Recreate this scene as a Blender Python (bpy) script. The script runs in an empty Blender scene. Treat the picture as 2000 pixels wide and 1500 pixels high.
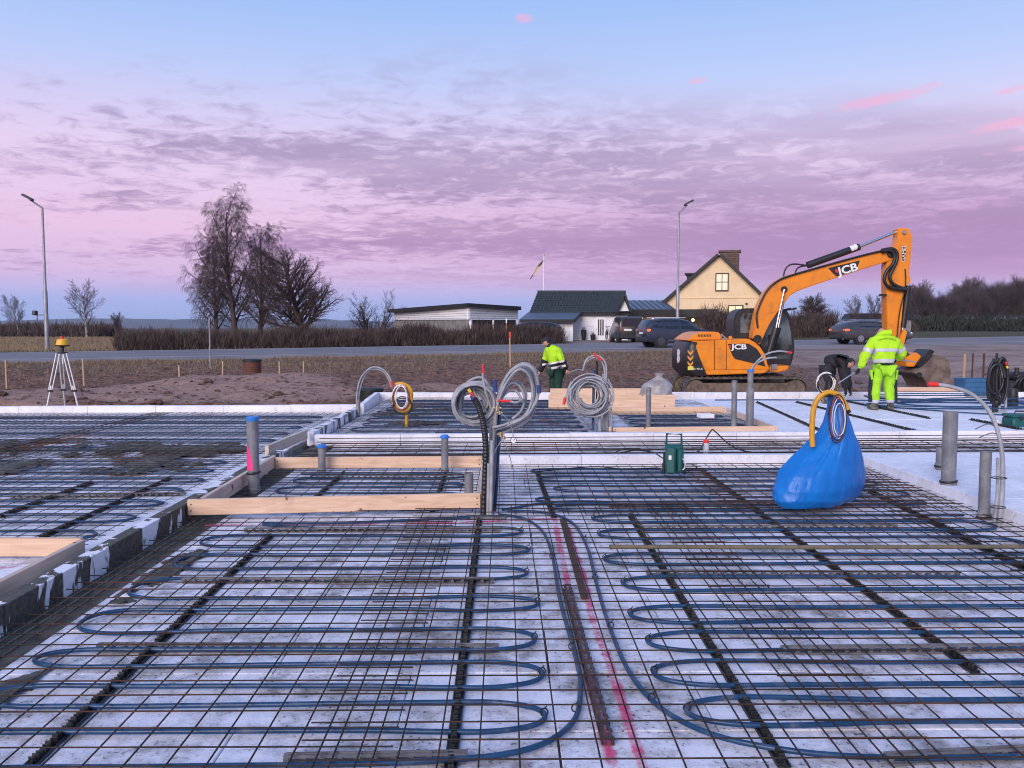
import bpy, bmesh, math, random
from mathutils import Vector, Matrix, noise
random.seed(7)
R = math.radians
SC = bpy.context.scene
COL = SC.collection

# ------------------------------------------------------------------ camera
F_PX, CAM_H = 1664.0, 1.64
PITCH = math.atan((750 - 640) / F_PX)
YAW = math.atan(15 / F_PX)
cam_d = bpy.data.cameras.new('camera')
cam_d.sensor_width = 36.0
cam_d.lens = F_PX / 2000 * 36.0
cam_d.clip_start = 0.05
cam_d.clip_end = 20000
cam = bpy.data.objects.new('camera', cam_d)
COL.objects.link(cam)
cam.location = (0, 0, CAM_H)
CAM_M = Matrix.Rotation(-YAW, 3, 'Z') @ Matrix.Rotation(math.pi / 2 - PITCH, 3, 'X')
cam.rotation_euler = CAM_M.to_euler()
SC.camera = cam

def s2l(c):
    c = c / 255.0
    return c / 12.92 if c <= 0.04045 else ((c + 0.055) / 1.055) ** 2.4
def srgb(r, g, b):
    return (s2l(r), s2l(g), s2l(b), 1.0)

# ------------------------------------------------------------------ node helper
class NT:
    def __init__(self, tree):
        self.t = tree; self.n = tree.nodes; self.l = tree.links
    def node(self, typ, **kw):
        n = self.n.new(typ)
        for k, v in kw.items(): setattr(n, k, v)
        return n
    def put(self, sock, v):
        if isinstance(v, bpy.types.NodeSocket): self.l.new(v, sock)
        elif v is not None: sock.default_value = v
    def math(self, op, a, b=None, c=None, clamp=False):
        n = self.node('ShaderNodeMath', operation=op, use_clamp=clamp)
        self.put(n.inputs[0], a)
        if b is not None: self.put(n.inputs[1], b)
        if c is not None: self.put(n.inputs[2], c)
        return n.outputs[0]
    def vmath(self, op, a, b=None):
        n = self.node('ShaderNodeVectorMath', operation=op)
        self.put(n.inputs[0], a)
        if b is not None: self.put(n.inputs[1], b)
        return n.outputs[0]
    def mix(self, f, a, b, blend='MIX'):
        n = self.node('ShaderNodeMix', data_type='RGBA', blend_type=blend)
        self.put(n.inputs[0], f); self.put(n.inputs[6], a); self.put(n.inputs[7], b)
        return n.outputs[2]
    def smooth(self, v, lo, hi, a=0.0, b=1.0):
        n = self.node('ShaderNodeMapRange', interpolation_type='SMOOTHSTEP')
        self.put(n.inputs[0], v); self.put(n.inputs[1], lo); self.put(n.inputs[2], hi)
        self.put(n.inputs[3], a); self.put(n.inputs[4], b)
        return n.outputs[0]
    def noise(self, vec, scale, detail=4, rough=0.55, dist=0.0):
        n = self.node('ShaderNodeTexNoise')
        if vec is not None: self.put(n.inputs['Vector'], vec)
        n.inputs['Scale'].default_value = scale; n.inputs['Detail'].default_value = detail
        n.inputs['Roughness'].default_value = rough; n.inputs['Distortion'].default_value = dist
        return n.outputs['Fac']
    def xyz(self, x, y, z):
        n = self.node('ShaderNodeCombineXYZ')
        self.put(n.inputs[0], x); self.put(n.inputs[1], y); self.put(n.inputs[2], z)
        return n.outputs[0]
    def sep(self, v):
        n = self.node('ShaderNodeSeparateXYZ'); self.put(n.inputs[0], v)
        return n.outputs[0], n.outputs[1], n.outputs[2]
    def ramp(self, f, stops, interp='LINEAR'):
        n = self.node('ShaderNodeValToRGB'); cr = n.color_ramp; cr.interpolation = interp
        while len(cr.elements) < len(stops): cr.elements.new(0.5)
        for e, (p, c) in zip(cr.elements, stops): e.position = p; e.color = c
        self.put(n.inputs[0], f)
        return n.outputs[0]

# ------------------------------------------------------------------ sky
SUN_EL, SUN_AZ = R(24), R(205)      # azimuth clockwise from +Y: the low sun stands behind the camera, a little to the left
w = bpy.data.worlds.new('World'); SC.world = w; w.use_nodes = True
W = NT(w.node_tree); W.n.clear()
tc = W.node('ShaderNodeTexCoord')
dx, dy, dz = W.sep(tc.outputs['Generated'])
zc = W.math('MAXIMUM', dz, 0.0)
clear = W.ramp(zc, [(0.0, srgb(146, 174, 228)), (0.03, srgb(158, 172, 230)), (0.06, srgb(206, 180, 224)), (0.11, srgb(226, 190, 224)),
                    (0.19, srgb(222, 204, 236)), (0.27, srgb(180, 196, 240)), (0.36, srgb(146, 180, 236)), (0.65, srgb(128, 162, 226)), (1.0, srgb(118, 150, 218))])
zs = W.math('MAXIMUM', dz, 0.015)
px = W.math('DIVIDE', dx, zs); py = W.math('DIVIDE', dy, zs)
zo = W.math('ADD', zs, 0.10)
qx = W.math('DIVIDE', dx, zo); qy = W.math('DIVIDE', dy, zo)
# far sheet of altocumulus with a straight front edge
wob = W.noise(W.xyz(px, py, 0.0), 0.55, 3, 0.5)
edge = W.math('SUBTRACT', py, W.math('MULTIPLY_ADD', px, 0.26, 3.15))
edge = W.math('ADD', edge, W.math('MULTIPLY', W.math('SUBTRACT', wob, 0.5), 2.2))
sheet = W.smooth(edge, -0.25, 1.3)
n_big = W.noise(W.xyz(W.math('MULTIPLY', qx, 0.55), qy, 3.1), 1.3, 4, 0.5, 0.3)
n_rip = W.noise(W.xyz(W.math('MULTIPLY', qx, 1.7), W.math('MULTIPLY', qy, 1.8), 7.7), 5.0, 8, 0.62, 0.5)
n_band = W.noise(W.xyz(W.math('MULTIPLY', dx, 1.2), 0.0, W.math('MULTIPLY', dz, 15.0)), 1.6, 5, 0.55)
cl = W.math('ADD', W.math('MULTIPLY', n_big, 0.50), W.math('MULTIPLY', n_rip, 0.54))
side = W.smooth(dx, -0.55, 0.50, -0.055, 0.085)
cl = W.math('ADD', cl, side)
dens = W.math('MULTIPLY', W.smooth(cl, 0.435, 0.615), sheet)
low = W.smooth(dz, 0.028, 0.075)
dens = W.math('MULTIPLY', dens, low)
dens = W.math('MULTIPLY', dens, W.smooth(n_band, 0.22, 0.60, 0.45, 1.0))
ccol = W.ramp(zc, [(0.0, srgb(186, 140, 196)), (0.07, srgb(160, 120, 178)), (0.13, srgb(156, 124, 172)), (0.2, srgb(156, 134, 178)), (0.3, srgb(154, 148, 190))])
haze_s = W.math('MULTIPLY', sheet, W.math('MULTIPLY', low, 0.18))
sky = W.mix(haze_s, clear, srgb(214, 176, 218))
# low purple bank over the horizon, heavier to the right
bank = W.math('MULTIPLY', W.smooth(dz, 0.035, 0.075), W.smooth(dz, 0.19, 0.10))
bank = W.math('MULTIPLY', bank, W.smooth(W.math('ADD', dx, W.math('MULTIPLY', W.math('SUBTRACT', n_band, 0.5), 0.9)), -0.32, 0.40, 0.02, 0.78))
sky = W.mix(bank, sky, srgb(172, 128, 190))
sky = W.mix(W.math('MULTIPLY', dens, 0.86), sky, ccol)
# small high clouds that still catch the red sun
az = W.math('ARCTAN2', dx, dy)
strk = None
for (a0, e0, sa, se, tilt) in [(0.415, 0.235, 0.060, 0.0062, 0.12), (0.565, 0.205, 0.085, 0.0065, 0.14), (0.22, 0.268, 0.014, 0.0045, 0.0),
                               (0.53, 0.232, 0.016, 0.005, 0.05), (0.02, 0.333, 0.012, 0.0045, 0.0), (0.012, 0.355, 0.02, 0.005, 0.0), (0.60, 0.183, 0.10, 0.004, 0.12),
                               (-0.9, 0.28, 0.08, 0.006, 0.1), (1.1, 0.31, 0.07, 0.007, 0.1), (1.9, 0.25, 0.07, 0.006, 0.1), (-1.8, 0.3, 0.06, 0.006, 0.1)]:
    da = W.math('SUBTRACT', az, a0)
    de = W.math('SUBTRACT', W.math('SUBTRACT', dz, e0), W.math('MULTIPLY', da, tilt))
    u = W.math('POWER', W.math('ABSOLUTE', W.math('DIVIDE', da, sa)), 2.0)
    v = W.math('POWER', W.math('ABSOLUTE', W.math('DIVIDE', de, se)), 2.0)
    d = W.math('ADD', u, v)
    strk = d if strk is None else W.math('MINIMUM', strk, d)
n_s = W.noise(W.xyz(W.math('MULTIPLY', az, 20.0), W.math('MULTIPLY', dz, 90.0), 1.0), 1.6, 7, 0.68)
strk = W.math('ADD', strk, W.math('MULTIPLY', W.math('SUBTRACT', n_s, 0.5), 4.2))
sky = W.mix(W.smooth(strk, 1.3, -0.4, 0.0, 0.70), sky, srgb(236, 168, 204))
# what the ground sends back below the horizon
sky = W.mix(W.smooth(dz, 0.0, -0.08), sky, srgb(92, 80, 84))
nis = W.node('ShaderNodeTexSky', sky_type='NISHITA'); nis.sun_disc = False
nis.sun_elevation = R(3); nis.sun_rotation = SUN_AZ
bg1 = W.node('ShaderNodeBackground'); W.put(bg1.inputs[0], sky); bg1.inputs[1].default_value = 0.86
bg2 = W.node('ShaderNodeBackground'); W.put(bg2.inputs[0], nis.outputs[0]); bg2.inputs[1].default_value = 0.02
ad = W.node('ShaderNodeAddShader'); W.l.new(bg1.outputs[0], ad.inputs[0]); W.l.new(bg2.outputs[0], ad.inputs[1])
wo = W.node('ShaderNodeOutputWorld'); W.l.new(ad.outputs[0], wo.inputs[0])

sun_d = bpy.data.lights.new('sun', 'SUN'); sun_d.energy = 2.4; sun_d.angle = R(35); sun_d.color = (1.0, 0.86, 0.80)
sun = bpy.data.objects.new('sun', sun_d); COL.objects.link(sun)
sd = Vector((math.sin(SUN_AZ) * math.cos(SUN_EL), math.cos(SUN_AZ) * math.cos(SUN_EL), math.sin(SUN_EL)))
sun.rotation_euler = (-sd).to_track_quat('-Z', 'Y').to_euler()
sun.location = sd * 60

SC.view_settings.view_transform = 'Standard'
SC.view_settings.look = 'None'
SC.view_settings.gamma = 1.0
SC.view_settings.use_curve_mapping = False
SC.view_settings.exposure = 0.32
SC.render.engine = 'CYCLES'
SC.cycles.max_bounces = 5
SC.cycles.diffuse_bounces = 2
SC.cycles.transparent_max_bounces = 8
SC.cycles.use_denoising = True
SC.cycles.filter_width = 1.05

# ------------------------------------------------------------------ pixel -> place
def ray(px_, py_):
    return (CAM_M @ Vector(((px_ - 1000) / F_PX, -(py_ - 750) / F_PX, -1))).normalized()
def G(px_, py_, z=0.0):
    d = ray(px_, py_); t = (z - CAM_H) / d.z
    return Vector((d.x * t, d.y * t, z))
def A(px_, py_, Y):
    d = ray(px_, py_); t = Y / d.y
    return Vector((d.x * t, Y, CAM_H + d.z * t))

# ------------------------------------------------------------------ materials
MATS = {}
def mat(name, c1, c2=None, scale=8.0, rough=0.7, bump=0.0, bscale=None, metal=0.0, detail=5, lo=0.35, hi=0.65, stretch=None, spec=0.5, coat=0.0, emit=None, estr=0.0, dirt=None, dirt_scale=3.0, dirt_amt=0.5, alpha=1.0, trans=0.0):
    m = bpy.data.materials.new(name); m.use_nodes = True
    N = NT(m.node_tree); b = N.n['Principled BSDF']
    geo = N.node('ShaderNodeNewGeometry'); vec = geo.outputs['Position']
    if stretch: vec = N.vmath('MULTIPLY', vec, stretch)
    col = (*c1, 1.0) if len(c1) == 3 else c1
    nf = None
    if c2 is not None:
        nf = N.noise(vec, scale, detail)
        col = N.mix(N.smooth(nf, lo, hi), col, (*c2, 1.0) if len(c2) == 3 else c2)
    if dirt is not None:
        df = N.noise(geo.outputs['Position'], dirt_scale, 6, 0.65)
        col = N.mix(N.smooth(df, 0.5, 0.72, 0.0, dirt_amt), col, (*dirt, 1.0))
    N.put(b.inputs['Base Color'], col)
    b.inputs['Roughness'].default_value = rough; b.inputs['Metallic'].default_value = metal
    b.inputs['Specular IOR Level'].default_value = spec
    b.inputs['Coat Weight'].default_value = coat
    b.inputs['Transmission Weight'].default_value = trans
    b.inputs['Alpha'].default_value = alpha
    if emit: b.inputs['Emission Color'].default_value = (*emit, 1.0); b.inputs['Emission Strength'].default_value = estr
    if bump:
        bn = N.node('ShaderNodeBump'); bn.inputs['Strength'].default_value = min(1.0, bump); bn.inputs['Distance'].default_value = 0.02
        N.put(bn.inputs['Height'], N.noise(vec, bscale or scale * 3, 5, 0.6)); N.l.new(bn.outputs[0], b.inputs['Normal'])
    MATS[name] = m
    return m

def mat_eps(name, grime, speck, base=(0.84, 0.84, 0.87), g0=0.43):
    m = bpy.data.materials.new(name); m.use_nodes = True
    N = NT(m.node_tree); b = N.n['Principled BSDF']
    p = N.node('ShaderNodeNewGeometry').outputs['Position']
    a = N.noise(p, 1.5, 5, 0.65); c = N.noise(p, 7.0, 6, 0.7); d = N.noise(p, 46.0, 3, 0.6); f = N.noise(p, 160.0, 2, 0.5)
    col = N.mix(N.smooth(f, 0.35, 0.65), (*base, 1), (base[0] * .93, base[1] * .93, base[2] * .94, 1))
    g = N.math('ADD', N.math('MULTIPLY', a, 0.55), N.math('MULTIPLY', c, 0.5))
    col = N.mix(N.smooth(g, g0, g0 + .22, 0.0, grime), col, (0.27, 0.24, 0.225, 1))
    sp = N.math('MULTIPLY', N.smooth(d, 0.57, 0.65), N.math('MULTIPLY', N.smooth(c, 0.38, 0.56), N.smooth(a, 0.38, 0.56, 0.15, 1.0)))
    col = N.mix(N.math('MULTIPLY', sp, speck), col, (0.12, 0.11, 0.11, 1))
    N.put(b.inputs['Base Color'], col); b.inputs['Roughness'].default_value = 0.75; b.inputs['Specular IOR Level'].default_value = 0.25
    bn = N.node('ShaderNodeBump'); bn.inputs['Strength'].default_value = 0.25; bn.inputs['Distance'].default_value = 0.01
    N.put(bn.inputs['Height'], N.math('ADD', f, N.math('MULTIPLY', c, 1.5))); N.l.new(bn.outputs[0], b.inputs['Normal'])
    MATS[name] = m; return m

mat_eps('eps', 0.92, 1.0, (0.89, 0.86, 0.90), .45)
mat_eps('eps_left', 0.9, 1.0, (0.86, 0.84, 0.88), .46)
mat_eps('eps_clean', 0.22, 0.4, (0.86, 0.86, 0.90))
mat_eps('eps_dirty', 1.0, 1.0, (0.78, 0.765, 0.80), .43)
def mat_smear(name, thr=.555):
    m = bpy.data.materials.new(name); m.use_nodes = True
    N = NT(m.node_tree); b = N.n['Principled BSDF']
    p = N.node('ShaderNodeNewGeometry').outputs['Position']
    a = N.noise(N.vmath('MULTIPLY', p, (1, 1, 0.35)), 2.9, 4, 0.6, 0.5); c = N.noise(N.vmath('MULTIPLY', p, (1, 1, 0.06)), 26.0, 3, 0.6); f = N.noise(p, 30, 4)
    g = N.math('ADD', N.math('MULTIPLY', a, 0.9), N.math('MULTIPLY', c, 0.16))
    col = N.mix(N.smooth(f, .3, .7), (0.05, 0.046, 0.037, 1), (0.11, 0.10, 0.08, 1))
    col = N.mix(N.smooth(g, thr, thr + .018), col, (0.78, 0.78, 0.82, 1))
    N.put(b.inputs['Base Color'], col); b.inputs['Roughness'].default_value = 0.8
    bn = N.node('ShaderNodeBump'); bn.inputs['Strength'].default_value = 0.5; bn.inputs['Distance'].default_value = 0.01
    N.put(bn.inputs['Height'], N.math('SUBTRACT', f, N.smooth(g, thr, thr + .03))); N.l.new(bn.outputs[0], b.inputs['Normal'])
    MATS[name] = m
mat_smear('eps_smeared'); mat_smear('eps_streaked', .50)
mat('rebar', (0.020, 0.013, 0.011), (0.075, 0.030, 0.016), 14, 0.8, lo=.48, hi=.78, dirt=(0.15, 0.055, 0.025), dirt_scale=0.7, dirt_amt=0.8)
mat('rebar_green', (0.10, 0.09, 0.06), (0.16, 0.13, 0.08), 14, 0.8)
mat('rust', (0.10, 0.045, 0.025), (0.05, 0.03, 0.022), 20, 0.85)
mat('pipe_blue', (0.008, 0.045, 0.112), (0.010, 0.060, 0.145), 5, 0.38, dirt=(0.16, 0.16, 0.18), dirt_scale=9, dirt_amt=0.5)
mat('plastic_black', (0.012, 0.012, 0.013), (0.02, 0.02, 0.02), 20, 0.5, dirt=(0.10, 0.09, 0.08), dirt_scale=12, dirt_amt=0.35)
mat('spacer_grey', (0.13, 0.12, 0.13), (0.20, 0.19, 0.19), 12, 0.7)
mat('spacer_dark', (0.05, 0.035, 0.035), (0.12, 0.08, 0.08), 12, 0.75)
def mat_paint(name, col, cover):
    m = bpy.data.materials.new(name); m.use_nodes = True
    N = NT(m.node_tree); b = N.n['Principled BSDF']
    tcn = N.node('ShaderNodeUVMap'); u, v, _ = N.sep(tcn.outputs[0])
    p = N.node('ShaderNodeNewGeometry').outputs['Position']
    a = N.noise(p, 3.5, 4, 0.6); c = N.noise(p, 60, 3, 0.6)
    ed = N.smooth(N.math('ABSOLUTE', N.math('SUBTRACT', u, 0.5)), 0.5, 0.12)
    k = N.math('ADD', ed, N.math('ADD', N.math('MULTIPLY', N.math('SUBTRACT', a, 0.5), 1.5), N.math('MULTIPLY', N.math('SUBTRACT', c, 0.5), 1.0)))
    al = N.smooth(k, cover, cover + 0.7, 0.0, 0.85)
    b.inputs['Base Color'].default_value = col; b.inputs['Roughness'].default_value = 0.7
    N.put(b.inputs['Alpha'], al)
    MATS[name] = m
mat_paint('paint_pink', (0.90, 0.05, 0.20, 1), 0.62)
mat_paint('paint_pale', (0.85, 0.12, 0.25, 1), 0.75)
def mat_wood(name, c1, c2, axis):
    m = bpy.data.materials.new(name); m.use_nodes = True
    N = NT(m.node_tree); b = N.n['Principled BSDF']
    p = N.node('ShaderNodeNewGeometry').outputs['Position']
    st = {'X': (0.8, 14, 14), 'Y': (14, 0.8, 14), 'Z': (14, 14, 0.8)}[axis]
    g = N.noise(N.vmath('MULTIPLY', p, st), 2.2, 6, 0.6, 0.6); k = N.noise(p, 9, 2, 0.4)
    big = N.noise(p, 1.6, 4, .6)
    col = N.mix(N.smooth(g, .3, .7), (*c1, 1), (*c2, 1))
    col = N.mix(N.smooth(k, .70, .76), col, (0.16, 0.07, 0.03, 1))
    col = N.mix(N.smooth(big, .55, .75, 0, .45), col, (0.22, 0.17, 0.13, 1))
    N.put(b.inputs['Base Color'], col); b.inputs['Roughness'].default_value = 0.65
    bn = N.node('ShaderNodeBump'); bn.inputs['Strength'].default_value = 0.2; bn.inputs['Distance'].default_value = 0.004
    N.put(bn.inputs['Height'], g); N.l.new(bn.outputs[0], b.inputs['Normal'])
    MATS[name] = m
mat_wood('wood_x', (0.78, 0.55, 0.38), (0.62, 0.41, 0.26), 'X')
mat_wood('wood_y', (0.68, 0.52, 0.41), (0.54, 0.40, 0.30), 'Y')
mat_wood('wood_pale', (0.66, 0.54, 0.44), (0.52, 0.42, 0.34), 'Y')
mat_wood('wood_stake', (0.50, 0.34, 0.20), (0.36, 0.24, 0.15), 'Z')
mat('nail', (0.03, 0.03, 0.03), rough=0.5)
mat('pvc_grey', (0.15, 0.155, 0.17), (0.20, 0.205, 0.22), 6, 0.5, dirt=(0.34, 0.32, 0.31), dirt_scale=6, dirt_amt=0.5)
mat('conduit_grey', (0.27, 0.28, 0.30), (0.38, 0.39, 0.41), 9, 0.55)
mat('conduit_black', (0.010, 0.010, 0.011), (0.022, 0.022, 0.023), 30, 0.45)
mat('cap_blue', (0.03, 0.20, 0.62), rough=0.4)
mat('tape_pink', (0.85, 0.04, 0.22), rough=0.5)
mat('tape_red', (0.72, 0.03, 0.025), rough=0.45)
mat('tape_yellow', (0.80, 0.55, 0.03), rough=0.45)
mat('tape_blue', (0.02, 0.05, 0.20), rough=0.45)
mat('conduit_yellow', (0.66, 0.34, 0.02), (0.55, 0.27, 0.015), 12, 0.5)
mat('cable_white', (0.75, 0.75, 0.75), rough=0.5)
mat('cable_red', (0.30, 0.05, 0.03), rough=0.5)
mat('brass', (0.55, 0.45, 0.28), rough=0.35, metal=0.8)
mat('steel', (0.55, 0.55, 0.56), rough=0.3, metal=0.9)
mat('gauge_face', (0.8, 0.8, 0.8), rough=0.4)
mat('bag_blue', (0.0, 0.17, 0.56), (0.0, 0.14, 0.50), 5, 0.42, bump=0.5, bscale=9, spec=0.5)
mat('bag_clear', (0.36, 0.35, 0.35), (0.24, 0.21, 0.20), 6, 0.4, bump=0.4, bscale=12, spec=0.5)
mat('washer_green', (0.005, 0.09, 0.085), (0.006, 0.075, 0.07), 8, 0.45)
mat('plastic_white', (0.75, 0.75, 0.76), rough=0.45)
mat('concrete_wet', (0.060, 0.054, 0.043), (0.13, 0.118, 0.095), 9, 0.8, bump=0.8, bscale=30)
mat('orange_paint', (0.85, 0.275, 0.010), (0.78, 0.24, 0.010), 3, 0.40, coat=0.15, dirt=(0.30, 0.14, 0.05), dirt_scale=2.2, dirt_amt=0.5)
mat('black_paint', (0.014, 0.014, 0.016), (0.025, 0.025, 0.027), 6, 0.45)
mat('logo_white', (0.80, 0.80, 0.80), rough=0.5)
mat('sticker_orange', (0.85, 0.33, 0.03), rough=0.5)
mat('sticker_yellow', (0.75, 0.66, 0.10), rough=0.5)
mat('track_steel', (0.045, 0.04, 0.036), (0.12, 0.10, 0.08), 7, 0.75, bump=0.5)
mat('track_mud', (0.19, 0.14, 0.105), (0.10, 0.075, 0.06), 5, 0.95, bump=0.8)
mat('bucket_steel', (0.20, 0.155, 0.125), (0.11, 0.08, 0.065), 4, 0.75, bump=0.5)
mat('glass_dark', (0.012, 0.015, 0.018), rough=0.08, spec=0.6)
mat('glass_cab', (0.13, 0.155, 0.155), (0.018, 0.022, 0.024), 1.6, rough=0.06, spec=0.9)  # light and dark patches in the colour stand for reflections on the panes
mat('lime_cloth', (0.46, 0.80, 0.012), (0.40, 0.72, 0.012), 10, 0.8, bump=0.5, bscale=16)
mat('lime_pants', (0.36, 0.74, 0.015), (0.30, 0.64, 0.015), 10, 0.8, bump=0.5, bscale=16)
mat('reflective', (0.52, 0.54, 0.56), rough=0.35)
mat('reflective_white', (0.80, 0.80, 0.78), rough=0.4)
mat('navy_cloth', (0.012, 0.014, 0.022), (0.02, 0.022, 0.03), 12, 0.85, bump=0.5, bscale=20)
mat('black_cloth', (0.012, 0.012, 0.014), (0.022, 0.022, 0.024), 12, 0.8, bump=0.6, bscale=20)
mat('green_cloth', (0.008, 0.05, 0.03), (0.006, 0.035, 0.022), 12, 0.85, bump=0.5, bscale=20)
mat('skin', (0.55, 0.28, 0.20), rough=0.55)
mat('hair', (0.02, 0.014, 0.01), rough=0.6)
mat('boot', (0.04, 0.035, 0.03), (0.20, 0.19, 0.15), 14, 0.8)
mat('car_blue', (0.030, 0.038, 0.060), (0.035, 0.042, 0.066), 3, 0.32, coat=0.5, metal=0.35)
mat('car_grey', (0.065, 0.06, 0.06), (0.075, 0.07, 0.068), 3, 0.25, coat=0.5, metal=0.4)
mat('car_green', (0.010, 0.014, 0.012), rough=0.3, coat=0.5)
mat('car_black', (0.008, 0.008, 0.009), rough=0.3, coat=0.5)
mat('tyre', (0.012, 0.012, 0.012), (0.03, 0.03, 0.03), 20, 0.85)
mat('rim', (0.42, 0.42, 0.43), rough=0.35, metal=0.7)
mat('rim_dark', (0.12, 0.12, 0.125), rough=0.4, metal=0.7)
mat('chrome', (0.75, 0.75, 0.76), rough=0.15, metal=1.0)
mat('lamp_red', (0.6, 0.03, 0.02), rough=0.25, emit=(1.0, 0.16, 0.05), estr=1.2)
mat('lamp_warm', (0.9, 0.7, 0.4), rough=0.4, emit=(1.0, 0.72, 0.34), estr=2.5)
mat('lamp_head', (0.8, 0.8, 0.8), rough=0.2, emit=(1.0, 1.0, 0.95), estr=0.6)
mat('pane_lit', (0.7, 0.6, 0.35), rough=0.3, emit=(1.0, 0.85, 0.45), estr=0.5)
mat('pane_pale', (0.62, 0.60, 0.46), rough=0.2, emit=(1.0, 0.92, 0.66), estr=0.25)
mat('plate', (0.75, 0.75, 0.75), rough=0.4)
mat('galvanised', (0.26, 0.26, 0.28), (0.34, 0.34, 0.36), 4, 0.5, metal=0.4)
mat('lamp_metal', (0.05, 0.05, 0.055), rough=0.5)
mat('asphalt', (0.15, 0.14, 0.145), (0.21, 0.195, 0.20), 0.8, 0.85, bump=0.4, bscale=40, stretch=(0.25, 1.5, 1))
mat('road_paint', (0.55, 0.54, 0.54), (0.40, 0.39, 0.39), 3, 0.7)
mat('wall_yellow', (0.80, 0.62, 0.38), (0.75, 0.57, 0.34), 1.5, 0.85, bump=0.2, bscale=30)
mat('wall_peach', (0.70, 0.46, 0.28), (0.64, 0.42, 0.26), 1.5, 0.85)
mat('wall_white', (0.83, 0.83, 0.84), (0.78, 0.78, 0.79), 1.5, 0.7)
mat('wall_block', (0.26, 0.25, 0.235), (0.18, 0.17, 0.16), 2, 0.9, bump=0.3)
mat('roof_tile', (0.028, 0.036, 0.036), (0.05, 0.06, 0.06), 6, 0.6)
mat('roof_sheet', (0.07, 0.09, 0.12), (0.09, 0.11, 0.145), 2, 0.4, metal=0.2)
mat('trim_black', (0.014, 0.014, 0.015), rough=0.6)
mat('brick_dark', (0.10, 0.065, 0.05), (0.16, 0.10, 0.08), 7, 0.9)
mat('mortar', (0.22, 0.19, 0.17), rough=0.95)
mat('frame_dark', (0.016, 0.015, 0.015), rough=0.5)
mat('pane_sky', (0.35, 0.38, 0.40), rough=0.12)
mat('hill_forest_hazed', (0.045, 0.06, 0.07), (0.06, 0.075, 0.085), 0.01, 0.95)  # blue of distant haze is mixed into the forest colour
mat('hedge_twig', (0.040, 0.026, 0.023), (0.095, 0.065, 0.055), 1.5, 0.9)
mat('dark_leaf', (0.018, 0.022, 0.016), (0.03, 0.035, 0.022), 2, 0.8)
mat('bark', (0.055, 0.038, 0.035), (0.09, 0.065, 0.058), 5, 0.9)
mat('twig_birch', (0.042, 0.028, 0.030), (0.075, 0.05, 0.05), 2, 0.85)
mat('twig_dark', (0.045, 0.028, 0.026), (0.08, 0.05, 0.045), 2, 0.85)
mat('bark_birch', (0.34, 0.31, 0.29), (0.08, 0.06, 0.055), 3, 0.85)
mat('twig_far', (0.055, 0.040, 0.040), (0.08, 0.058, 0.056), 0.5, 0.9)
mat('bark_far', (0.07, 0.058, 0.056), (0.12, 0.10, 0.095), 0.5, 0.9)
mat('manhole_brown', (0.16, 0.055, 0.035), (0.12, 0.045, 0.03), 6, 0.7)
mat('manhole_dark', (0.012, 0.018, 0.016), rough=0.6)
mat('crate_blue', (0.035, 0.13, 0.26), (0.03, 0.11, 0.22), 6, 0.5)
mat('flag_yellow', (0.75, 0.52, 0.10), rough=0.8)
mat('flag_blue', (0.03, 0.06, 0.20), rough=0.8)
mat('pole_white', (0.8, 0.8, 0.82), rough=0.4)
mat('pole_orange', (0.40, 0.11, 0.06), rough=0.6)
mat('instrument_yellow', (0.80, 0.42, 0.02), rough=0.45)
mat('alu_white', (0.66, 0.66, 0.66), rough=0.45, metal=0.2)
mat('dry_grass', (0.26, 0.19, 0.12), (0.16, 0.115, 0.07), 3, 0.9)
mat('clod', (0.16, 0.09, 0.065), (0.07, 0.042, 0.033), 8, 0.95, bump=0.6)
mat('hose_pressure', (0.012, 0.012, 0.012), rough=0.5)
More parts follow.
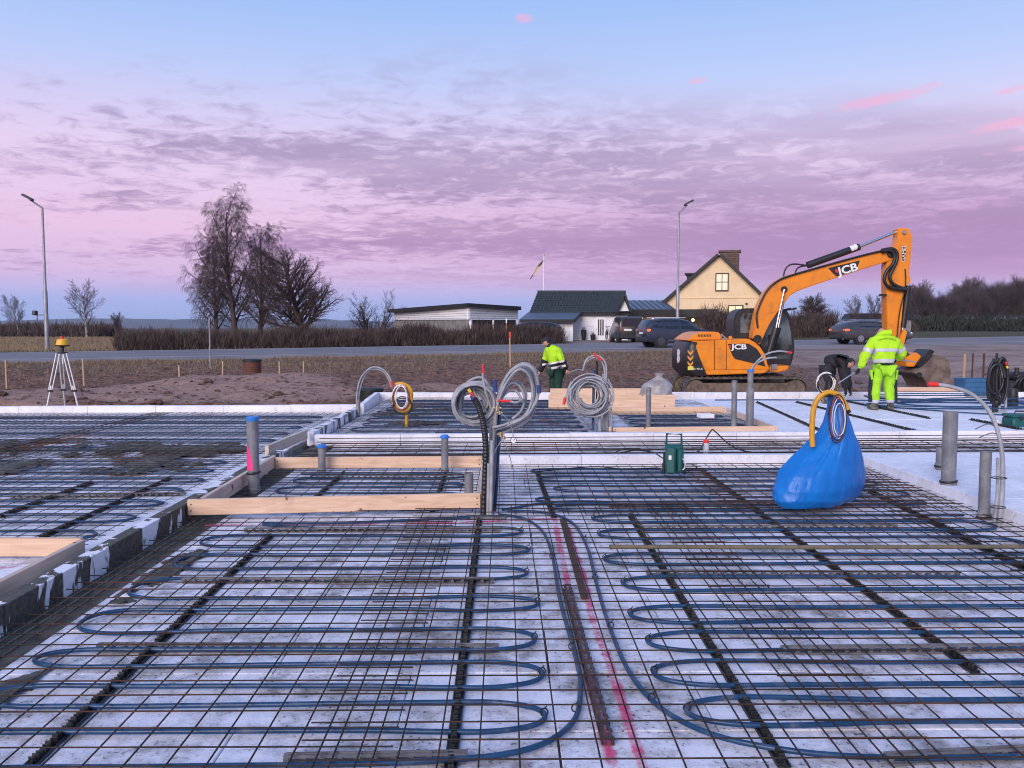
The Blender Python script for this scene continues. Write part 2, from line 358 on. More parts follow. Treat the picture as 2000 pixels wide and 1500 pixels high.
# ------------------------------------------------------------------ mesh helpers
class MB:
    def __init__(self):
        self.v = []; self.f = []; self.uv = None
    def add(self, vs, fs, M=None):
        o = len(self.v)
        if M is not None: vs = [M @ Vector(p) for p in vs]
        self.v.extend([tuple(p) for p in vs]); self.f.extend([tuple(i + o for i in f) for f in fs])
        return self
    def box(self, c, s, Rm=None, ch=0.0):
        hx, hy, hz = s[0] / 2, s[1] / 2, s[2] / 2
        M = Matrix.Translation(Vector(c)) @ (Rm.to_4x4() if Rm is not None else Matrix())
        if ch <= 0:
            vs = [(sx * hx, sy * hy, sz * hz) for sx in (-1, 1) for sy in (-1, 1) for sz in (-1, 1)]
            return self.add(vs, [(0, 1, 3, 2), (4, 6, 7, 5), (0, 4, 5, 1), (2, 3, 7, 6), (0, 2, 6, 4), (1, 5, 7, 3)], M)
        ch = min(ch, hx * .9, hy * .9, hz * .9)
        vs = []; ix = {}
        for sx in (-1, 1):
            for sy in (-1, 1):
                for sz in (-1, 1):
                    ix[sx, sy, sz] = len(vs)
                    vs += [(sx * hx, sy * (hy - ch), sz * (hz - ch)), (sx * (hx - ch), sy * hy, sz * (hz - ch)), (sx * (hx - ch), sy * (hy - ch), sz * hz)]
        fs = []
        for s_ in (-1, 1):
            fs.append([ix[s_, a, b] for a, b in ((-1, -1), (1, -1), (1, 1), (-1, 1))])
            fs.append([ix[a, s_, b] + 1 for a, b in ((-1, -1), (1, -1), (1, 1), (-1, 1))])
            fs.append([ix[a, b, s_] + 2 for a, b in ((-1, -1), (1, -1), (1, 1), (-1, 1))])
        for a in (-1, 1):
            for b in (-1, 1):
                fs.append([ix[a, b, -1], ix[a, b, -1] + 1, ix[a, b, 1] + 1, ix[a, b, 1]])
                fs.append([ix[a, -1, b], ix[a, -1, b] + 2, ix[a, 1, b] + 2, ix[a, 1, b]])
                fs.append([ix[-1, a, b] + 1, ix[-1, a, b] + 2, ix[1, a, b] + 2, ix[1, a, b] + 1])
                for c_ in (-1, 1): fs.append([ix[a, b, c_], ix[a, b, c_] + 1, ix[a, b, c_] + 2])
        return self.add(vs, fs, M)
    def beam(self, p0, p1, wd, ht, ch=0.0, up=Vector((0, 0, 1))):
        p0 = Vector(p0); p1 = Vector(p1); d = p1 - p0; L = d.length; x = d.normalized()
        y = up.cross(x)
        if y.length < 1e-5: y = Vector((0, 1, 0)).cross(x)
        y.normalize(); z = x.cross(y)
        return self.box((p0 + p1) / 2, (L, wd, ht), Matrix((x, y, z)).transposed(), ch)
    def tube(self, pts, r, n=8, closed=False, caps=True, radii=None):
        pts = [Vector(p) for p in pts]; k = len(pts)
        t = []
        for i in range(k):
            a = pts[(i - 1) % k] if (closed or i > 0) else pts[i]; b = pts[(i + 1) % k] if (closed or i < k - 1) else pts[i]
            d = b - a; t.append(d.normalized() if d.length > 1e-9 else Vector((0, 0, 1)))
        ref = Vector((0, 0, 1)) if abs(t[0].z) < 0.9 else Vector((1, 0, 0))
        u = (ref - t[0] * ref.dot(t[0])).normalized()
        vs = []
        for i in range(k):
            u = u - t[i] * u.dot(t[i])
            u = u.normalized() if u.length > 1e-6 else t[i].orthogonal().normalized()
            w_ = t[i].cross(u); rr = radii[i] if radii else r
            for j in range(n):
                a = 2 * math.pi * j / n
                vs.append(pts[i] + (u * math.cos(a) + w_ * math.sin(a)) * rr)
        fs = []
        for i in range(k if closed else k - 1):
            for j in range(n):
                i2 = (i + 1) % k
                fs.append((i * n + j, i * n + (j + 1) % n, i2 * n + (j + 1) % n, i2 * n + j))
        if caps and not closed:
            fs.append(tuple(range(n))[::-1]); fs.append(tuple((k - 1) * n + j for j in range(n)))
        return self.add(vs, fs)
    def cyl(self, p0, p1, r0, r1=None, n=12):
        return self.tube([p0, p1], r0, n, radii=[r0, r0 if r1 is None else r1])
    def lathe(self, prof, c=(0, 0, 0), n=16, M=None, caps=True):
        vs = []; c = Vector(c)
        for r_, z_ in prof:
            for j in range(n):
                a = 2 * math.pi * j / n; p = Vector((r_ * math.cos(a), r_ * math.sin(a), z_))
                vs.append((M @ p if M is not None else p) + c)
        fs = []
        for i in range(len(prof) - 1):
            for j in range(n): fs.append((i * n + j, i * n + (j + 1) % n, (i + 1) * n + (j + 1) % n, (i + 1) * n + j))
        if caps:
            fs.append(tuple(range(n))[::-1]); fs.append(tuple((len(prof) - 1) * n + j for j in range(n)))
        return self.add(vs, fs)
    def prism(self, poly, y0, y1, M=None):
        """poly of (x, z) swept from y0 to y1"""
        n = len(poly)
        vs = [(p[0], y0, p[1]) for p in poly] + [(p[0], y1, p[1]) for p in poly]
        fs = [tuple(range(n)), tuple(range(n, 2 * n))[::-1]] + [(i, (i + 1) % n, n + (i + 1) % n, n + i) for i in range(n)]
        return self.add(vs, fs, M)
    def strip(self, L, Rr):
        vs = []; fs = []
        for a, b in zip(L, Rr): vs += [a, b]
        for i in range(len(L) - 1): fs.append((2 * i, 2 * i + 1, 2 * i + 3, 2 * i + 2))
        return self.add(vs, fs)
    def loft(self, rings, closed=True, caps=True):
        n = len(rings[0]); vs = [p for r_ in rings for p in r_]; fs = []
        for i in range(len(rings) - 1):
            for j in range(n if closed else n - 1): fs.append((i * n + j, i * n + (j + 1) % n, (i + 1) * n + (j + 1) % n, (i + 1) * n + j))
        if caps:
            fs.append(tuple(range(n))[::-1]); fs.append(tuple((len(rings) - 1) * n + j for j in range(n)))
        return self.add(vs, fs)
    def ball(self, c, r, n=10, m=7, sc=(1, 1, 1)):
        prof = [(max(1e-4, math.sin(math.pi * i / m)) * r, -math.cos(math.pi * i / m) * r) for i in range(m + 1)]
        M = Matrix.Diagonal(Vector(sc))
        return self.lathe(prof, c, n, M)
    def mesh(self, name, m=None, smooth=None, fix=True):
        me = bpy.data.meshes.new(name)
        me.from_pydata(self.v, [], self.f)
        if fix:
            bm = bmesh.new(); bm.from_mesh(me); bmesh.ops.recalc_face_normals(bm, faces=bm.faces); bm.to_mesh(me); bm.free()
        if smooth:
            me.polygons.foreach_set('use_smooth', [True] * len(me.polygons))
            me.set_sharp_from_angle(angle=R(smooth))
        if m: me.materials.append(MATS[m])
        me.update()
        return me
    def build(self, name, m, parent=None, smooth=None, world=False, fix=True, **tags):
        if world and parent is not None:
            o = parent.location; self.v = [(p[0] - o.x, p[1] - o.y, p[2] - o.z) for p in self.v]
        return link(name, self.mesh(name, m, smooth, fix), parent, **tags)

def link(name, me, parent=None, loc=None, rot=None, scale=None, **tags):
    o = bpy.data.objects.new(name, me); COL.objects.link(o)
    if parent is not None: o.parent = parent
    if loc is not None: o.location = loc
    if rot is not None: o.rotation_euler = rot
    if scale is not None: o.scale = scale
    for k, v in tags.items(): o[k] = v
    return o
def thing(name, label, cat, loc=(0, 0, 0), rotz=0.0, group=None):
    o = bpy.data.objects.new(name, None); COL.objects.link(o)
    o.empty_display_size = 0.1
    o.location = loc; o.rotation_euler = (0, 0, rotz)
    o['label'] = label; o['category'] = cat
    if group: o['group'] = group
    return o
def tag(o, label, cat, group=None):
    o['label'] = label; o['category'] = cat
    if group: o['group'] = group
    return o
def copy_tree(o, parent=None):
    c = o.copy(); COL.objects.link(c); c.parent = parent
    for ch in list(o.children): copy_tree(ch, c)
    return c
def crom(pts, k=6, closed=False):
    pts = [Vector(p) for p in pts]; n = len(pts); out = []
    for i in range(n if closed else n - 1):
        p0 = pts[(i - 1) % n] if (closed or i > 0) else pts[0]; p1 = pts[i]; p2 = pts[(i + 1) % n]
        p3 = pts[(i + 2) % n] if (closed or i + 2 < n) else pts[-1]
        for j in range(k):
            t = j / k
            out.append(0.5 * ((2 * p1) + (p2 - p0) * t + (2 * p0 - 5 * p1 + 4 * p2 - p3) * t * t + (3 * p1 - p0 - 3 * p2 + p3) * t ** 3))
    if not closed: out.append(pts[-1])
    return out
def rnd(a, b): return random.uniform(a, b)
def fbm(x, y, s=1.0, o=4, z=0.0): return noise.fractal(Vector((x * s, y * s, z)), 1.0, 2.0, o)
def sstep(a, b, x):
    t = min(1.0, max(0.0, (x - a) / (b - a))) if a != b else float(x > a)
    return t * t * (3 - 2 * t)

# ------------------------------------------------------------------ terrain
def road_near(x): return 40.0 + 0.25 * (x + 23.7)
def road_z(x): return 0.10 + 0.0107 * (max(-120, min(90, x)) + 23.7)
def ground_z(x, y):
    rn = road_near(x); rz = road_z(x)
    d = y - rn
    site = -0.22 if x < 1 else -0.22 - 0.38 * sstep(1, 6, x) * (1 - sstep(14, 22, x))
    if d < 0:
        z = site + (rz - 0.12 - site) * sstep(-17, -0.3, d)
    elif d < 8.6:
        z = rz - 0.12 + d / 8.6 * 0.2
    else:
        z = rz + 0.08 + 0.12 * sstep(8.6, 14, d)
        z += (0.95 - z) * sstep(10, 30, d) * sstep(-6, 4, x)
        z += (0.35 - z) * sstep(14, 60, d) * (1 - sstep(-6, 4, x))
        z += (0.2 - z) * sstep(140, 600, d)
    # spoil and sand heaps
    if d < -3:
        z += 0.55 * math.exp(-(((x + 7.3) / 3.6) ** 2 + ((y - 24.5) / 2.2) ** 2)) 
        z += 0.22 * math.exp(-(((x + 12.5) / 3.0) ** 2 + ((y - 21.5) / 1.6) ** 2))
        z += 0.18 * math.exp(-(((x + 2.0) / 3.0) ** 2 + ((y - 24.0) / 1.5) ** 2))
        z += 0.10 * math.exp(-(((x + 6.5) / 3.6) ** 2 + ((y - 18.6) / 0.7) ** 2))
        a = sstep(14, 18, y) * (1 - sstep(-8, -3, d))
        z += a * (0.12 * fbm(x, y, 0.45, 3) + 0.075 * fbm(x * .6, y, 1.7, 5))
        z += 0.05 * fbm(x, y, 1.3, 3) * sstep(-14, -6, d)
    if -13.2 < x < 12.5 and y < 20.2: z = min(z, -0.40)
    return z
def spaced(lo, hi, step, out, grow=1.35):
    v = []; x = lo
    while x < hi: v.append(x); x += step
    v.append(hi)
    s = step; a = []; x = lo
    while x > -out: s *= grow; x -= s; a.append(x)
    s = step; b = []; x = hi
    while x < out: s *= grow; x += s; b.append(x)
    return a[::-1] + v + b
GX = spaced(-24, 32, 0.24, 6000)
ys1 = []
y = 15.6
while y < 56: ys1.append(y); y += 0.10 if y < 24 else (0.2 if y < 42 else 0.6)
s = 0.6; a = []
while y < 7000: ys1.append(y); s *= 1.3; y += s
GY = [-80, -40, -15, -4, 4, 10, 14] + ys1 + [7000]
gm = MB(); nx = len(GX); ny = len(GY)
gm.v = [(x, y, ground_z(x, y)) for y in GY for x in GX]
gm.f = [(j * nx + i, j * nx + i + 1, (j + 1) * nx + i + 1, (j + 1) * nx + i) for j in range(ny - 1) for i in range(nx - 1)]
gme = gm.mesh('ground', None, None, False)
def add_attr(me, name, vals):
    at = me.attributes.new(name, 'FLOAT', 'POINT'); at.data.foreach_set('value', vals)
sand, gras, grav, fiel = [], [], [], []
for (x, y, z) in gm.v:
    d = y - road_near(x); n1 = fbm(x, y, 0.35, 4)
    e = ((x + 8.0) / 4.6) ** 2 + ((y - 22.9) / 2.4) ** 2; e2 = ((x + 13.5) / 4.0) ** 2 + ((y - 21.0) / 1.7) ** 2
    e3 = ((x + 0.5) / 3.6) ** 2 + ((y - 24.0) / 1.4) ** 2; e4 = ((x - 20) / 9) ** 2 + ((y - 30) / 6) ** 2
    sand.append(max(sstep(1.15, .6, e + n1 * .7), sstep(1.1, .6, e2 + n1 * .7), .75 * sstep(1.1, .5, e3 + n1), 0.55 * sstep(1.1, .5, e4 + n1)))
    gras.append(.85 * sstep(-11, -5, d + n1 * 4) * (1 - sstep(-1.0, -0.3, d)) * (1 - sstep(8, 16, x)))
    grav.append(.8 * sstep(9, 17, x + n1 * 6) * sstep(26, 38, y + n1 * 6) * (1 - sstep(9, 12, d)) + sstep(9, 12, d) * (1 - sstep(20, 30, d)) * sstep(2, 6, x) * (1 - sstep(16, 24, x)))
    fiel.append(sstep(8.8, 9.5, d))
add_attr(gme, 'sand', sand); add_attr(gme, 'grass', gras); add_attr(gme, 'gravel', grav); add_attr(gme, 'field', fiel)
gmat = bpy.data.materials.new('ground'); gmat.use_nodes = True
N = NT(gmat.node_tree); b = N.n['Principled BSDF']
P = N.node('ShaderNodeNewGeometry').outputs['Position']
def attr(nm): return N.node('ShaderNodeAttribute', attribute_name=nm).outputs['Fac']
n1 = N.noise(P, 1.1, 6, .65); n2 = N.noise(P, 5.5, 8, .74); n3 = N.noise(N.vmath('MULTIPLY', P, (0.4, 1.4, 1)), 0.5, 5, .6); n4 = N.noise(P, 34, 4, .7)
col = N.mix(N.smooth(n2, .36, .64), (0.060, 0.033, 0.025, 1), (0.30, 0.18, 0.13, 1))
col = N.mix(N.smooth(n1, .48, .68, 0, .75), col, (0.33, 0.16, 0.105, 1))
scol = N.mix(N.smooth(n2, .3, .7), (0.28, 0.175, 0.14, 1), (0.42, 0.285, 0.235, 1))
col = N.mix(N.math('MULTIPLY', attr('sand'), N.smooth(N.math('ADD', N.math('MULTIPLY', n2, .5), N.math('MULTIPLY', n1, .5)), .36, .5)), col, scol)
gcol = N.mix(N.smooth(n2, .35, .65), (0.08, 0.058, 0.040, 1), (0.30, 0.21, 0.145, 1))
gcol = N.mix(N.smooth(n1, .5, .7, 0, .7), gcol, (0.085, 0.08, 0.04, 1))
col = N.mix(N.math('MULTIPLY', attr('grass'), N.smooth(n1, .32, .46)), col, gcol)
vcol = N.mix(N.smooth(n3, .35, .65), (0.24, 0.18, 0.155, 1), (0.44, 0.34, 0.30, 1))
vcol = N.mix(N.smooth(n4, .4, .7, 0, .5), vcol, (0.26, 0.23, 0.22, 1))
col = N.mix(attr('gravel'), col, vcol)
fcol = N.mix(N.smooth(n3, .4, .62), (0.070, 0.068, 0.035, 1), (0.12, 0.10, 0.06, 1))
col = N.mix(N.math('MULTIPLY', attr('field'), N.math('SUBTRACT', 1.0, attr('gravel'))), col, fcol)
N.put(b.inputs['Base Color'], col); b.inputs['Roughness'].default_value = 0.95; b.inputs['Specular IOR Level'].default_value = 0.15
bn = N.node('ShaderNodeBump'); bn.inputs['Strength'].default_value = 0.9; bn.inputs['Distance'].default_value = 0.08
N.put(bn.inputs['Height'], N.math('ADD', n2, N.math('MULTIPLY', n4, .5))); N.l.new(bn.outputs[0], b.inputs['Normal'])
gme.materials.append(gmat)
gme.polygons.foreach_set('use_smooth', [True] * len(gme.polygons))
link('ground', gme, kind='structure')

# road: asphalt sheet with edge lines
def road_pt(x, t, dz=0.0):       # t metres from near edge
    return (x - 0.2425 * t, road_near(x) + 0.970 * t, road_z(x) + 0.012 + 0.021 * t + dz)
xs = [-700, -300, -120] + [-90 + 5 * i for i in range(37)] + [130, 200, 400]
mb = MB(); mb.strip([road_pt(x, 0.1) for x in xs], [road_pt(x, 8.3) for x in xs])
road = mb.build('road', 'asphalt', None, None, kind='structure')
for t0, t1 in ((0.55, 0.72), (7.6, 7.77)):
    mb = MB(); mb.strip([road_pt(x, t0, .004) for x in xs], [road_pt(x, t1, .004) for x in xs]); mb.build('edge_line', 'road_paint', road)
# near shoulder kerb-like asphalt edge
mb = MB(); mb.strip([road_pt(x, -0.5, -0.16) for x in xs], [road_pt(x, 0.1) for x in xs]); mb.build('shoulder', 'asphalt', road)

# far ridge
mb = MB(); top = []; bot = []
for i in range(161):
    t = i / 160; az_ = -0.95 + 1.9 * t
    Y = 3300; x = math.tan(az_) * Y if abs(az_) < 1.2 else 0
    h = 4 + 30 * sstep(-0.75, -0.42, az_) * (1 - .75 * sstep(-0.26, -0.02, az_)) + 5 * fbm(x, 0, 0.0021, 4) + 3 * fbm(x, 3, 0.02, 3)
    bot.append((x, Y - 500, -2)); top.append((x, Y, 2 + max(3, h)))
mb.strip(bot, top); mb.strip(top, [(p[0], p[1] + 400, -4) for p in top])
mb.build('hills', 'hill_forest_hazed', None, 60, kind='structure')

# ------------------------------------------------------------------ foundation: foam floors made of boards
def foam_floor(name, x0, x1, y0, y1, z, bx_, by_, m, base='eps'):
    nx_ = max(1, round((x1 - x0) / bx_)); ny_ = max(1, round((y1 - y0) / by_))
    sx, sy = (x1 - x0) / nx_, (y1 - y0) / ny_
    mb = MB(); mb.box(((x0 + x1) / 2, (y0 + y1) / 2, z - 0.22), (x1 - x0 - .01, y1 - y0 - .01, 0.24))
    o = mb.build(name, base, None, kind='structure')
    mb = MB(); mb.box((0, 0, -0.05), (sx - 0.005, sy - 0.005, 0.10), None, 0.004); me = mb.mesh('foam_board', m)
    mb = MB(); mb.box((0, 0, -0.05), (sx / 2 - 0.005, sy - 0.005, 0.10), None, 0.004); mh = mb.mesh('foam_board', m)
    for j in range(ny_):
        yy = y0 + (j + .5) * sy
        if j % 2 == 0:
            for i in range(nx_): link('foam_board', me, o, (x0 + (i + .5) * sx, yy, z + rnd(-.003, .002)))
        else:
            for i in range(nx_ - 1): link('foam_board', me, o, (x0 + (i + 1) * sx, yy, z + rnd(-.003, .002)))
            link('foam_board', mh, o, (x0 + .25 * sx, yy, z)); link('foam_board', mh, o, (x1 - .25 * sx, yy, z))
    return o
foam_floor('insulation_floor', -2.42, 4.17, 1.6, 9.86, 0.0, 1.2, 0.6, 'eps')
foam_floor('insulation_floor', -13.0, -2.92, 3.0, 16.3, 0.0, 1.26, 1.2, 'eps_left', 'eps_left')
foam_floor('insulation_floor', -2.70, 4.30, 12.2, 19.4, 0.0, 1.2, 1.2, 'eps_dirty', 'eps_dirty')
foam_floor('insulation_floor', 4.304, 13.0, 12.75, 19.4, 0.012, 1.2, 2.4, 'eps_clean', 'eps_clean')
foam_floor('insulation_platform', 4.18, 9.5, 4.6, 10.15, 0.14, 1.2, 2.4, 'eps_clean', 'eps_clean')
# trenches cast lean: wet dark concrete
def rough_sheet(name, x0, x1, y0, y1, z, amp, m, st=0.06, **tags):
    nx_ = int((x1 - x0) / st) + 1; ny_ = int((y1 - y0) / st) + 1; mb = MB()
    for j in range(ny_ + 1):
        for i in range(nx_ + 1):
            x = x0 + (x1 - x0) * i / nx_; y = y0 + (y1 - y0) * j / ny_
            mb.v.append((x, y, z + amp * fbm(x, y, 6, 3)))
    mb.f = [(j * (nx_ + 1) + i, j * (nx_ + 1) + i + 1, (j + 1) * (nx_ + 1) + i + 1, (j + 1) * (nx_ + 1) + i) for j in range(ny_) for i in range(nx_)]
    return mb.build(name, m, None, 80, fix=False, **tags)
rough_sheet('trench_floor', -2.72, -2.422, 1.6, 12.2, -0.025, 0.018, 'concrete_wet', kind='structure')
rough_sheet('trench_floor', -2.42, 13.0, 9.864, 12.74, -0.05, 0.012, 'eps_dirty', 0.12, kind='structure')
rough_sheet('trench_floor', -2.918, -2.86, 3.0, 16.3, -0.02, 0.01, 'concrete_wet', kind='structure')

# ------------------------------------------------------------------ foam edge beams
def beam_thing(name, label, segs, m, z0=0.0, h=0.14, wd=0.10, ch=0.004):
    t = thing(name, label, 'edge beam', segs[0][0])
    for (p0, p1) in segs:
        a = Vector(p0); b_ = Vector(p1); d = (b_ - a); L = d.length; n_ = max(1, round(L / 1.2)); d = d / n_
        for i in range(n_):
            q0 = a + d * i + d.normalized() * .002; q1 = a + d * (i + 1) - d.normalized() * .002
            j = rnd(-.004, .004); o = Vector((0, 0, z0 + h / 2 + j))
            mb = MB(); mb.beam(q0 + o, q1 + o, wd, h, ch); mb.build('foam_block', m, t, world=True)
    return t
beam_thing('foam_edge_beam', 'white foam edge beam closing the left room towards the dirt field', [((-13.0, 16.05, 0), (-2.86, 16.5, 0))], 'eps_clean', -.1, .25, .14)
beam_thing('foam_edge_beam', 'white foam edge beam at the far end, below the excavator', [((-2.95, 19.75, 0), (13.0, 19.75, 0))], 'eps_clean', -.1, .24, .14)
beam_thing('foam_edge_beam', 'short white foam edge beam running back to the far left corner', [((-2.80, 16.62, 0), (-2.95, 19.66, 0))], 'eps_clean', -.1, .25, .10)
beam_thing('foam_edge_beam', 'foam wall smeared with grey cement along the dark trench', [((-2.76, 2.2, 0), (-2.76, 10.42, 0))], 'eps_smeared', -.06, .20, .10)
beam_thing('foam_edge_beam', 'white and cement-streaked foam wall behind the pale wooden board', [((-2.79, 12.2, 0), (-2.79, 16.0, 0))], 'eps_streaked', -.06, .20, .10)
beam_thing('foam_edge_beam', 'long white foam strip crossing behind the green pressure washer, farther of two', [((-2.68, 12.02, 0), (13.0, 12.66, 0))], 'eps_clean', -.06, .19, .14)
beam_thing('foam_edge_beam', 'white foam strip directly behind the green pressure washer, nearer of two', [((-0.18, 9.98, 0), (4.16, 10.06, 0))], 'eps_clean', -.06, .20, .13)

# ------------------------------------------------------------------ formwork boards
def board(label, p0, p1, h=0.13, th=0.045, z0=0.01, m='wood_x', nails=True, name='formwork_board'):
    p0 = Vector(p0); p1 = Vector(p1)
    t = thing(name, label, 'board', (p0.x, p0.y, 0))
    o = Vector((0, 0, z0 + h / 2))
    mb = MB(); mb.beam(p0 + o, p1 + o, th, h, 0.004); mb.build('plank', m, t, world=True)
    if nails:
        d = (p1 - p0).normalized(); nrm = Vector((d.y, -d.x, 0))
        if nrm.y > 0: nrm = -nrm
        for e, s_ in ((p0, 1), (p1, -1)):
            for k in (.3, .7):
                q = e + d * s_ * .03 + Vector((0, 0, z0 + h * k)) + nrm * (th / 2)
                mb = MB(); mb.cyl(q - nrm * .003, q + nrm * .003, .006, n=8); mb.build('nail', 'nail', t, world=True)
    return t
BF0 = G(368, 1016); BF1 = G(938, 1003)
board('front plank of the near wooden formwork frame, lying across the rebar', (BF0.x, BF0.y, 0), (BF1.x, BF1.y + .02, 0), .135, .048, .045)
board('left plank of the near wooden formwork frame beside the smeared foam wall', (-2.60, 7.20, 0), (-2.64, 9.72, 0), .135, .045, .045, 'wood_y')
board('back plank of the near wooden formwork frame, behind two blue-capped pipes', (-2.61, 9.66, 0), (-0.26, 9.74, 0), .135, .045, .03)
board('right plank of the near wooden formwork frame beside the black conduit', (-0.22, 7.46, 0), (-0.22, 9.68, 0), .135, .045, .045, 'wood_y')
board('pale wooden board topping the foam wall between the two left rooms', (-2.93, 10.46, 0), (-2.83, 12.1, 0), .13, .05, .06, 'wood_pale')
board('wooden plank of the left room corner, running along the smeared wall', (-2.98, 5.95, 0), (-2.98, 3.0, 0), .13, .045, .02, 'wood_y')
board('wooden plank of the left room corner, lying across at the left edge', (-4.9, 6.03, 0), (-3.0, 5.99, 0), .13, .045, .02)
board('front plank of the far wooden formwork box behind the red-topped bottle', (1.66, 12.92, 0), (4.22, 13.1, 0), .10, .045, .02)
board('right plank of the far wooden formwork box, next to the bare white floor', (4.18, 13.14, 0), (4.24, 16.1, 0), .10, .045, .02, 'wood_y')
board('left plank of the far wooden formwork box, under the hanging grey coil', (1.62, 12.96, 0), (1.94, 16.0, 0), .10, .045, .02, 'wood_y')
board('back plank of the far wooden formwork box, between the standing pipes', (1.98, 16.05, 0), (4.2, 16.15, 0), .14, .045, .0)
board('wide raised wooden plank in front of the grey plastic sack', (0.88, 16.9, 0), (3.42, 17.0, 0), .30, .045, .0, nails=False)
board('farthest wooden plank, below the worker in green trousers', (1.02, 18.9, 0), (3.25, 18.95, 0), .17, .045, .12, nails=False)
board('short wooden plank lying by the blue crate at the far right', (8.95, 19.95, 0), (10.9, 19.95, 0), .10, .045, .14, nails=False)

# ------------------------------------------------------------------ rebar mesh
ROD = MB(); ROD.tube([(0, 0, 0), (1, 0, 0)], 1.0, 6); ROD_ME = ROD.mesh('rod', 'rebar', 60)
ROD2 = MB(); ROD2.tube([(0, 0, 0), (1, 0, 0)], 1.0, 6); ROD2_ME = ROD2.mesh('rod', 'rust', 60)
ROD3 = MB(); ROD3.tube([(0, 0, 0), (1, 0, 0)], 1.0, 6); ROD3_ME = ROD3.mesh('rod', 'rebar_green', 60)
def rod(parent, p0, p1, r=0.0037, me=None, name='rod'):
    p0 = Vector(p0); p1 = Vector(p1); d = p1 - p0
    o = link(name, me or ROD_ME, parent)
    o.location = p0 - parent.location
    o.rotation_euler = d.to_track_quat('X', 'Z').to_euler(); o.scale = (d.length, r, r)
    return o
def mesh_sheet(label, x0, x1, y0, y1, z=0.046, sp=0.15, rot=0.0, me=None, r=0.0037):
    t = thing('rebar_mesh', label, 'rebar mesh', (x0, y0, 0), 0, 'welded rebar mesh sheets laid over the foam')
    n = int((x1 - x0 - .04) / sp); c, s_ = math.cos(rot), math.sin(rot)
    def T(x, y, z_): return (x0 + (x - x0) * c - (y - y0) * s_, y0 + (x - x0) * s_ + (y - y0) * c, z_)
    ox = ((x1 - x0) - n * sp) / 2
    for i in range(n + 1):
        x = x0 + ox + i * sp
        rod(t, T(x, y0 + rnd(-.01, .01), z + rnd(-.003, .004)), T(x + rnd(-.008, .008), y1 + rnd(-.01, .01), z + rnd(-.003, .004)), r, me)
    n = int((y1 - y0 - .04) / sp); oy = ((y1 - y0) - n * sp) / 2
    for i in range(n + 1):
        y = y0 + oy + i * sp
        rod(t, T(x0 + rnd(-.01, .01), y, z + .0072 + rnd(-.002, .004)), T(x1 + rnd(-.01, .01), y + rnd(-.008, .008), z + .0072 + rnd(-.002, .004)), r, me)
    return t
mesh_sheet('rusty rebar mesh in the foreground, left sheet next to the dark trench', -2.66, -0.42, 1.9, 7.10)
mesh_sheet('rusty rebar mesh in the foreground, middle sheet over the pink lines', -0.77, 1.63, 1.95, 7.55, .054)
mesh_sheet('rusty rebar mesh in the foreground, right sheet below the blue bag', 1.26, 3.66, 1.9, 7.62, .048, rot=.004)
mesh_sheet('narrow rusty rebar mesh along the raised white platform', 3.30, 4.12, 2.2, 9.7, .056)
mesh_sheet('rusty rebar mesh inside the near wooden formwork frame', -2.55, -0.26, 7.3, 9.62, .046)
mesh_sheet('rusty rebar mesh under the green pressure washer', -0.10, 2.25, 7.2, 9.84, .046)
mesh_sheet('rusty rebar mesh under and behind the blue bag', 1.95, 4.05, 7.3, 9.84, .060, me=ROD2_ME, r=.004)
mesh_sheet('rebar mesh of the left room nearest the wooden plank corner', -6.2, -3.05, 6.15, 11.0, r=.0029)
mesh_sheet('rebar mesh of the left room at the left picture edge', -9.0, -5.8, 6.6, 11.4, .055, r=.0029)
mesh_sheet('rebar mesh in the middle of the left room beside the cement-streaked wall', -6.6, -3.0, 10.6, 16.0, .055, r=.0029)
mesh_sheet('rebar mesh of the left room against the far white edge beam', -12.2, -6.2, 10.9, 15.9, .048, r=.0029)
mesh_sheet('rebar mesh of the far room around the yellow conduit coil', -2.6, 0.4, 12.3, 19.3, .05, r=.0029)
mesh_sheet('rebar mesh of the far room under the hanging grey coil', 0.1, 1.7, 12.4, 18.6, .058, r=.0029)
mesh_sheet('rebar mesh inside the far wooden formwork box', 2.0, 4.1, 13.2, 16.0, .05, r=.0029)
# reinforcement of the cross trench
t = thing('rebar_cage', 'bundle of long reinforcing bars in the trench between the two white strips', 'rebar cage', (-2.5, 10.2, 0))
for i in range(9):
    y = 10.3 + i * .19
    for zz in ((.03, .10) if i % 2 == 0 else (.05,)):
        rod(t, (-2.6 + rnd(0, .2), y, zz), (12.5, y + .5 + rnd(-.03, .03), zz + rnd(-.01, .01)), .0055, ROD_ME, 'bar')
for i in range(48):
    x = -2.4 + i * .31
    rod(t, (x, 10.25 + .03 * (x + 2.4), .012), (x + .02, 11.85 + .036 * (x + 2.4), .012), .004, ROD_ME, 'stirrup')
for k, (x, lab) in enumerate(((-2.64, 'nearest to the foam wall'), (-2.56, 'middle one'), (-2.47, 'nearest to the rebar mesh'))):
    o = link('reinforcing_bar', ROD3_ME); p0 = Vector((x, 1.7, .005 + .012 * k)); d = Vector((x + .02, 7.15, .01 + .012 * k)) - p0
    o.location = p0; o.rotation_euler = d.to_track_quat('X', 'Z').to_euler(); o.scale = (d.length, .007, .007)
    tag(o, 'cement-covered long bar lying in the dark trench, ' + lab, 'rebar')

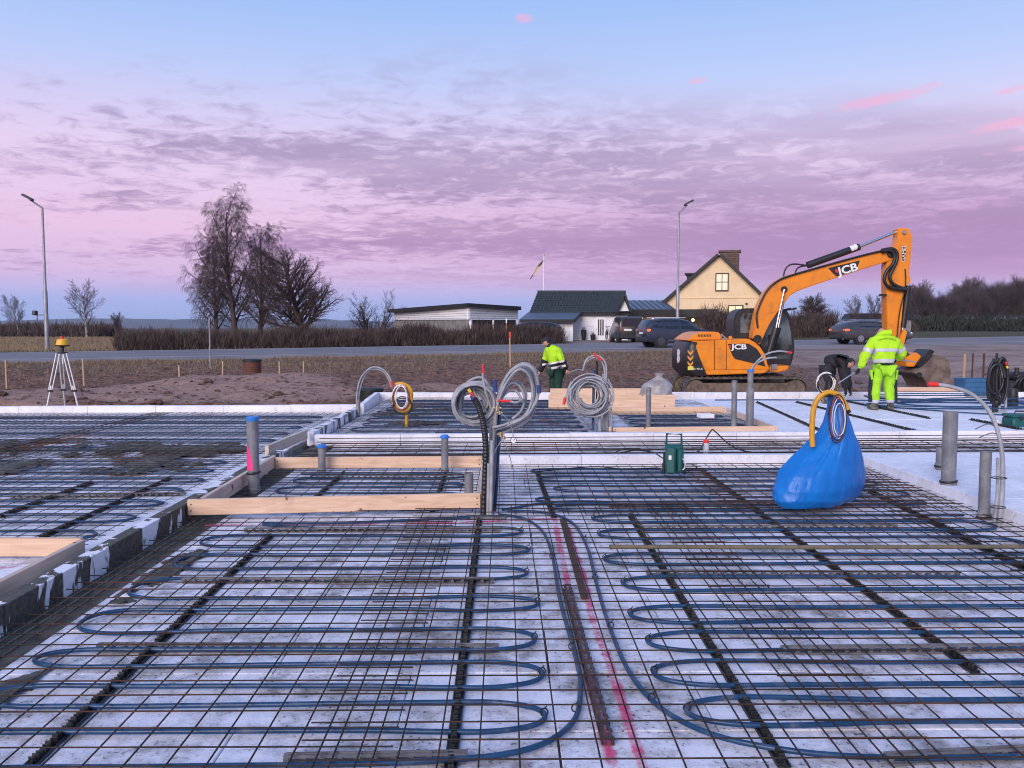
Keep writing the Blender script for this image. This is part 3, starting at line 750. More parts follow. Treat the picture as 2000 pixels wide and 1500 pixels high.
# cement slurry spilt over foam and mesh
def spill(label, x0, x1, y0, y1, thr, seed, z=.012, st=.05):
    mb = MB(); nx_ = int((x1 - x0) / st); ny_ = int((y1 - y0) / st); ix = {}
    def val(i, j):
        u, v = i / nx_, j / ny_; e = min(1, 5 * min(u, 1 - u, v, 1 - v))
        return fbm(x0 + i * st, y0 + j * st, 1.1, 4, seed) + .35 * fbm(x0 + i * st, y0 + j * st, 5, 3, seed) - (1 - e) * 1.2 - thr
    def vert(i, j):
        if (i, j) not in ix:
            x, y = x0 + i * st, y0 + j * st; ix[i, j] = len(mb.v); mb.v.append((x + .02 * fbm(x, y, 9, 2), y + .02 * fbm(x, y, 9, 2, 4), max(.003, z + .04 * val(i, j) + .012 * fbm(x, y, 12, 2))))
        return ix[i, j]
    for i in range(nx_):
        for j in range(ny_):
            if val(i + .5, j + .5) > 0: mb.f.append((vert(i, j), vert(i + 1, j), vert(i + 1, j + 1), vert(i, j + 1)))
    return tag(mb.build('cement_spill', 'concrete_wet', None, 80, fix=False, kind='stuff'), label, 'cement')
spill('grey-brown cement splashes over the left room mesh beside the capped pipe', -6.4, -2.95, 8.8, 12.6, -.05, 1.0, .03)
spill('dark cement splashes across the middle of the left room', -11.5, -4.5, 10.0, 13.0, .12, 3.0, .03)
spill('cement splashes along the inner left corner of the far room', -2.65, -.6, 13.2, 19.0, .10, 5.0, .03)
spill('cement crumbs along the edge of the foreground foam floor', -2.44, -2.1, 2.2, 7.0, .02, 7.0, .008, .03)
# ------------------------------------------------------------------ clip rails
CL = MB()
for s_ in (-1, 1):
    CL.box((s_ * .011, 0, .016), (.005, .022, .028), Matrix.Rotation(R(10 * s_), 3, 'Y'), .001)
    CL.box((s_ * .020, .006, .012), (.010, .006, .020))
CL.box((0, 0, .004), (.046, .026, .006)); CLIP_ME = CL.mesh('clip', 'plastic_black')
def rail(label, p0, p1, pitch=.05, wd=.05, clips=True):
    p0 = Vector(p0); p1 = Vector(p1); d = p1 - p0; L = d.length; a = math.atan2(d.y, d.x) - math.pi / 2
    t = thing('clip_rail', label, 'clip rail', p0, a, 'black pipe clip rails')
    mb = MB(); mb.box((0, L / 2, .004), (wd, L, .006))
    mb.box((-wd / 2 + .003, L / 2, .008), (.005, L, .010)); mb.box((wd / 2 - .003, L / 2, .008), (.005, L, .010))
    mb.build('base_strip', 'plastic_black', t)
    if clips:
        n = min(290, int(L / pitch))
        for i in range(n): link('clip', CLIP_ME, t, (rnd(-.003, .003), (i + .5) * L / n, .005 + rnd(0, .004)), (0, 0, R(90) + rnd(-.25, .25)))
    return t
rail('black clip rail in the left foreground, farthest left of the front room', G(528, 1050), G(58, 1500))
rail('black clip rail left of the pink lines, pointing at the conduit stack', (-0.215, 7.15, 0), (-0.20, 2.7, 0))
rail('black clip rail right of the pink lines', G(1232, 1010), G(1532, 1500))
rail('black clip rail running from behind the pressure washer past the blue bag', G(1372, 922), G(1905, 1316))
rail('black clip rail at the right side of the front room, beside the platform', G(1700, 962), (3.42, 3.3, 0))
rail('short black clip rail behind the conduit stack', G(1050, 926), G(1082, 1012))
rail('black clip rail inside the near wooden frame, left', (-1.80, 9.5, 0), (-1.82, 7.5, 0))
rail('black clip rail inside the near wooden frame, right', (-0.66, 9.5, 0), (-0.64, 7.5, 0))
rail('black clip rail in the left room nearest the smeared wall', G(335, 935), G(75, 1056), .06)
rail('second black clip rail in the left room, farther from the wall', G(180, 945), G(0, 1012), .06)
for i, (a_, b_) in enumerate((((1478, 786), (1660, 868)), ((1555, 786), (1800, 846)), ((1650, 784), (1815, 818)), ((1895, 820), (2010, 843)))):
    rail('black clip rail on the bare white floor, ' + ('leftmost', 'second from the left', 'under the lime-clad worker', 'at the right picture edge')[i], G(*a_, .015), G(*b_, .015), .08, .06)

# ------------------------------------------------------------------ spacer strips
def spacer(label, p0, p1, m='spacer_grey', h=.038, wd=.05):
    p0 = Vector(p0); p1 = Vector(p1); d = p1 - p0; L = d.length; a = math.atan2(d.y, d.x)
    t = thing('spacer_strip', label, 'spacer strip', p0, a, 'slotted rebar spacer strips')
    mb = MB()
    for s_ in (-1, 1):
        Rm = Matrix.Rotation(R(-14 * s_), 3, 'X')
        mb.box((L / 2, s_ * wd * .42, .004), (L, .010, .008)); mb.box((L / 2, s_ * wd * .25, h - .005), (L, .009, .009))
        n = int(L / .062)
        for i in range(n + 1): mb.box((i * L / n * .998 + .002, s_ * wd * .34, h / 2), (.02, .006, h - .008), Rm)
    n = int(L / .124)
    for i in range(n + 1): mb.box((i * L / n, 0, h - .004), (.022, wd * .5, .005))
    mb.build('slotted_profile', m, t, kind='stuff')
    return t
spacer('grey slotted spacer strip left, the farther of two long ones', G(360, 1139), G(962, 1139))
spacer('grey slotted spacer strip left, the nearer of two long ones', G(195, 1270), G(970, 1272))
spacer('grey slotted spacer strip just in front of the near wooden frame', G(480, 1040), G(975, 1038))
spacer('short grey slotted spacer strip at the bottom edge of the picture', G(560, 1492), G(908, 1486))
spacer('grey slotted spacer strip right of the pink lines, below the long grey tube', G(1265, 1124), G(1870, 1127))
spacer('rust-stained slotted spacer strip in the right foreground', G(1530, 1276), G(2150, 1270))
spacer('grey slotted spacer strip right of the pink lines, above the long grey tube', G(1255, 1036), G(1750, 1033))
spacer('slotted spacer strip in the bottom right corner', G(1735, 1490), G(2200, 1466))
spacer('dark slotted spacer strip lying along the pink lines', G(1108, 1152), G(1188, 1456), 'spacer_dark')
spacer('slotted spacer strip inside the near wooden frame', (-2.1, 9.2, 0), (-.5, 9.22, 0))
spacer('rusty slotted spacer strip in front of the blue bag', G(1190, 991), G(1560, 987), 'spacer_dark')
spacer('slotted spacer strip in the left room', G(25, 975), G(360, 968))
spacer('slotted spacer strip in the trench between the white strips', (-1.6, 10.9, -.03), (2.6, 11.0, -.03))
t = thing('flat_bar', 'brown rusty flat bar lying between the pink lines', 'steel bar', G(1100, 1015))
mb = MB(); mb.beam(G(1098, 1014, .012), G(1142, 1168, .012), .045, .012, .002); mb.build('bar', 'rust', t, world=True)
t = thing('plastic_tube', 'long straight grey-green tube lying across the rebar on the right', 'tube', G(1190, 1068))
mb = MB(); mb.tube([G(1190, 1068, .075), G(1600, 1069, .075), G(2120, 1067, .075)], .016, 10); mb.build('tube', 'rebar_green', t, 50, world=True)

# ------------------------------------------------------------------ pink spray lines
def paint(label, pts, wd, m='paint_pink', z=.0035):
    mb = MB(); pts = crom([(p[0], p[1], z) for p in pts], 8); L = []; Rr = []
    for i, p in enumerate(pts):
        d = (pts[min(i + 1, len(pts) - 1)] - pts[max(i - 1, 0)]).normalized(); n_ = Vector((-d.y, d.x, 0)) * wd / 2
        L.append(p + n_); Rr.append(p - n_)
    mb.strip(L, Rr); me = mb.mesh('spray_line', m, None, False)
    uv = me.uv_layers.new(name='UVMap')
    for poly in me.polygons:
        for li in poly.loop_indices: uv.data[li].uv = (me.loops[li].vertex_index % 2, me.loops[li].vertex_index // 2 * .1)
    return tag(link('spray_line', me), label, 'paint line')
paint('pink spray line running towards the viewer, left of the pair', [G(1083, 1012), G(1098, 1090), G(1130, 1230), G(1150, 1330), G(1205, 1520)], .10)
paint('pink spray line running towards the viewer, right of the pair', [G(1108, 1030), G(1140, 1130), G(1160, 1220), G(1195, 1310), G(1262, 1520)], .10)
paint('pink spray line along the front of the near wooden frame', [G(400, 1027), G(640, 1024), G(860, 1022), G(1085, 1013)], .12)
paint('short pink spray line beside the right plank of the wooden frame', [G(968, 930), G(965, 1000)], .08)
paint('faint pink spray mark under the blue bag', [G(1440, 974), G(1520, 970)], .12, 'paint_pale')
paint('pink spray line in the left room behind the corner plank', [G(0, 1110), G(70, 1105)], .07)
paint('pink spray patch on the far floor beside the hanging coil', [G(1050, 800), G(1085, 830), G(1170, 840)], .45, 'paint_pale')
paint('pink spray patch at the left picture edge', [G(0, 945), G(60, 935)], .25, 'paint_pale')

# ------------------------------------------------------------------ floor heating pipes
def hpipe(label, pts, k=5, r=.0118, z=.022, n=8, wob=.006, ties=(), name='heating_pipe'):
    out = []
    for p in crom([(p[0], p[1], p[2] if len(p) > 2 else z) for p in pts], k):
        out.append(Vector((p.x, p.y + wob * fbm(p.x, p.y, 1.3, 2), p.z)))
    t = thing(name, label, 'heating pipe', (out[0].x, out[0].y, 0), 0, 'blue floor heating pipes')
    mb = MB(); mb.tube(out, r, n); mb.build('tube', 'pipe_blue', t, 70, world=True)
    for (x, y) in ties:
        mb = MB(); ring = [(x + .016 * math.cos(a), y + .006, z + .012 + .018 * math.sin(a)) for a in [i * math.pi / 4 for i in range(8)]]
        mb.tube(ring, .0035, 5, True); mb.tube([(x, y, z + .03), (x + .008, y - .02, z + .05)], .003, 5)
        mb.build('cable_tie', 'plastic_black', t, world=True)
    return t
def serp(x0, x1, turns, first='R', g=.12, bow=.02):
    """turns: list of (centre y, x of the turn); pairs of runs joined at the x1 side, pairs joined to each other at the x0 side"""
    pts = []; ties = []
    for i, (yc, xt) in enumerate(turns):
        dirn = 1 if x1 > x0 else -1
        gg = g * rnd(.9, 1.12); ya, yb = yc + gg, yc - gg
        xl = x0
        if i == 0: pts.append((xl, ya))
        pts += [((x0 * .66 + x1 * .34), ya + rnd(-.012, .012)), ((x0 * .33 + x1 * .67), ya + rnd(-.012, .012)), (xt - dirn * .46, ya + bow), (xt - dirn * .22, ya + bow * .9), (xt - dirn * .055, yc + gg * .72), (xt, yc), (xt - dirn * .055, yc - gg * .72), (xt - dirn * .22, yb - bow * .9),
                (xt - dirn * .46, yb - bow), ((x0 * .33 + x1 * .67), yb + rnd(-.012, .012)), ((x0 * .66 + x1 * .34), yb + rnd(-.012, .012))]
        ties.append((xt - dirn * .004, yc))
        if i < len(turns) - 1:
            yn = turns[i + 1][0] + g; ym = (yb + yn) / 2; xe = x0 + rnd(-.06, .05)
            pts += [(xe + dirn * .42, yb + .012), (xe + dirn * .20, yb + .012), (xe + dirn * .05, ym + (yb - ym) * .7), (xe, ym), (xe + dirn * .05, ym + (yn - ym) * .7), (xe + dirn * .20, yn - .012), (xe + dirn * .42, yn - .012)]
    return pts, ties
tl = [(6.69, .14), (6.13, .18), (5.54, .15), (4.92, .20), (4.34, .16), (3.89, .18), (3.46, .17)]
pts, ties = serp(-2.32, .17, tl)
feed = [(-.05, 7.30), (.16, 7.16), (.30, 6.7), (.34, 6.0), (.33, 5.0), (.35, 4.1), (.34, 3.72), (.27, 3.38), (.05, 3.16), (-.4, 3.08), (-1.2, 3.06), (-2.5, 3.05)]
hpipe('blue heating pipe winding over the left foreground', [(-.3, 7.2), (-1.2, 7.02), (-2.0, 6.98)] + pts[1:] + [(-2.6, 3.34)], 6, ties=ties)
hpipe('blue feed pipe along the pink lines, curving off to the left', feed, 6, ties=[(.335, 5.9), (.34, 4.2), (.3, 3.5)])
tr = [(7.14, .75), (6.60, .74), (5.87, .70), (5.30, .75), (4.72, .71), (4.30, .74), (3.90, .70), (3.50, .77)]
pts, ties = serp(3.98, .72, tr)
hpipe('blue heating pipe winding over the right foreground', pts + [(4.1, 3.38)], 6, ties=ties)
hpipe('blue feed pipe right of the pink lines, curving off to the right', [(.02, 7.45), (.35, 7.38), (.56, 7.0), (.61, 6.2), (.58, 5.2), (.57, 4.4), (.60, 3.8), (.72, 3.42), (.98, 3.2), (1.5, 3.1), (2.6, 3.12), (4.0, 3.1)], 6, ties=[(.615, 6.4), (.585, 5.4), (.575, 4.5), (.64, 3.6)])
pts, ties = serp(-2.25, -.45, [(9.25, -.42), (8.7, -.42), (8.15, -.42), (7.65, -.42)])
hpipe('blue heating pipe inside the near wooden frame', pts, 5)
pts, ties = serp(3.9, .30, [(9.55, .3), (9.05, .35), (8.5, .5), (7.95, .3), (7.58, .45)])
hpipe('blue heating pipe behind the blue bag and the pressure washer', pts, 5)
hpipe('blue pipe curving out of the conduit stack towards the right', [(-.02, 7.5), (.15, 7.62), (.35, 7.78), (.7, 7.86), (1.3, 7.78), (1.9, 7.76)], 6)
pts, ties = serp(-8.6, -3.2, [(10.2, -3.35), (9.6, -3.3), (9.0, -3.2), (8.4, -3.2), (7.8, -3.15), (7.2, -3.15), (6.6, -3.2)])
hpipe('blue heating pipe of the left room nearest the smeared wall', pts, 4)
pts, ties = serp(-12.2, -3.2, [(15.4, -3.3), (14.6, -3.3), (13.8, -3.3), (13.0, -3.3), (12.2, -3.3), (11.4, -3.4)])
hpipe('blue heating pipe of the left room near the far white beam', pts, 4, n=6)
pts, ties = serp(-2.4, 1.5, [(18.8, 1.3), (18.1, 1.3), (17.4, 1.2), (16.7, 1.3), (16.0, 1.3), (15.3, 1.3), (14.6, 1.3), (13.9, 1.3), (13.2, 1.3)])
hpipe('blue heating pipe of the far room around the yellow conduit', pts, 4, n=6)
pts, ties = serp(2.1, 4.0, [(15.5, 4.0), (14.8, 4.0), (14.1, 4.0), (13.5, 4.0)])
hpipe('blue heating pipe inside the far wooden box', pts, 4, n=6)
hpipe('blue pipe lying along the far beam on the bare white floor', [(4.7, 18.9), (6, 18.95), (8, 18.8), (10, 18.9), (12.5, 18.8)], 5, z=.03, n=6)
# loose pipe tangle on the white floor
random.seed(21)
tp = []
for k in range(7):
    cx, cy = 9.6 + rnd(-.5, .5), 17.2 + rnd(-.5, .6); rx, ry = rnd(1.3, 2.1), rnd(.5, 1.0); ph = rnd(0, 1)
    for i in range(10):
        a = ph + i / 10 * 2 * math.pi
        tp.append((cx + rx * math.cos(a), cy + ry * math.sin(a), .035 + .035 * k * .8))
hpipe('loose tangle of blue pipe on the bare white floor behind the lime-clad worker', tp, 5, z=.03, n=6)
hpipe('single blue pipe sweeping over the white floor towards the right edge', [(7.6, 17.6), (8.6, 16.2), (9.8, 15.2), (11.2, 14.9), (12.6, 15.4)], 5, z=.03, n=6)
# ------------------------------------------------------------------ standing pipes
random.seed(11)
def cap_part(t, z, r, rim=1.25, h=.03, m='cap_blue'):
    mb = MB(); mb.lathe([(r * .9, z - .012), (r * rim, z - .012), (r * rim, z + .006), (r * 1.08, z + .010), (r * 1.05, z + h), (r * .6, z + h + .004)], n=20)
    mb.build('cap', m, t, 40)
def standpipe(label, base, h, r, cap=None, collar=None, lean=(0, 0), foot=True, top_open=True):
    t = thing('standing_pipe', label, 'pipe', base)
    prof = [(r, -.03), (r, h)] if not top_open else [(r, -.03), (r, h), (r * .9, h), (r * .9, h - .15)]
    mb = MB(); M = Matrix.Rotation(lean[0], 3, 'Y') @ Matrix.Rotation(lean[1], 3, 'X')
    mb.lathe(prof, n=24, M=M); mb.build('tube', 'pvc_grey', t, 40)
    if foot:
        mb = MB(); mb.lathe([(r * 1.12, 0), (r * 1.12, .05), (r * 1.02, .058)], n=20); mb.build('socket', 'pvc_grey', t, 40)
    if cap: cap_part(t, h, r, *cap)
    if collar is not None:
        mb = MB(); ring = [(r * 1.08 * math.cos(a), r * 1.08 * math.sin(a), collar + .006 * math.cos(a)) for a in [i * math.pi / 10 for i in range(20)]]
        mb.tube(ring, .012, 6, True); mb.build('rubber_ring', 'plastic_black', t, 60)
    return t
p = G(496, 962)
t = standpipe('tall grey pipe with blue cap and pink tape at the left plank', p, .73, .058, (1.05, .03), .20)
mb = MB()
pr = []
for i in range(7):
    a0 = R(200) + i * R(14); zt = .50 - .018 * i * i * .35; zb = .23
    pr.append((Vector((.0595 * math.cos(a0), .0595 * math.sin(a0), zb)), Vector((.0595 * math.cos(a0), .0595 * math.sin(a0), zt))))
mb.strip([q[0] for q in pr], [q[1] for q in pr]); mb.build('pink_tape', 'tape_pink', t, 60, label='pink tape wrapped round the pipe')
standpipe('short grey pipe with blue cap behind the left half of the wooden frame', G(629, 925), .31, .042, (1.35, .022))
standpipe('grey pipe with wide blue cap by the right half of the wooden frame', G(869, 926), .42, .040, (1.35, .022))
standpipe('small open grey pipe stub beside the conduit stack', G(916, 982), .28, .042)
standpipe('thick grey pipe standing on the white platform at the right', A(1852, 950, 8.05) , .72, .066, collar=.05)
standpipe('short grey pipe half hidden behind the thick pipe on the platform', A(1838, 915, 8.9), .22, .055, collar=.03)
standpipe('grey pipe in front of the platform edge at the right', G(1921, 1014), .58, .046, collar=.02)
standpipe('thin grey pipe left in the far wooden box', G(1266, 838), .68, .042)
standpipe('thin grey pipe right in the far wooden box, middle of three', G(1433, 838), .79, .044)
t = standpipe('grey two-step pipe with blue cap and bent conduits in the far box', G(1464, 838), .68, .062)
mb = MB(); mb.lathe([(.046, .66), (.046, .93)], n=18); mb.build('upper_tube', 'pvc_grey', t, 40)
mb = MB(); mb.lathe([(.052, .93), (.058, .935), (.058, .965), (.03, .97)], n=18); mb.build('cap', 'cap_blue', t, 40)
for k, pp in enumerate((((0, 0, .95), (.06, 0, 1.05), (.22, 0, 1.20), (.42, 0, 1.26), (.60, 0, 1.25)), ((.02, .02, .95), (.09, .02, 1.05), (.25, .02, 1.14), (.42, .02, 1.16)))):
    mb = MB(); mb.tube(crom(pp, 5), .014, 8); mb.build('conduit', 'conduit_grey', t, 60)
mb = MB(); mb.tube([(.58, 0, 1.25), (.66, 0, 1.235)], .017, 8); mb.build('end_cap', 'tape_red', t, 60)

# conduit bundle bent over at the right
t = thing('conduit_bundle', 'grey conduits rising at the right edge and bending over to the left', 'conduit', G(1950, 1034))
o0 = Vector(t.location)
P_ = [A(x, y, Y) for x, y, Y in ((1950, 1036, 6.95), (1957, 960, 6.95), (1957, 890, 6.95), (1948, 840, 6.98), (1930, 800, 7.02), (1898, 770, 7.06), (1860, 756, 7.1), (1832, 751, 7.12))]
for k, (dx_, dy_, n_) in enumerate(((0, 0, 8), (.03, .03, 5), (-.03, .02, 3))):
    mb = MB(); mb.tube(crom([Vector(q) + Vector((dx_ * (1 - i * .1), dy_, -.01 * k)) for i, q in enumerate(P_[:n_])], 5), .017 - .002 * k, 10); mb.build('tube', 'conduit_grey', t, 60, world=True)
mb = MB(); mb.tube([P_[-1], A(1812, 750, 7.13)], .021, 10); mb.build('end_cap', 'tape_red', t, 60, world=True)
for z in (.18, .42): 
    mb = MB(); mb.tube([o0 + Vector((.0 + .06 * math.cos(a), .02 + .05 * math.sin(a), z)) for a in [i * math.pi / 5 for i in range(10)]], .004, 5, True); mb.build('cable_tie', 'plastic_black', t, world=True)
for k, pp in enumerate((((1905, 838), (1930, 828), (1948, 836)), ((1912, 855), (1935, 846), (1948, 848)))):
    mb = MB(); mb.tube(crom([A(x, y, 7.0) for x, y in pp], 5), .005, 6); mb.build('wire', 'pvc_grey', t, 60, world=True)

def coil(c, rx, rz, turns, depth, r, tilt=(0, 0), jit=.03, ph=0.0, seg=18, start=None, end=None):
    pts = []
    if start: pts += [Vector(q) for q in start]
    M = Matrix.Rotation(tilt[0], 3, 'Z') @ Matrix.Rotation(tilt[1], 3, 'X')
    jx = [rnd(1 - jit * 2, 1 + jit) for _ in range(turns + 2)]; jc = [(rnd(-jit, jit) * rx, rnd(-jit, jit) * rz) for _ in range(turns + 2)]
    n = turns * seg
    for i in range(n + 1):
        k = i / seg; a_ = int(k); f = k - a_
        s_ = jx[a_] * (1 - f) + jx[a_ + 1] * f; cx = jc[a_][0] * (1 - f) + jc[a_ + 1][0] * f; cz = jc[a_][1] * (1 - f) + jc[a_ + 1][1] * f
        an = ph + k * 2 * math.pi
        pts.append(Vector(c) + M @ Vector((cx + rx * s_ * math.cos(an), depth * (k / turns - .5) + rnd(-.004, .004), cz + rz * s_ * math.sin(an))))
    if end: pts += [Vector(q) for q in end]
    return pts
# ------------------------------------------------------------------ conduit stack with coils (beside the wooden frame)
YS = 7.52
t = thing('conduit_stack', 'stack of upright conduits with tangled grey coils behind the black conduit', 'conduit', (-.12, YS, 0))
def ST(x, y, dy=0.0): return A(x, y, YS + dy)
for k, (x0, x1, yt) in enumerate(((952, 958, 800), (960, 968, 780), (966, 974, 790), (957, 976, 850))):
    mb = MB(); mb.tube(crom([ST(x0, 1003, .02 * k), ST((x0 + x1) / 2 + 1, 930, .02 * k), ST(x1, 860, .02 * k), ST(x1 + 2, yt, .02 * k)], 4), .014, 8)
    mb.build('upright_conduit', ('conduit_grey', 'pvc_grey', 'pipe_blue', 'conduit_grey')[k], t, 60, world=True)
random.seed(5)
mb = MB(); mb.tube(coil(ST(927, 787), .180, .168, 9, .16, .0115, (R(12), 0), .12, R(-60), end=[ST(968, 820), ST(964, 880), ST(960, 960)]), .0115, 8); mb.build('coil', 'conduit_grey', t, 70, world=True)
mb = MB(); mb.tube(coil(ST(924, 789, .07), .15, .145, 5, .07, .0115, (R(8), 0), .14, R(30)), .0115, 8); mb.build('coil', 'conduit_grey', t, 70, world=True)
loops = [[(962, 900), (968, 800), (985, 745), (1015, 714), (1042, 722), (1052, 760), (1046, 790)],
         [(960, 900), (966, 810), (985, 755), (1012, 722), (1034, 735), (1040, 775), (1025, 812), (990, 828), (962, 835)],
         [(961, 890), (967, 800), (990, 736), (1020, 710), (1046, 724), (1050, 768), (1034, 806), (1003, 826), (966, 840)],
         [(963, 880), (972, 790), (992, 752), (1012, 752), (1024, 775), (1018, 802), (1000, 818)],
         [(963, 880), (972, 800), (988, 768), (1008, 764), (1024, 790)],
         [(962, 860), (962, 780), (945, 740), (920, 742), (905, 760), (898, 790)],
         [(961, 870), (958, 780), (938, 748), (925, 760), (940, 790), (955, 810)]]
random.seed(17)
for k in range(10):
    b_ = loops[(2, 1, 0, 2, 3, 5, 1, 2, 6, 0)[k]]; j1, j2 = rnd(-9, 6), rnd(-3, 12)
    loops.append([(x + j1 * min(1, i * .3) + rnd(-2, 2), y + j2 * min(1, i * .3) + rnd(-3, 3)) for i, (x, y) in enumerate(b_)])
for k, lp in enumerate(loops):
    mb = MB(); mb.tube(crom([ST(x, y, .018 * k - .05 + .04 * math.sin(i * 1.3 + k)) for i, (x, y) in enumerate(lp)], 6), .0118, 8); mb.build('loop', 'conduit_grey', t, 70, world=True)
for (x0, y0, x1, y1, m) in ((966, 742, 968, 766, 'tape_blue'), (1052, 752, 1053, 768, 'tape_blue'), (943, 712, 944, 730, 'tape_red'), (972, 782, 998, 784, 'tape_red')):
    mb = MB(); mb.tube([ST(x0, y0, -.06), ST(x1, y1, -.06)], .018 if m == 'tape_blue' else .011, 8); mb.build('end_tape', m, t, 60, world=True)
mb = MB(); mb.tube(crom([ST(943, 728, -.06), ST(944, 745, -.055), ST(950, 770, -.05), ST(960, 800, -.03)], 4), .0118, 8); mb.build('loop', 'conduit_grey', t, 70, world=True)
mb = MB(); mb.tube(crom([ST(996, 784, -.06), ST(1010, 786, -.05), ST(1024, 778, 0)], 4), .0118, 8); mb.build('loop', 'conduit_grey', t, 70, world=True)
# pressure test fittings
for k, (x, y, r_) in enumerate(((971, 797, .022), (976, 806, .016), (978, 848, .02), (984, 855, .014), (1003, 861, .012))):
    mb = MB(); c = ST(x, y, -.10); mb.cyl(c - Vector((0, 0, r_)), c + Vector((0, 0, r_)), r_, n=10); mb.cyl(c - Vector((r_ * 1.6, 0, 0)), c + Vector((r_ * 1.6, 0, 0)), r_ * .55, n=8); mb.build('brass_fitting', 'brass', t, 50, world=True)
for lp in ([(978, 806), (992, 820), (1000, 838), (1003, 856)], [(980, 855), (992, 880), (999, 905)], [(980, 858), (968, 880), (950, 925)], [(980, 860), (972, 872), (956, 890)]):
    mb = MB(); mb.tube(crom([ST(x, y, -.11) for x, y in lp], 5), .0035, 6); mb.build('test_hose', 'steel', t, 60, world=True)
mb = MB(); c = ST(1003, 860, -.12); mb.cyl(c, c + Vector((0, .025, 0)), .027, n=18); g_ = mb.build('pressure_gauge', 'plastic_black', t, 50, world=True)
mb = MB(); mb.cyl(c - Vector((0, .003, 0)), c + Vector((0, .002, 0)), .023, n=18); mb.v = [(p_[0] - t.location.x, p_[1] - t.location.y, p_[2]) for p_ in mb.v]; mb.build('dial', 'gauge_face', g_, 50)
mb = MB(); mb.beam(c - Vector((.004, .005, .002)), c + Vector((.014, -.005, .014)), .003, .002); mb.v = [(p_[0] - t.location.x, p_[1] - t.location.y, p_[2]) for p_ in mb.v]; mb.build('needle', 'nail', g_)
mb = MB(); c = ST(1000, 907, -.11); mb.cyl(c, c - Vector((0, 0, .04)), .008, .004, n=8); mb.build('valve', 'brass', t, 50, world=True)
# black corrugated conduit
t = thing('black_conduit', 'thick black corrugated conduit leaning left with red and yellow tip', 'conduit', G(946, 1005))
path = crom([A(x, y, 7.40) for x, y in ((944, 1006), (947, 940), (949, 880), (945, 832), (936, 798), (926, 778))], 16)
rad = [.0265 + (.0022 if i % 2 else -.0012) for i in range(len(path))]
mb = MB(); mb.tube(path, .026, 12, radii=rad); mb.build('corrugated_tube', 'conduit_black', t, None, world=True)
for (a_, b_, r_, m) in (((924, 780), (921, 772), .016, 'tape_blue'), ((925, 776), (919, 766), .014, 'tape_red'), ((919, 766), (915, 760), .014, 'tape_yellow')):
    mb = MB(); mb.tube([A(*a_, 7.38), A(*b_, 7.38)], r_, 10); mb.build('end_tape', m, t, 60, world=True)
t = thing('grey_conduit_pair', 'two grey conduits strapped upright to the black conduit', 'conduit', G(953, 1008))
for k, (x, y) in enumerate(((955, 905), (961, 860))):
    mb = MB(); mb.tube([A(953 + 5 * k, 1006, 7.36), A(x, y, 7.36)], .016, 10); mb.build('tube', 'conduit_grey', t, 60, world=True)
t = thing('base_plate', 'small perforated steel plate at the foot of the black conduit', 'plate', G(945, 1010))
mb = MB(); mb.box((.02, -.05, .012), (.34, .09, .018), None, .003); mb.build('plate', 'spacer_grey', t)
for i in range(6):
    mb = MB(); mb.cyl((-.12 + i * .055, -.05, .020), (-.12 + i * .055, -.05, .024), .010, n=8); mb.build('hole', 'nail', t)

# ------------------------------------------------------------------ far hanging coil
YC = 13.0
t = thing('conduit_coil', 'big grey conduit coil hung on upright pipes in front of the far wooden planks', 'conduit coil', G(1181, 849))
def SC_(x, y, dy=0.0): return A(x, y, YC + dy)
for k, (x0, y0, x1, y1, m, r_) in enumerate(((1172, 850, 1170, 775, 'conduit_grey', .025), (1186, 850, 1184, 760, 'pvc_grey', .03), (1158, 840, 1160, 722, 'pipe_blue', .02), (1180, 850, 1178, 730, 'conduit_grey', .02), (1166, 790, 1166, 705, 'conduit_black', .02))):
    mb = MB(); mb.tube([SC_(x0, y0, .03 * k), SC_(x1, y1, .03 * k)], r_, 8); mb.build('upright_conduit', m, t, 60, world=True)
random.seed(9)
for k, (cx, cy, rx, rz, tn, ph) in enumerate(((1152, 773, .325, .31, 6, 40), (1154, 772, .25, .25, 6, 100), (1150, 775, .35, .29, 3, 0), (1150, 772, .18, .20, 3, 200))):
    mb = MB(); mb.tube(coil(SC_(cx, cy, -.12 + .03 * k), rx, rz, tn, .16, .0135, (0, 0), .15, R(ph)), .0125, 8); mb.build('coil', 'conduit_grey', t, 70, world=True)
for k, lp in enumerate(([(1178, 800), (1184, 740), (1182, 708), (1165, 694), (1146, 702), (1138, 724)], [(1174, 800), (1181, 745), (1178, 712), (1162, 698), (1145, 708), (1140, 722)], [(1192, 848), (1194, 800), (1180, 770)],  [(1116, 745), (1108, 765), (1103, 785)], [(1150, 728), (1130, 722), (1112, 728)])):
    mb = MB(); mb.tube(crom([SC_(x, y, -.05 + .02 * k) for x, y in lp], 6), .0135, 8); mb.build('loop', 'conduit_grey' if k < 4 else 'pvc_grey', t, 70, world=True)
for (x0, y0, x1, y1) in ((1104, 776, 1101, 790), (1160, 690, 1164, 696), (1168, 696, 1174, 704)):
    mb = MB(); mb.tube([SC_(x0, y0, -.05), SC_(x1, y1, -.05)], .022, 8); mb.build('end_tape', 'tape_red', t, 60, world=True)

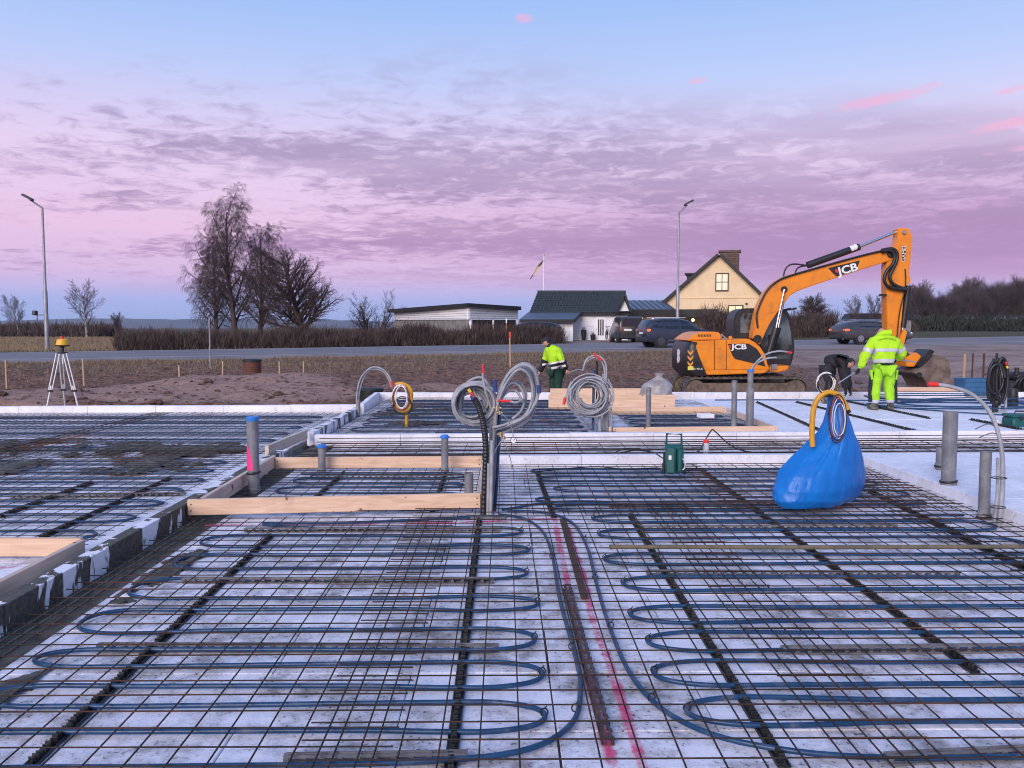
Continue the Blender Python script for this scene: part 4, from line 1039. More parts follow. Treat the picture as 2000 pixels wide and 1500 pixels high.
# ------------------------------------------------------------------ left far: grey pipe with arched conduits
t = thing('arched_conduit', 'pair of pale conduits arching from a grey pipe at the far left wall', 'conduit', A(698, 815, 15.7))
mb = MB(); mb.tube([A(700, 818, 15.7), A(700, 780, 15.7)], .035, 12); mb.build('socket_pipe', 'pvc_grey', t, 50, world=True)
for k in range(2):
    o_ = 4 * k
    mb = MB(); mb.tube(crom([A(x, y + o_, 15.7 + .05 * k) for x, y in ((696 + o_, 812), (697 + o_, 770), (704 + o_, 740), (720, 721), (735, 717), (750, 723), (761 - o_ * .5, 737), (766 - o_ * .4, 752))], 5), .014, 8); mb.build('conduit', 'conduit_grey', t, 60, world=True)
mb = MB(); mb.tube([A(764, 745, 15.7), A(767, 754, 15.7)], .024, 8); mb.build('end_tape', 'tape_red', t, 60, world=True)
t = thing('yellow_conduit', 'yellow conduit post with a coil of cables hanging from its bent top', 'conduit', G(794, 836))
YY = t.location.y
mb = MB(); mb.tube(crom([A(x, y, YY) for x, y in ((794, 838), (794, 812), (796, 795), (804, 775), (800, 757), (786, 749), (772, 751))], 6), .026, 10); mb.build('post', 'conduit_yellow', t, 60, world=True)
mb = MB(); mb.tube(crom([A(x, y, YY - .06) for x, y in ((773, 790), (778, 800), (788, 803), (798, 798), (803, 785), (801, 768))], 6), .026, 10); mb.build('bend', 'conduit_yellow', t, 60, world=True)
random.seed(12)
mb = MB(); mb.tube(coil(A(785, 776, YY - .03), .145, .205, 1, .05, .02, (0, 0), .04, 1.0), .022, 8); mb.build('yellow_loop', 'conduit_yellow', t, 70, world=True)
random.seed(13)
for k, (m, rx, rz, cx, cy) in enumerate((('cable_white', .13, .21, 782, 777), ('cable_red', .15, .20, 783, 778), ('plastic_black', .16, .15, 786, 793), ('cable_white', .10, .19, 784, 776))):
    mb = MB(); mb.tube(coil(A(cx, cy, YY - .08 - .02 * k), rx, rz, 2, .03, .006, (0, 0), .05, rnd(0, 6)), .008, 6); mb.build('cable', m, t, 70, world=True)

# ------------------------------------------------------------------ blue bag over the distributor
YB = 7.55
t = thing('blue_bag', 'big blue plastic bag leaning left, with cables and yellow conduit at its neck', 'bag', A(1600, 985, YB))
prof = [(986, 1540, 1650, .15), (982, 1514, 1684, .23), (968, 1503, 1698, .28), (948, 1503, 1702, .30), (920, 1516, 1699, .28), (894, 1542, 1693, .24), (869, 1573, 1684, .20), (846, 1600, 1671, .16), (825, 1610, 1664, .13), (805, 1616, 1656, .10), (788, 1619, 1650, .08), (772, 1619, 1642, .07), (764, 1622, 1638, .05)]
rings = []; NB = 120
for i, (py_, xl, xr, dep) in enumerate(prof):
    pass
def interp(u):
    k = u * (len(prof) - 1); i = min(int(k), len(prof) - 2); f = k - i; f = f * f * (3 - 2 * f) * .4 + f * .6
    return [prof[i][j] * (1 - f) + prof[i + 1][j] * f for j in range(4)]
NR = 64
for i in range(NR + 1):
    u = i / NR; py_, xl, xr, dep = interp(u)
    a_ = A(xl, py_, YB); b_ = A(xr, py_, YB); ring = []
    for j in range(NB):
        an = 2 * math.pi * j / NB
        cx = (a_.x + b_.x) / 2; hw = (b_.x - a_.x) / 2
        q_ = Vector((math.cos(an) * 1.1, math.sin(an) * 1.1, u * 1.6))
        rid = lambda v, f: 1 - min(1, abs(noise.noise(v * f)) * 3.2)
        fan = rid(Vector((math.cos(an) * 2.6 + .4 * u, math.sin(an) * 2.6, u * .5)), 1.0) ** 2
        cr = -.055 * sstep(.10, .5, u) * fan * math.sin(math.pi * min(1, u * 1.05 + .1)) - .035 * rid(q_ + Vector((3, 1, 2)), 2.1) ** 2 * (1 - u * .5) + .02 * rid(q_, 4.3) * (1 - u)
        wr = .045 * noise.noise(q_ * 1.7) * (1 - u * .5)
        k = 1 + cr + wr / max(.12, hw) * .35 + .05 * math.cos(an * 2) ** 2 * (1 - u)
        ca, sa = math.cos(an), math.sin(an)
        sq = 1.0
        ring.append((cx + hw * ca * k * sq, YB + .02 + dep * sa * k + .62 * hw * ca * (1 - u) ** 1.5, max(.068, a_.z + (wr * .5 + cr * .12) * (1 if u > .05 else 0))))
    rings.append(ring)
mb = MB(); mb.loft(rings); o = mb.build('sack', 'bag_blue', t, 28, world=True)
t2 = t
def BG(x, y, dy=0.0): return A(x, y, YB + dy)
mb = MB(); mb.tube(crom([BG(x, y, -.16) for x, y in ((1587, 872), (1586, 835), (1590, 795), (1603, 773), (1620, 766), (1638, 772), (1650, 788), (1655, 800))], 7), .024, 12); mb.build('yellow_conduit', 'conduit_yellow', t, 60, world=True, label='yellow conduit bent over the bag neck')
mb = MB(); mb.tube([BG(1653, 797, -.16), BG(1658, 806, -.16)], .022, 12); mb.build('conduit_end', 'plastic_black', t, 60, world=True)
mb = MB(); mb.tube([BG(1633, 762, -.06), BG(1632, 738, -.06)], .017, 10); mb.build('yellow_stub', 'conduit_yellow', t, 60, world=True)
mb = MB(); mb.tube(crom([BG(1618, 775, -.02), BG(1620, 750, -.02), BG(1622, 738, -.02)], 5), .035, 12, radii=None); mb.build('bag_neck', 'plastic_black', t, 60, world=True)
random.seed(3)
for k, (m, cx, cy, rx, rz, ph) in enumerate((('cable_white', 1614, 749, .085, .10, 0), ('cable_white', 1613, 748, .075, .085, 2), ('plastic_black', 1616, 750, .09, .09, 1), ('cable_red', 1636, 820, .075, .19, 1), ('cable_white', 1638, 818, .06, .17, 2), ('plastic_black', 1636, 815, .085, .22, 3), ('plastic_black', 1634, 818, .07, .2, 4), ('cable_white', 1640, 820, .05, .15, 5), ('cable_red', 1634, 816, .055, .20, 2))):
    mb = MB(); mb.tube(coil(BG(cx, cy, -.15 - .01 * k), rx, rz, 2 if k < 3 else 1, .02, .004, (0, 0), .06, ph, 20), .0042, 6); mb.build('cable', m, t, 70, world=True)

# ------------------------------------------------------------------ pressure washer
t = thing('pressure_washer', 'dark green pressure washer with handle frame standing on the rebar mesh', 'pressure washer', G(1318, 940) + Vector((0, .06, .055)), R(-12))
mb = MB(); mb.box((-.035, -.02, .17), (.115, .15, .30), Matrix.Rotation(R(-3), 3, 'X'), .022); mb.build('front_housing', 'washer_green', t, 40)
mb = MB(); mb.box((.06, .02, .16), (.085, .16, .27), None, .03); mb.build('motor_housing', 'washer_green', t, 40)
mb = MB(); mb.box((0, .03, .30), (.19, .10, .06), None, .02); mb.build('top_cover', 'washer_green', t, 40)
mb = MB(); mb.tube([(-.085, .04, .28), (-.08, .05, .44), (.075, .05, .44), (.08, .04, .28)], .013, 8); mb.build('handle', 'washer_green', t, 50)
for s_ in (-1, 1):
    mb = MB(); mb.cyl((s_ * .10, .06, .06), (s_ * .128, .06, .06), .06, n=18); w_ = mb.build('wheel', 'plastic_black', t, 50)
    mb = MB(); mb.cyl((s_ * .126, .06, .06), (s_ * .131, .06, .06), .025, n=12); mb.build('hub', 'pvc_grey', w_, 50)
mb = MB(); mb.box((-.04, -.098, .205), (.03, .004, .045)); mb.build('label_sticker', 'plastic_white', t)
mb = MB(); mb.tube(crom([(.08 + .012, -.065 , .07), (.115, -.06, .10), (.115, -.06, .17), (.09, -.066, .19)], 5), .006, 6); mb.build('trim_loop', 'plastic_white', t, 60)
mb = MB(); mb.box((-.105, -.02, .14), (.02, .08, .22), None, .006); mb.build('hose_holder', 'plastic_black', t, 40)
def hose(label, pts, r=.008, m='hose_pressure', cat='hose', name='hose', k=6):
    mb = MB(); mb.tube(crom(pts, k), r, 8); o = mb.build(name, m, None, 60); return tag(o, label, cat)
hose('black hose from the washer lying left over the rebar', [G(1300, 918, .10), G(1280, 914, .07), G(1220, 916, .065), (1.0, 9.55, .07), G(1050, 921, .065)], .007)
hose('black cable rising over the white strip from the red-topped bottle', [G(1340, 893, .10), G(1365, 880, .12), A(1380, 855, 11.0), A(1390, 840, 11.3), A(1396, 842, 11.4), A(1425, 868, 11.0), G(1460, 882, .09), G(1520, 884, .08), G(1600, 880, .08)], .009)
hose('black cable curling left of the washer in the trench', [G(1302, 900, .20), G(1275, 884, .12), G(1240, 880, .10), G(1200, 886, .09), G(1225, 876, .10), G(1270, 880, .09)], .008)
t = thing('bottle', 'small grey bottle with a red top standing in the trench', 'bottle', A(1379, 889, 10.75))
mb = MB(); mb.lathe([(.033, 0), (.036, .01), (.036, .15), (.034, .16)], n=18); mb.build('body', 'reflective', t, 40)
mb = MB(); mb.lathe([(.037, .16), (.042, .165), (.042, .185), (.028, .19), (.02, .205)], n=18); mb.build('red_top', 'tape_red', t, 40)

# ------------------------------------------------------------------ grey sack
t = thing('plastic_sack', 'tied translucent grey plastic sack behind the wide wooden plank', 'sack', A(1280, 783, 18.2))
rings = []
for i in range(23):
    u = i / 22; w_ = (.36 * (1 - .12 * u) if u < .5 else .338 * (1 - ((u - .5) / .36) ** 1.5 * .80)) if u < .84 else (.07 if u < .88 else .07 + .5 * (u - .88))
    w_ *= min(1, .80 + u * 3) ; ring = []
    for j in range(32):
        a_ = 2 * math.pi * j / 32; k = 1 + .10 * noise.noise(Vector((math.cos(a_) * 2, math.sin(a_) * 2, u * 4))) - .08 * abs(math.sin(a_ * 5 + u * 2)) * u
        ring.append((w_ * k * math.cos(a_) + .08 * u, w_ * .7 * k * math.sin(a_), u * .60))
    rings.append(ring)
mb = MB(); mb.loft(rings); mb.build('sack', 'bag_clear', t, 70)
mb = MB(); mb.tube([(.07 + .06 * math.cos(a), .055 * math.sin(a), .515) for a in [i * math.pi / 6 for i in range(12)]], .010, 6, True); mb.build('knot', 'bag_clear', t, 60)
t = thing('foam_offcut', 'white foam offcut lying inside the far wooden box', 'foam piece', A(1378, 822, 14.6))
mb = MB(); mb.box((0, 0, .09), (.24, .2, .07), Matrix.Rotation(.2, 3, 'Z'), .006); mb.build('block', 'eps_clean', t)

# ------------------------------------------------------------------ tripod with rotating laser
base = A(126, 797, 18.0); gz = ground_z(base.x, 18.0)
t = thing('laser_tripod', 'aluminium survey tripod with yellow rotating laser at the far left', 'tripod', (base.x, 18.0, gz))
s = 18 / F_PX; hh = 1.64 - (690 - 640) * s - gz
mb = MB(); mb.lathe([(.09, hh), (.10, hh + .01), (.10, hh + .03), (.05, hh + .035)], n=18); mb.build('head_plate', 'plastic_black', t, 40)
for k, (fx, fy) in enumerate(((-.33, -.25), (.46, -.18), (-.20, .45))):
    top = Vector((.07 * (1 if fx > 0 else -1), .05 * (1 if fy > 0 else -1), hh)); ft = Vector((fx, fy, ground_z(base.x + fx, 18 + fy) - gz)); mid = top.lerp(ft, .52); perp = (ft - top).cross(Vector((0, 1, 0))).normalized() * .035
    lg = None
    mb = MB(); mb.tube([top + perp, mid + perp], .014, 8); lg = mb.build('leg', 'alu_white', t, 50)
    mb = MB(); mb.tube([top - perp, mid - perp], .014, 8); mb.build('rail', 'alu_white', lg, 50)
    mb = MB(); mb.tube([top.lerp(ft, .45), ft], .020, 8); mb.build('lower_tube', 'alu_white', lg, 50)
    mb = MB(); mb.box(mid, (.11, .05, .05), None, .01); mb.build('clamp', 'plastic_black', lg, 40)
    mb = MB(); mb.cyl(ft + Vector((0, 0, .10)), ft, .016, .004, n=8); mb.build('spike', 'steel', lg, 40)
mb = MB(); mb.tube([(0, 0, hh - .22), (0, 0, hh)], .02, 8); mb.build('centre_column', 'alu_white', t, 50)
mb = MB(); mb.lathe([(.03, hh + .03), (.03, hh + .12), (.05, hh + .13), (.05, hh + .15)], n=14); mb.build('mount', 'plastic_black', t, 40)
mb = MB(); mb.box((0, 0, hh + .165), (.24, .20, .03), None, .01); mb.build('laser_base', 'plastic_black', t, 40)
mb = MB(); mb.lathe([(.125, hh + .18), (.12, hh + .22), (.10, hh + .29), (.06, hh + .31)], n=18); mb.build('laser_housing', 'instrument_yellow', t, 40)
mb = MB(); mb.lathe([(.03, hh + .31), (.035, hh + .33), (.03, hh + .355)], n=12); mb.build('rotor', 'tape_red', t, 40)

# ------------------------------------------------------------------ stakes and shafts in the dirt
def stake(label, px_, yt, yb, Y, m='wood_stake', wd=.045, top=None):
    b_ = A(px_, yb, Y); x, yy = b_.x, Y; gz_ = ground_z(x, yy); zt = A(px_, yt, Y).z
    t = thing('stake', label, 'stake', (x, yy, gz_))
    mb = MB(); mb.box((0, 0, (zt - gz_) / 2 - .05), (wd, .025, zt - gz_ + .1), Matrix.Rotation(rnd(-.03, .03), 3, 'Y'), .004); mb.build('shaft', m, t)
    if top:
        mb = MB(); mb.box((0, 0, zt - gz_ - top[1] / 2), (wd * 1.3, .032, top[1])); mb.build('marking', top[0], t)
    return t
stake('wooden marker stake at the far left edge of the dirt', 12, 703, 738, 26.0)
stake('wooden marker stake just right of the survey tripod', 163, 700, 740, 27.0)
stake('wooden marker stake left of the sand heap', 350, 713, 742, 25.5)
stake('wooden marker stake left of the brown ribbed shaft', 435, 705, 736, 27.5)
stake('wooden marker stake right of the brown ribbed shaft, nearer one', 546, 706, 746, 24.5)
stake('wooden marker stake right of the brown ribbed shaft, farther one', 593, 705, 736, 28.0)
stake('thin road marker pole with a red top left of the bending worker', 996, 648, 708, 36.0, 'wood_stake', .06, ('tape_red', .25))
stake('thin orange snow pole behind the road in front of the garage', 989, 622, 675, 57.0, 'pole_orange', .06, ('pole_white', .3))
stake('wooden stake beside the blue crate at the far right', 1882, 692, 745, 22.5, 'wood_stake', .06)
stake('dark steel stake behind the blue crate, left of two', 1898, 690, 745, 22.8, 'rust', .035)
stake('dark steel stake behind the blue crate, right of two', 1920, 690, 745, 22.8, 'rust', .045)
def shaft(label, px_, yt, r, Y, m, h=None):
    x = A(px_, 700, Y).x; gz_ = ground_z(x, Y); zt = A(px_, yt, Y).z - gz_
    t = thing('manhole_shaft', label, 'manhole', (x, Y, gz_))
    prof = []; n_ = 9
    for i in range(n_):
        z0 = -.1 + (zt + .1) * i / n_; dz_ = (zt + .1) / n_
        prof += [(r, z0), (r, z0 + dz_ * .55), (r * .93, z0 + dz_ * .6), (r * .93, z0 + dz_ * .95)]
    prof.append((r * .93, zt))
    mb = MB(); mb.lathe(prof, n=28); mb.build('ribbed_pipe', m, t, 30)
    mb = MB(); mb.lathe([(r * 1.05, zt), (r * 1.05, zt + .05), (r * .9, zt + .07)], n=28); mb.build('lid', 'manhole_dark', t, 30)
shaft('brown ribbed manhole shaft on top of the sand heap', 492, 706, .27, 25.2, 'manhole_brown')
shaft('dark green ribbed manhole shaft behind the far left corner', 724, 763, .30, 21.3, 'manhole_dark')
t = thing('rubber_mat', 'dark rubber lump lying on the dirt right of the sand heap', 'debris', (A(630, 738, 26).x, 26, ground_z(A(630, 738, 26).x, 26)))
mb = MB(); mb.box((0, 0, .06), (.7, .3, .16), Matrix.Rotation(.1, 3, 'Y'), .06); mb.build('lump', 'manhole_dark', t, 40)

# ------------------------------------------------------------------ clutter at the far right
t = thing('crate', 'blue plastic crate standing on the far beam at the right', 'crate', A(1905, 772, 19.9))
s = 19.9 / F_PX
mb = MB(); w_, d_, h_ = .74, .5, .40
mb.box((0, -d_ / 2, h_ / 2), (w_, .025, h_), None, .006); mb.build('long_wall', 'crate_blue', t)
mb = MB(); mb.box((0, d_ / 2, h_ / 2), (w_, .025, h_), None, .006); mb.build('long_wall', 'crate_blue', t)
mb = MB(); mb.box((-w_ / 2, 0, h_ / 2), (.025, d_, h_), None, .006); mb.build('end_wall', 'crate_blue', t)
mb = MB(); mb.box((w_ / 2, 0, h_ / 2), (.025, d_, h_), None, .006); mb.build('end_wall', 'crate_blue', t)
for z in (.10, .22, .33):
    mb = MB(); mb.box((0, -d_ / 2 - .018, z), (w_ + .01, .014, .018), None, .004); mb.build('rib', 'crate_blue', t)
mb = MB(); mb.box((0, 0, .02), (w_ - .03, d_ - .03, .03)); mb.build('bottom', 'crate_blue', t)
YL = 16.2
t = thing('cable_stand', 'tall bundle of black cable loops on grey conduits at the right', 'cable bundle', A(1946, 812, YL))
random.seed(31)
for k, (cx, cy, rx, rz, tn) in enumerate(((1950, 745, .115, .46, 2), (1942, 750, .11, .42, 2), (1956, 742, .10, .42, 2), (1946, 740, .16, .30, 1))):
    mb = MB(); mb.tube(coil(A(cx, cy, YL - .05 * k), rx, rz, tn, .08, .02, (0, 0), .06, rnd(0, 6), 22), .026, 8); mb.build('cable_loop', 'conduit_black', t, 70, world=True)
for k, (x, yt, m) in enumerate(((1940, 700, 'conduit_black'), (1952, 720, 'conduit_grey'), (1964, 730, 'conduit_grey'), (1946, 690, 'plastic_black'))):
    mb = MB(); mb.tube([A(x, 818, YL + .03 * k), A(x + 1, yt, YL + .03 * k)], .024, 8); mb.build('upright_conduit', m, t, 60, world=True)
mb = MB(); mb.tube([A(1964, 707, YL - .2), A(1966, 712, YL - .2)], .02, 8); mb.build('end_tape', 'tape_red', t, 60, world=True)
mb = MB(); mb.tube([A(1966, 715, YL - .2), A(1968, 719, YL - .2)], .02, 8); mb.build('end_tape', 'tape_yellow', t, 60, world=True)
t = thing('engine_unit', 'dark engine-driven machine cut off by the right picture edge', 'machine', A(1995, 780, 20.6))
mb = MB(); mb.box((.15, .2, .25), (.95, .6, .42), None, .08); mb.build('engine_block', 'black_paint', t, 40)
mb = MB(); mb.box((.1, .1, .56), (.7, .5, .22), None, .08); mb.build('tank', 'plastic_black', t, 40)
for k in range(5):
    mb = MB(); mb.tube(crom([(-.3 + .12 * k, -.12, .2), (-.25 + .1 * k, -.2, .45 + .03 * k), (.0 + .1 * k, -.15, .62), (.2 + .05 * k, -.1, .4)], 4), .03, 7); mb.build('hose', 'conduit_black', t, 60)
mb = MB(); mb.cyl((-.2, -.1, .6), (-.2, -.1, .78), .05, n=12); mb.build('exhaust', 'black_paint', t, 40)
mb = MB(); mb.box((.42, .1, .96), (.30, .02, .24)); mb.build('sign_plate', 'plastic_white', t)
mb = MB(); mb.tube([(.42, .12, .6), (.42, .12, .96)], .015, 6); mb.build('sign_post', 'black_paint', t)
t = thing('drum', 'black upright drum beside the cable loops', 'drum', A(1977, 800, 17.5))
mb = MB(); mb.lathe([(.09, 0), (.10, .02), (.10, .40), (.085, .43), (.05, .44)], n=20); mb.build('body', 'plastic_black', t, 40)
for z in (.13, .28):
    mb = MB(); mb.tube([(.101 * math.cos(a), .101 * math.sin(a), z) for a in [i * math.pi / 8 for i in range(16)]], .008, 6, True); mb.build('hoop', 'plastic_black', t, 60)
t = thing('tool_box', 'dark green tool box at the right picture edge on the white floor', 'tool box', A(1996, 842, 13.9))
mb = MB(); mb.box((.08, .1, .12), (.55, .34, .22), None, .03); mb.build('tub', 'washer_green', t, 40)
mb = MB(); mb.box((.08, .1, .25), (.57, .36, .05), None, .02); mb.build('lid', 'washer_green', t, 40)
mb = MB(); mb.tube([(-.08, .1, .275), (-.06, .1, .32), (.22, .1, .32), (.24, .1, .275)], .012, 8); mb.build('handle', 'plastic_black', t, 50)
mb = MB(); mb.box((-.08, -.09, .22), (.05, .02, .06), None, .005); mb.build('latch', 'plastic_black', t)
t = thing('foam_offcut', 'white foam offcut lying by the foot of the cable loops', 'foam piece', A(1958, 832, 14.4))
mb = MB(); mb.box((0, 0, .06), (.32, .18, .10), Matrix.Rotation(-.2, 3, 'Z'), .006); mb.build('block', 'eps_clean', t)
# ------------------------------------------------------------------ text as mesh
def text_mesh(name, body, size, m, ext=.004, shear=0.0, bold=0.0):
    c = bpy.data.curves.new(name, 'FONT'); c.body = body; c.size = size; c.extrude = ext; c.align_x = 'CENTER'; c.align_y = 'CENTER'; c.shear = shear; c.offset = bold; c.resolution_u = 3
    o = bpy.data.objects.new(name, c); COL.objects.link(o)
    dg = bpy.context.evaluated_depsgraph_get(); me = bpy.data.meshes.new_from_object(o.evaluated_get(dg))
    bpy.data.objects.remove(o); bpy.data.curves.remove(c)
    me.materials.clear(); me.materials.append(MATS[m]); me.name = name
    return me
# ------------------------------------------------------------------ excavator
YE = 26.0; EX0 = A(1440, 700, YE).x; EZ = -0.62
ex = thing('excavator', 'orange tracked excavator with black counterweight, boom raised over the site', 'excavator', (EX0, YE, EZ))
def E(px_, py_, Y=YE):
    p_ = A(px_, py_, Y); return (p_.x - EX0, p_.z - EZ)
def Ep(pts, Y=YE): return [E(x, y, Y) for x, y in pts]
W2 = 2.45
def panel(name, pts, y0, y1, m, parent=ex, Y=None, smooth=None, bev=0.0, **tags):
    mb = MB(); mb.prism(Ep(pts, YE + (y0 if Y is None else Y)), y0, y1)
    if bev:
        me = mb.mesh(name, m); bm = bmesh.new(); bm.from_mesh(me)
        ed = [e for e in bm.edges]
        bmesh.ops.bevel(bm, geom=ed, offset=bev, segments=2, affect='EDGES', clamp_overlap=True)
        bm.to_mesh(me); bm.free()
        me.polygons.foreach_set('use_smooth', [True] * len(me.polygons)); me.set_sharp_from_angle(angle=R(35))
        return link(name, me, parent, **tags)
    return mb.build(name, m, parent, smooth, **tags)
cw = [(1347, 671), (1350, 667.5), (1352, 667), (1377, 723), (1379, 732), (1355, 734), (1348, 724)]
# counterweight: rounded in plan
rings = []
for (py_, inset) in ((734, .14), (724, 0), (700, -.02), (676, 0), (668, .10)):
    xr = {734: 1379, 724: 1377, 700: 1367, 676: 1356, 668: 1352}[py_]
    x1, z1 = E(xr, py_); x0 = E(1339, 700)[0] + inset; ring = []
    n_ = 14
    for k in range(n_ + 1):
        a_ = math.pi / 2 + math.pi * k / n_
        ring.append((x0 + .30 + .30 * math.copysign(abs(math.cos(a_)) ** .6, math.cos(a_)), W2 / 2 - .0 - (W2 / 2 - inset * .3) * math.copysign(abs(math.sin(a_)) ** .35, math.sin(a_)) * -1 - 0, z1))
    ring += [(x1, inset * .3, z1)] if False else []
    ring = [(x1, W2, z1)] + ring + [(x1, 0, z1)]
    rings.append(ring)
mb = MB(); mb.loft(rings); cwo = mb.build('counterweight', 'black_paint', ex, 40)
panel('side_panel', [(1352, 667), (1461, 661.5), (1474, 668), (1485, 678), (1495, 694), (1500, 715), (1503, 721), (1377, 723)], .02, W2 - .02, 'orange_paint', bev=.015)
panel('engine_hood', [(1342, 665.5), (1352, 657), (1362, 651), (1373, 648), (1401, 648), (1408, 652), (1409, 664)], .15, W2 - .15, 'orange_paint', bev=.03)
for k in range(9):
    x = 1363 + k * 3; panel('hood_slot', [(x, 653), (x + 1.6, 653), (x + 1.6, 658), (x, 658)], .145, .16, 'black_paint')
panel('lower_rail', [(1377, 723.5), (1503, 721.5), (1492, 729), (1381, 732.5)], -.02, W2, 'orange_paint', bev=.02)
for x in (1395, 1418):
    panel('panel_gap', [(x, 664.5), (x + 1, 664.5), (x + 1.2, 722), (x, 722)], .012, .03, 'black_paint')
panel('side_window', [(1422, 672), (1462, 671), (1478, 681), (1488, 696), (1495, 716), (1470, 709), (1436, 701), (1431, 695)], .0, .03, 'black_paint')
panel('fuel_cap', [(1424, 662), (1424, 657), (1429, 656), (1430, 662)], .3, .42, 'orange_paint')
panel('hand_rail', [(1408, 664), (1407, 654), (1410, 652), (1421, 662), (1418, 663), (1411, 656)], .3, .36, 'galvanised')
panel('handle_plate', [(1383, 697), (1388, 697), (1388, 701), (1383, 701)], .008, .03, 'orange_paint')
x, z = E(1443.5, 677.8); o = link('logo', text_mesh('logo', 'JCB', .21, 'logo_white', .004, bold=.007), ex, (x, -.006, z), (R(90), 0, 0), (1.42, 1, 1))
panel('logo_mark', [(1423.5, 674), (1427.5, 674), (1428, 680), (1426, 680)], -.004, .0, 'tape_red')
x, z = E(1362, 720.5); link('model_text', text_mesh('model_text', 'JS145LC', .075, 'logo_white', .003), ex, (x + .02, -.006, z), (R(90), 0, 0), (1.2, 1, 1))
# rear number and chevrons on the counterweight
cx0 = E(1339, 700)[0]
x, z = cx0 - .035, E(1347, 699)[1]
link('number', text_mesh('number', '8', .62, 'logo_white', .01, bold=.012), ex, (x + .005, .95, z), (R(90), 0, R(-90)), (1.1, 1, 1))
xm = cx0 + .115
for k in range(3):
    z0 = E(1347, 683 + k * 11)[1]; mb = MB()
    d = .085; mb.add([(-d, 0, 0), (0, 0, -.10), (d, 0, 0), (d, 0, -.075), (0, 0, -.175), (-d, 0, -.075)], [(0, 1, 4, 5), (1, 2, 3, 4)])
    mb.v = [(p_[0] * 1.0, p_[1], p_[2]) for p_ in mb.v]; oo = mb.build('chevron', 'sticker_orange', ex); oo.location = (xm + .03, -.014, z0); 
mb = MB(); mb.box((0, 0, 0), (.17, .006, .12)); oo = mb.build('warning_sticker', 'sticker_yellow', ex); oo.location = (xm + .04, -.010, E(1347, 719)[1])
# undercarriage
def track(y0):
    zt = E(1440, 737, YE)[1]; h_ = zt; r_ = h_ / 2; x0, x1 = -1.25, 1.85
    L = [];
    n_ = 14
    for k in range(n_ + 1): a_ = math.pi / 2 + math.pi * k / n_; L.append((x0 + r_ * math.cos(a_), r_ + r_ * math.sin(a_)))
    for k in range(n_ + 1): a_ = -math.pi / 2 + math.pi * k / n_; L.append((x1 + r_ * math.cos(a_), r_ + r_ * math.sin(a_)))
    tr_ = None
    mb = MB(); N_ = len(L); inn = [((x - (x0 if x < x0 else x1 if x > x1 else x)) * .84 + (x0 if x < x0 else x1 if x > x1 else x), r_ + (z - r_) * .84) for x, z in L]
    vs = [(x, y0, z) for x, z in L] + [(x, y0 + .6, z) for x, z in L] + [(x, y0, z) for x, z in inn] + [(x, y0 + .6, z) for x, z in inn]
    fs = []
    for i in range(N_):
        j = (i + 1) % N_; fs += [(i, j, N_ + j, N_ + i), (2 * N_ + i, 3 * N_ + i, 3 * N_ + j, 2 * N_ + j), (i, 2 * N_ + i, 2 * N_ + j, j), (N_ + i, N_ + j, 3 * N_ + j, 3 * N_ + i)]
    mb.add(vs, fs); tr_ = mb.build('track', 'track_steel', ex)
    # grousers
    pts = L + [L[0]]; acc = 0
    per = []
    for i in range(len(pts) - 1):
        a = Vector((pts[i][0], 0, pts[i][1])); b_ = Vector((pts[i + 1][0], 0, pts[i + 1][1])); d = b_ - a
        while acc < d.length: q = a + d.normalized() * acc; per.append((q, d.normalized())); acc += .17
        acc -= d.length
    me = None
    for q, d in per:
        if me is None: g = MB(); g.box((0, 0, 0), (.05, .62, .045), None, .008); me = g.mesh('grouser', 'track_steel')
        link('grouser', me, tr_, (q.x, y0 + .3, q.z), (0, -math.atan2(d.z, d.x), 0))
    mb = MB(); mb.box(((x0 + x1) / 2, y0 + .3, r_), (x1 - x0, .45, h_ * .5), None, .06); mb.build('track_frame', 'track_mud', tr_)
    for xx in (x0, x1): mb = MB(); mb.cyl((xx, y0 + .05, r_), (xx, y0 + .55, r_), r_ * .78, n=20); mb.build('sprocket', 'track_mud', tr_, 40)
    for k in range(6): mb = MB(); xx = x0 + .45 + k * .44; mb.cyl((xx, y0 + .08, r_ * .42), (xx, y0 + .5, r_ * .42), .13, n=12); mb.build('roller', 'track_mud', tr_, 40)
track(.02); track(W2 - .62)
mb = MB(); mb.cyl((.3, W2 / 2, .5), (.3, W2 / 2, E(1440, 731)[1] + .02), .75, n=24); mb.build('slew_ring', 'black_paint', ex, 40)
# cab on the far side
yc0, yc1 = 1.45, W2 + .02
cabp = [(1434, 664), (1433, 628), (1437, 612), (1446, 604), (1456, 602), (1518, 602), (1536, 605), (1545, 617), (1550, 645), (1553, 682), (1549, 704), (1543, 717), (1500, 718), (1470, 690), (1466, 664)]
cab = panel('cab_frame', cabp, yc0, yc1, 'black_paint', bev=.05)
panel('cab_window', [(1446, 650), (1446, 622), (1452, 612), (1474, 611), (1476, 650)], yc0 - .008, yc0 + .01, 'glass_cab', cab)
panel('cab_window', [(1486, 700), (1486, 612), (1530, 613), (1539, 622), (1545, 652), (1547, 684), (1541, 702)], yc0 - .008, yc0 + .01, 'glass_cab', cab)
panel('cab_pillar', [(1477, 700), (1480, 606), (1486, 606), (1485, 700)], yc0 - .014, yc0 + .012, 'black_paint', cab)
panel('seat', [(1500, 690), (1500, 655), (1508, 652), (1512, 678), (1522, 680), (1522, 692)], yc0 - .012, yc0 + .0, 'black_cloth', cab)
panel('roof_lamp', [(1532, 604), (1545, 601), (1547, 605), (1534, 608)], yc0 + .2, yc0 + .4, 'black_paint', cab)
panel('mirror_bracket', [(1545, 603), (1556, 600), (1556, 604), (1546, 606)], yc0 - .1, yc0, 'black_paint', cab)
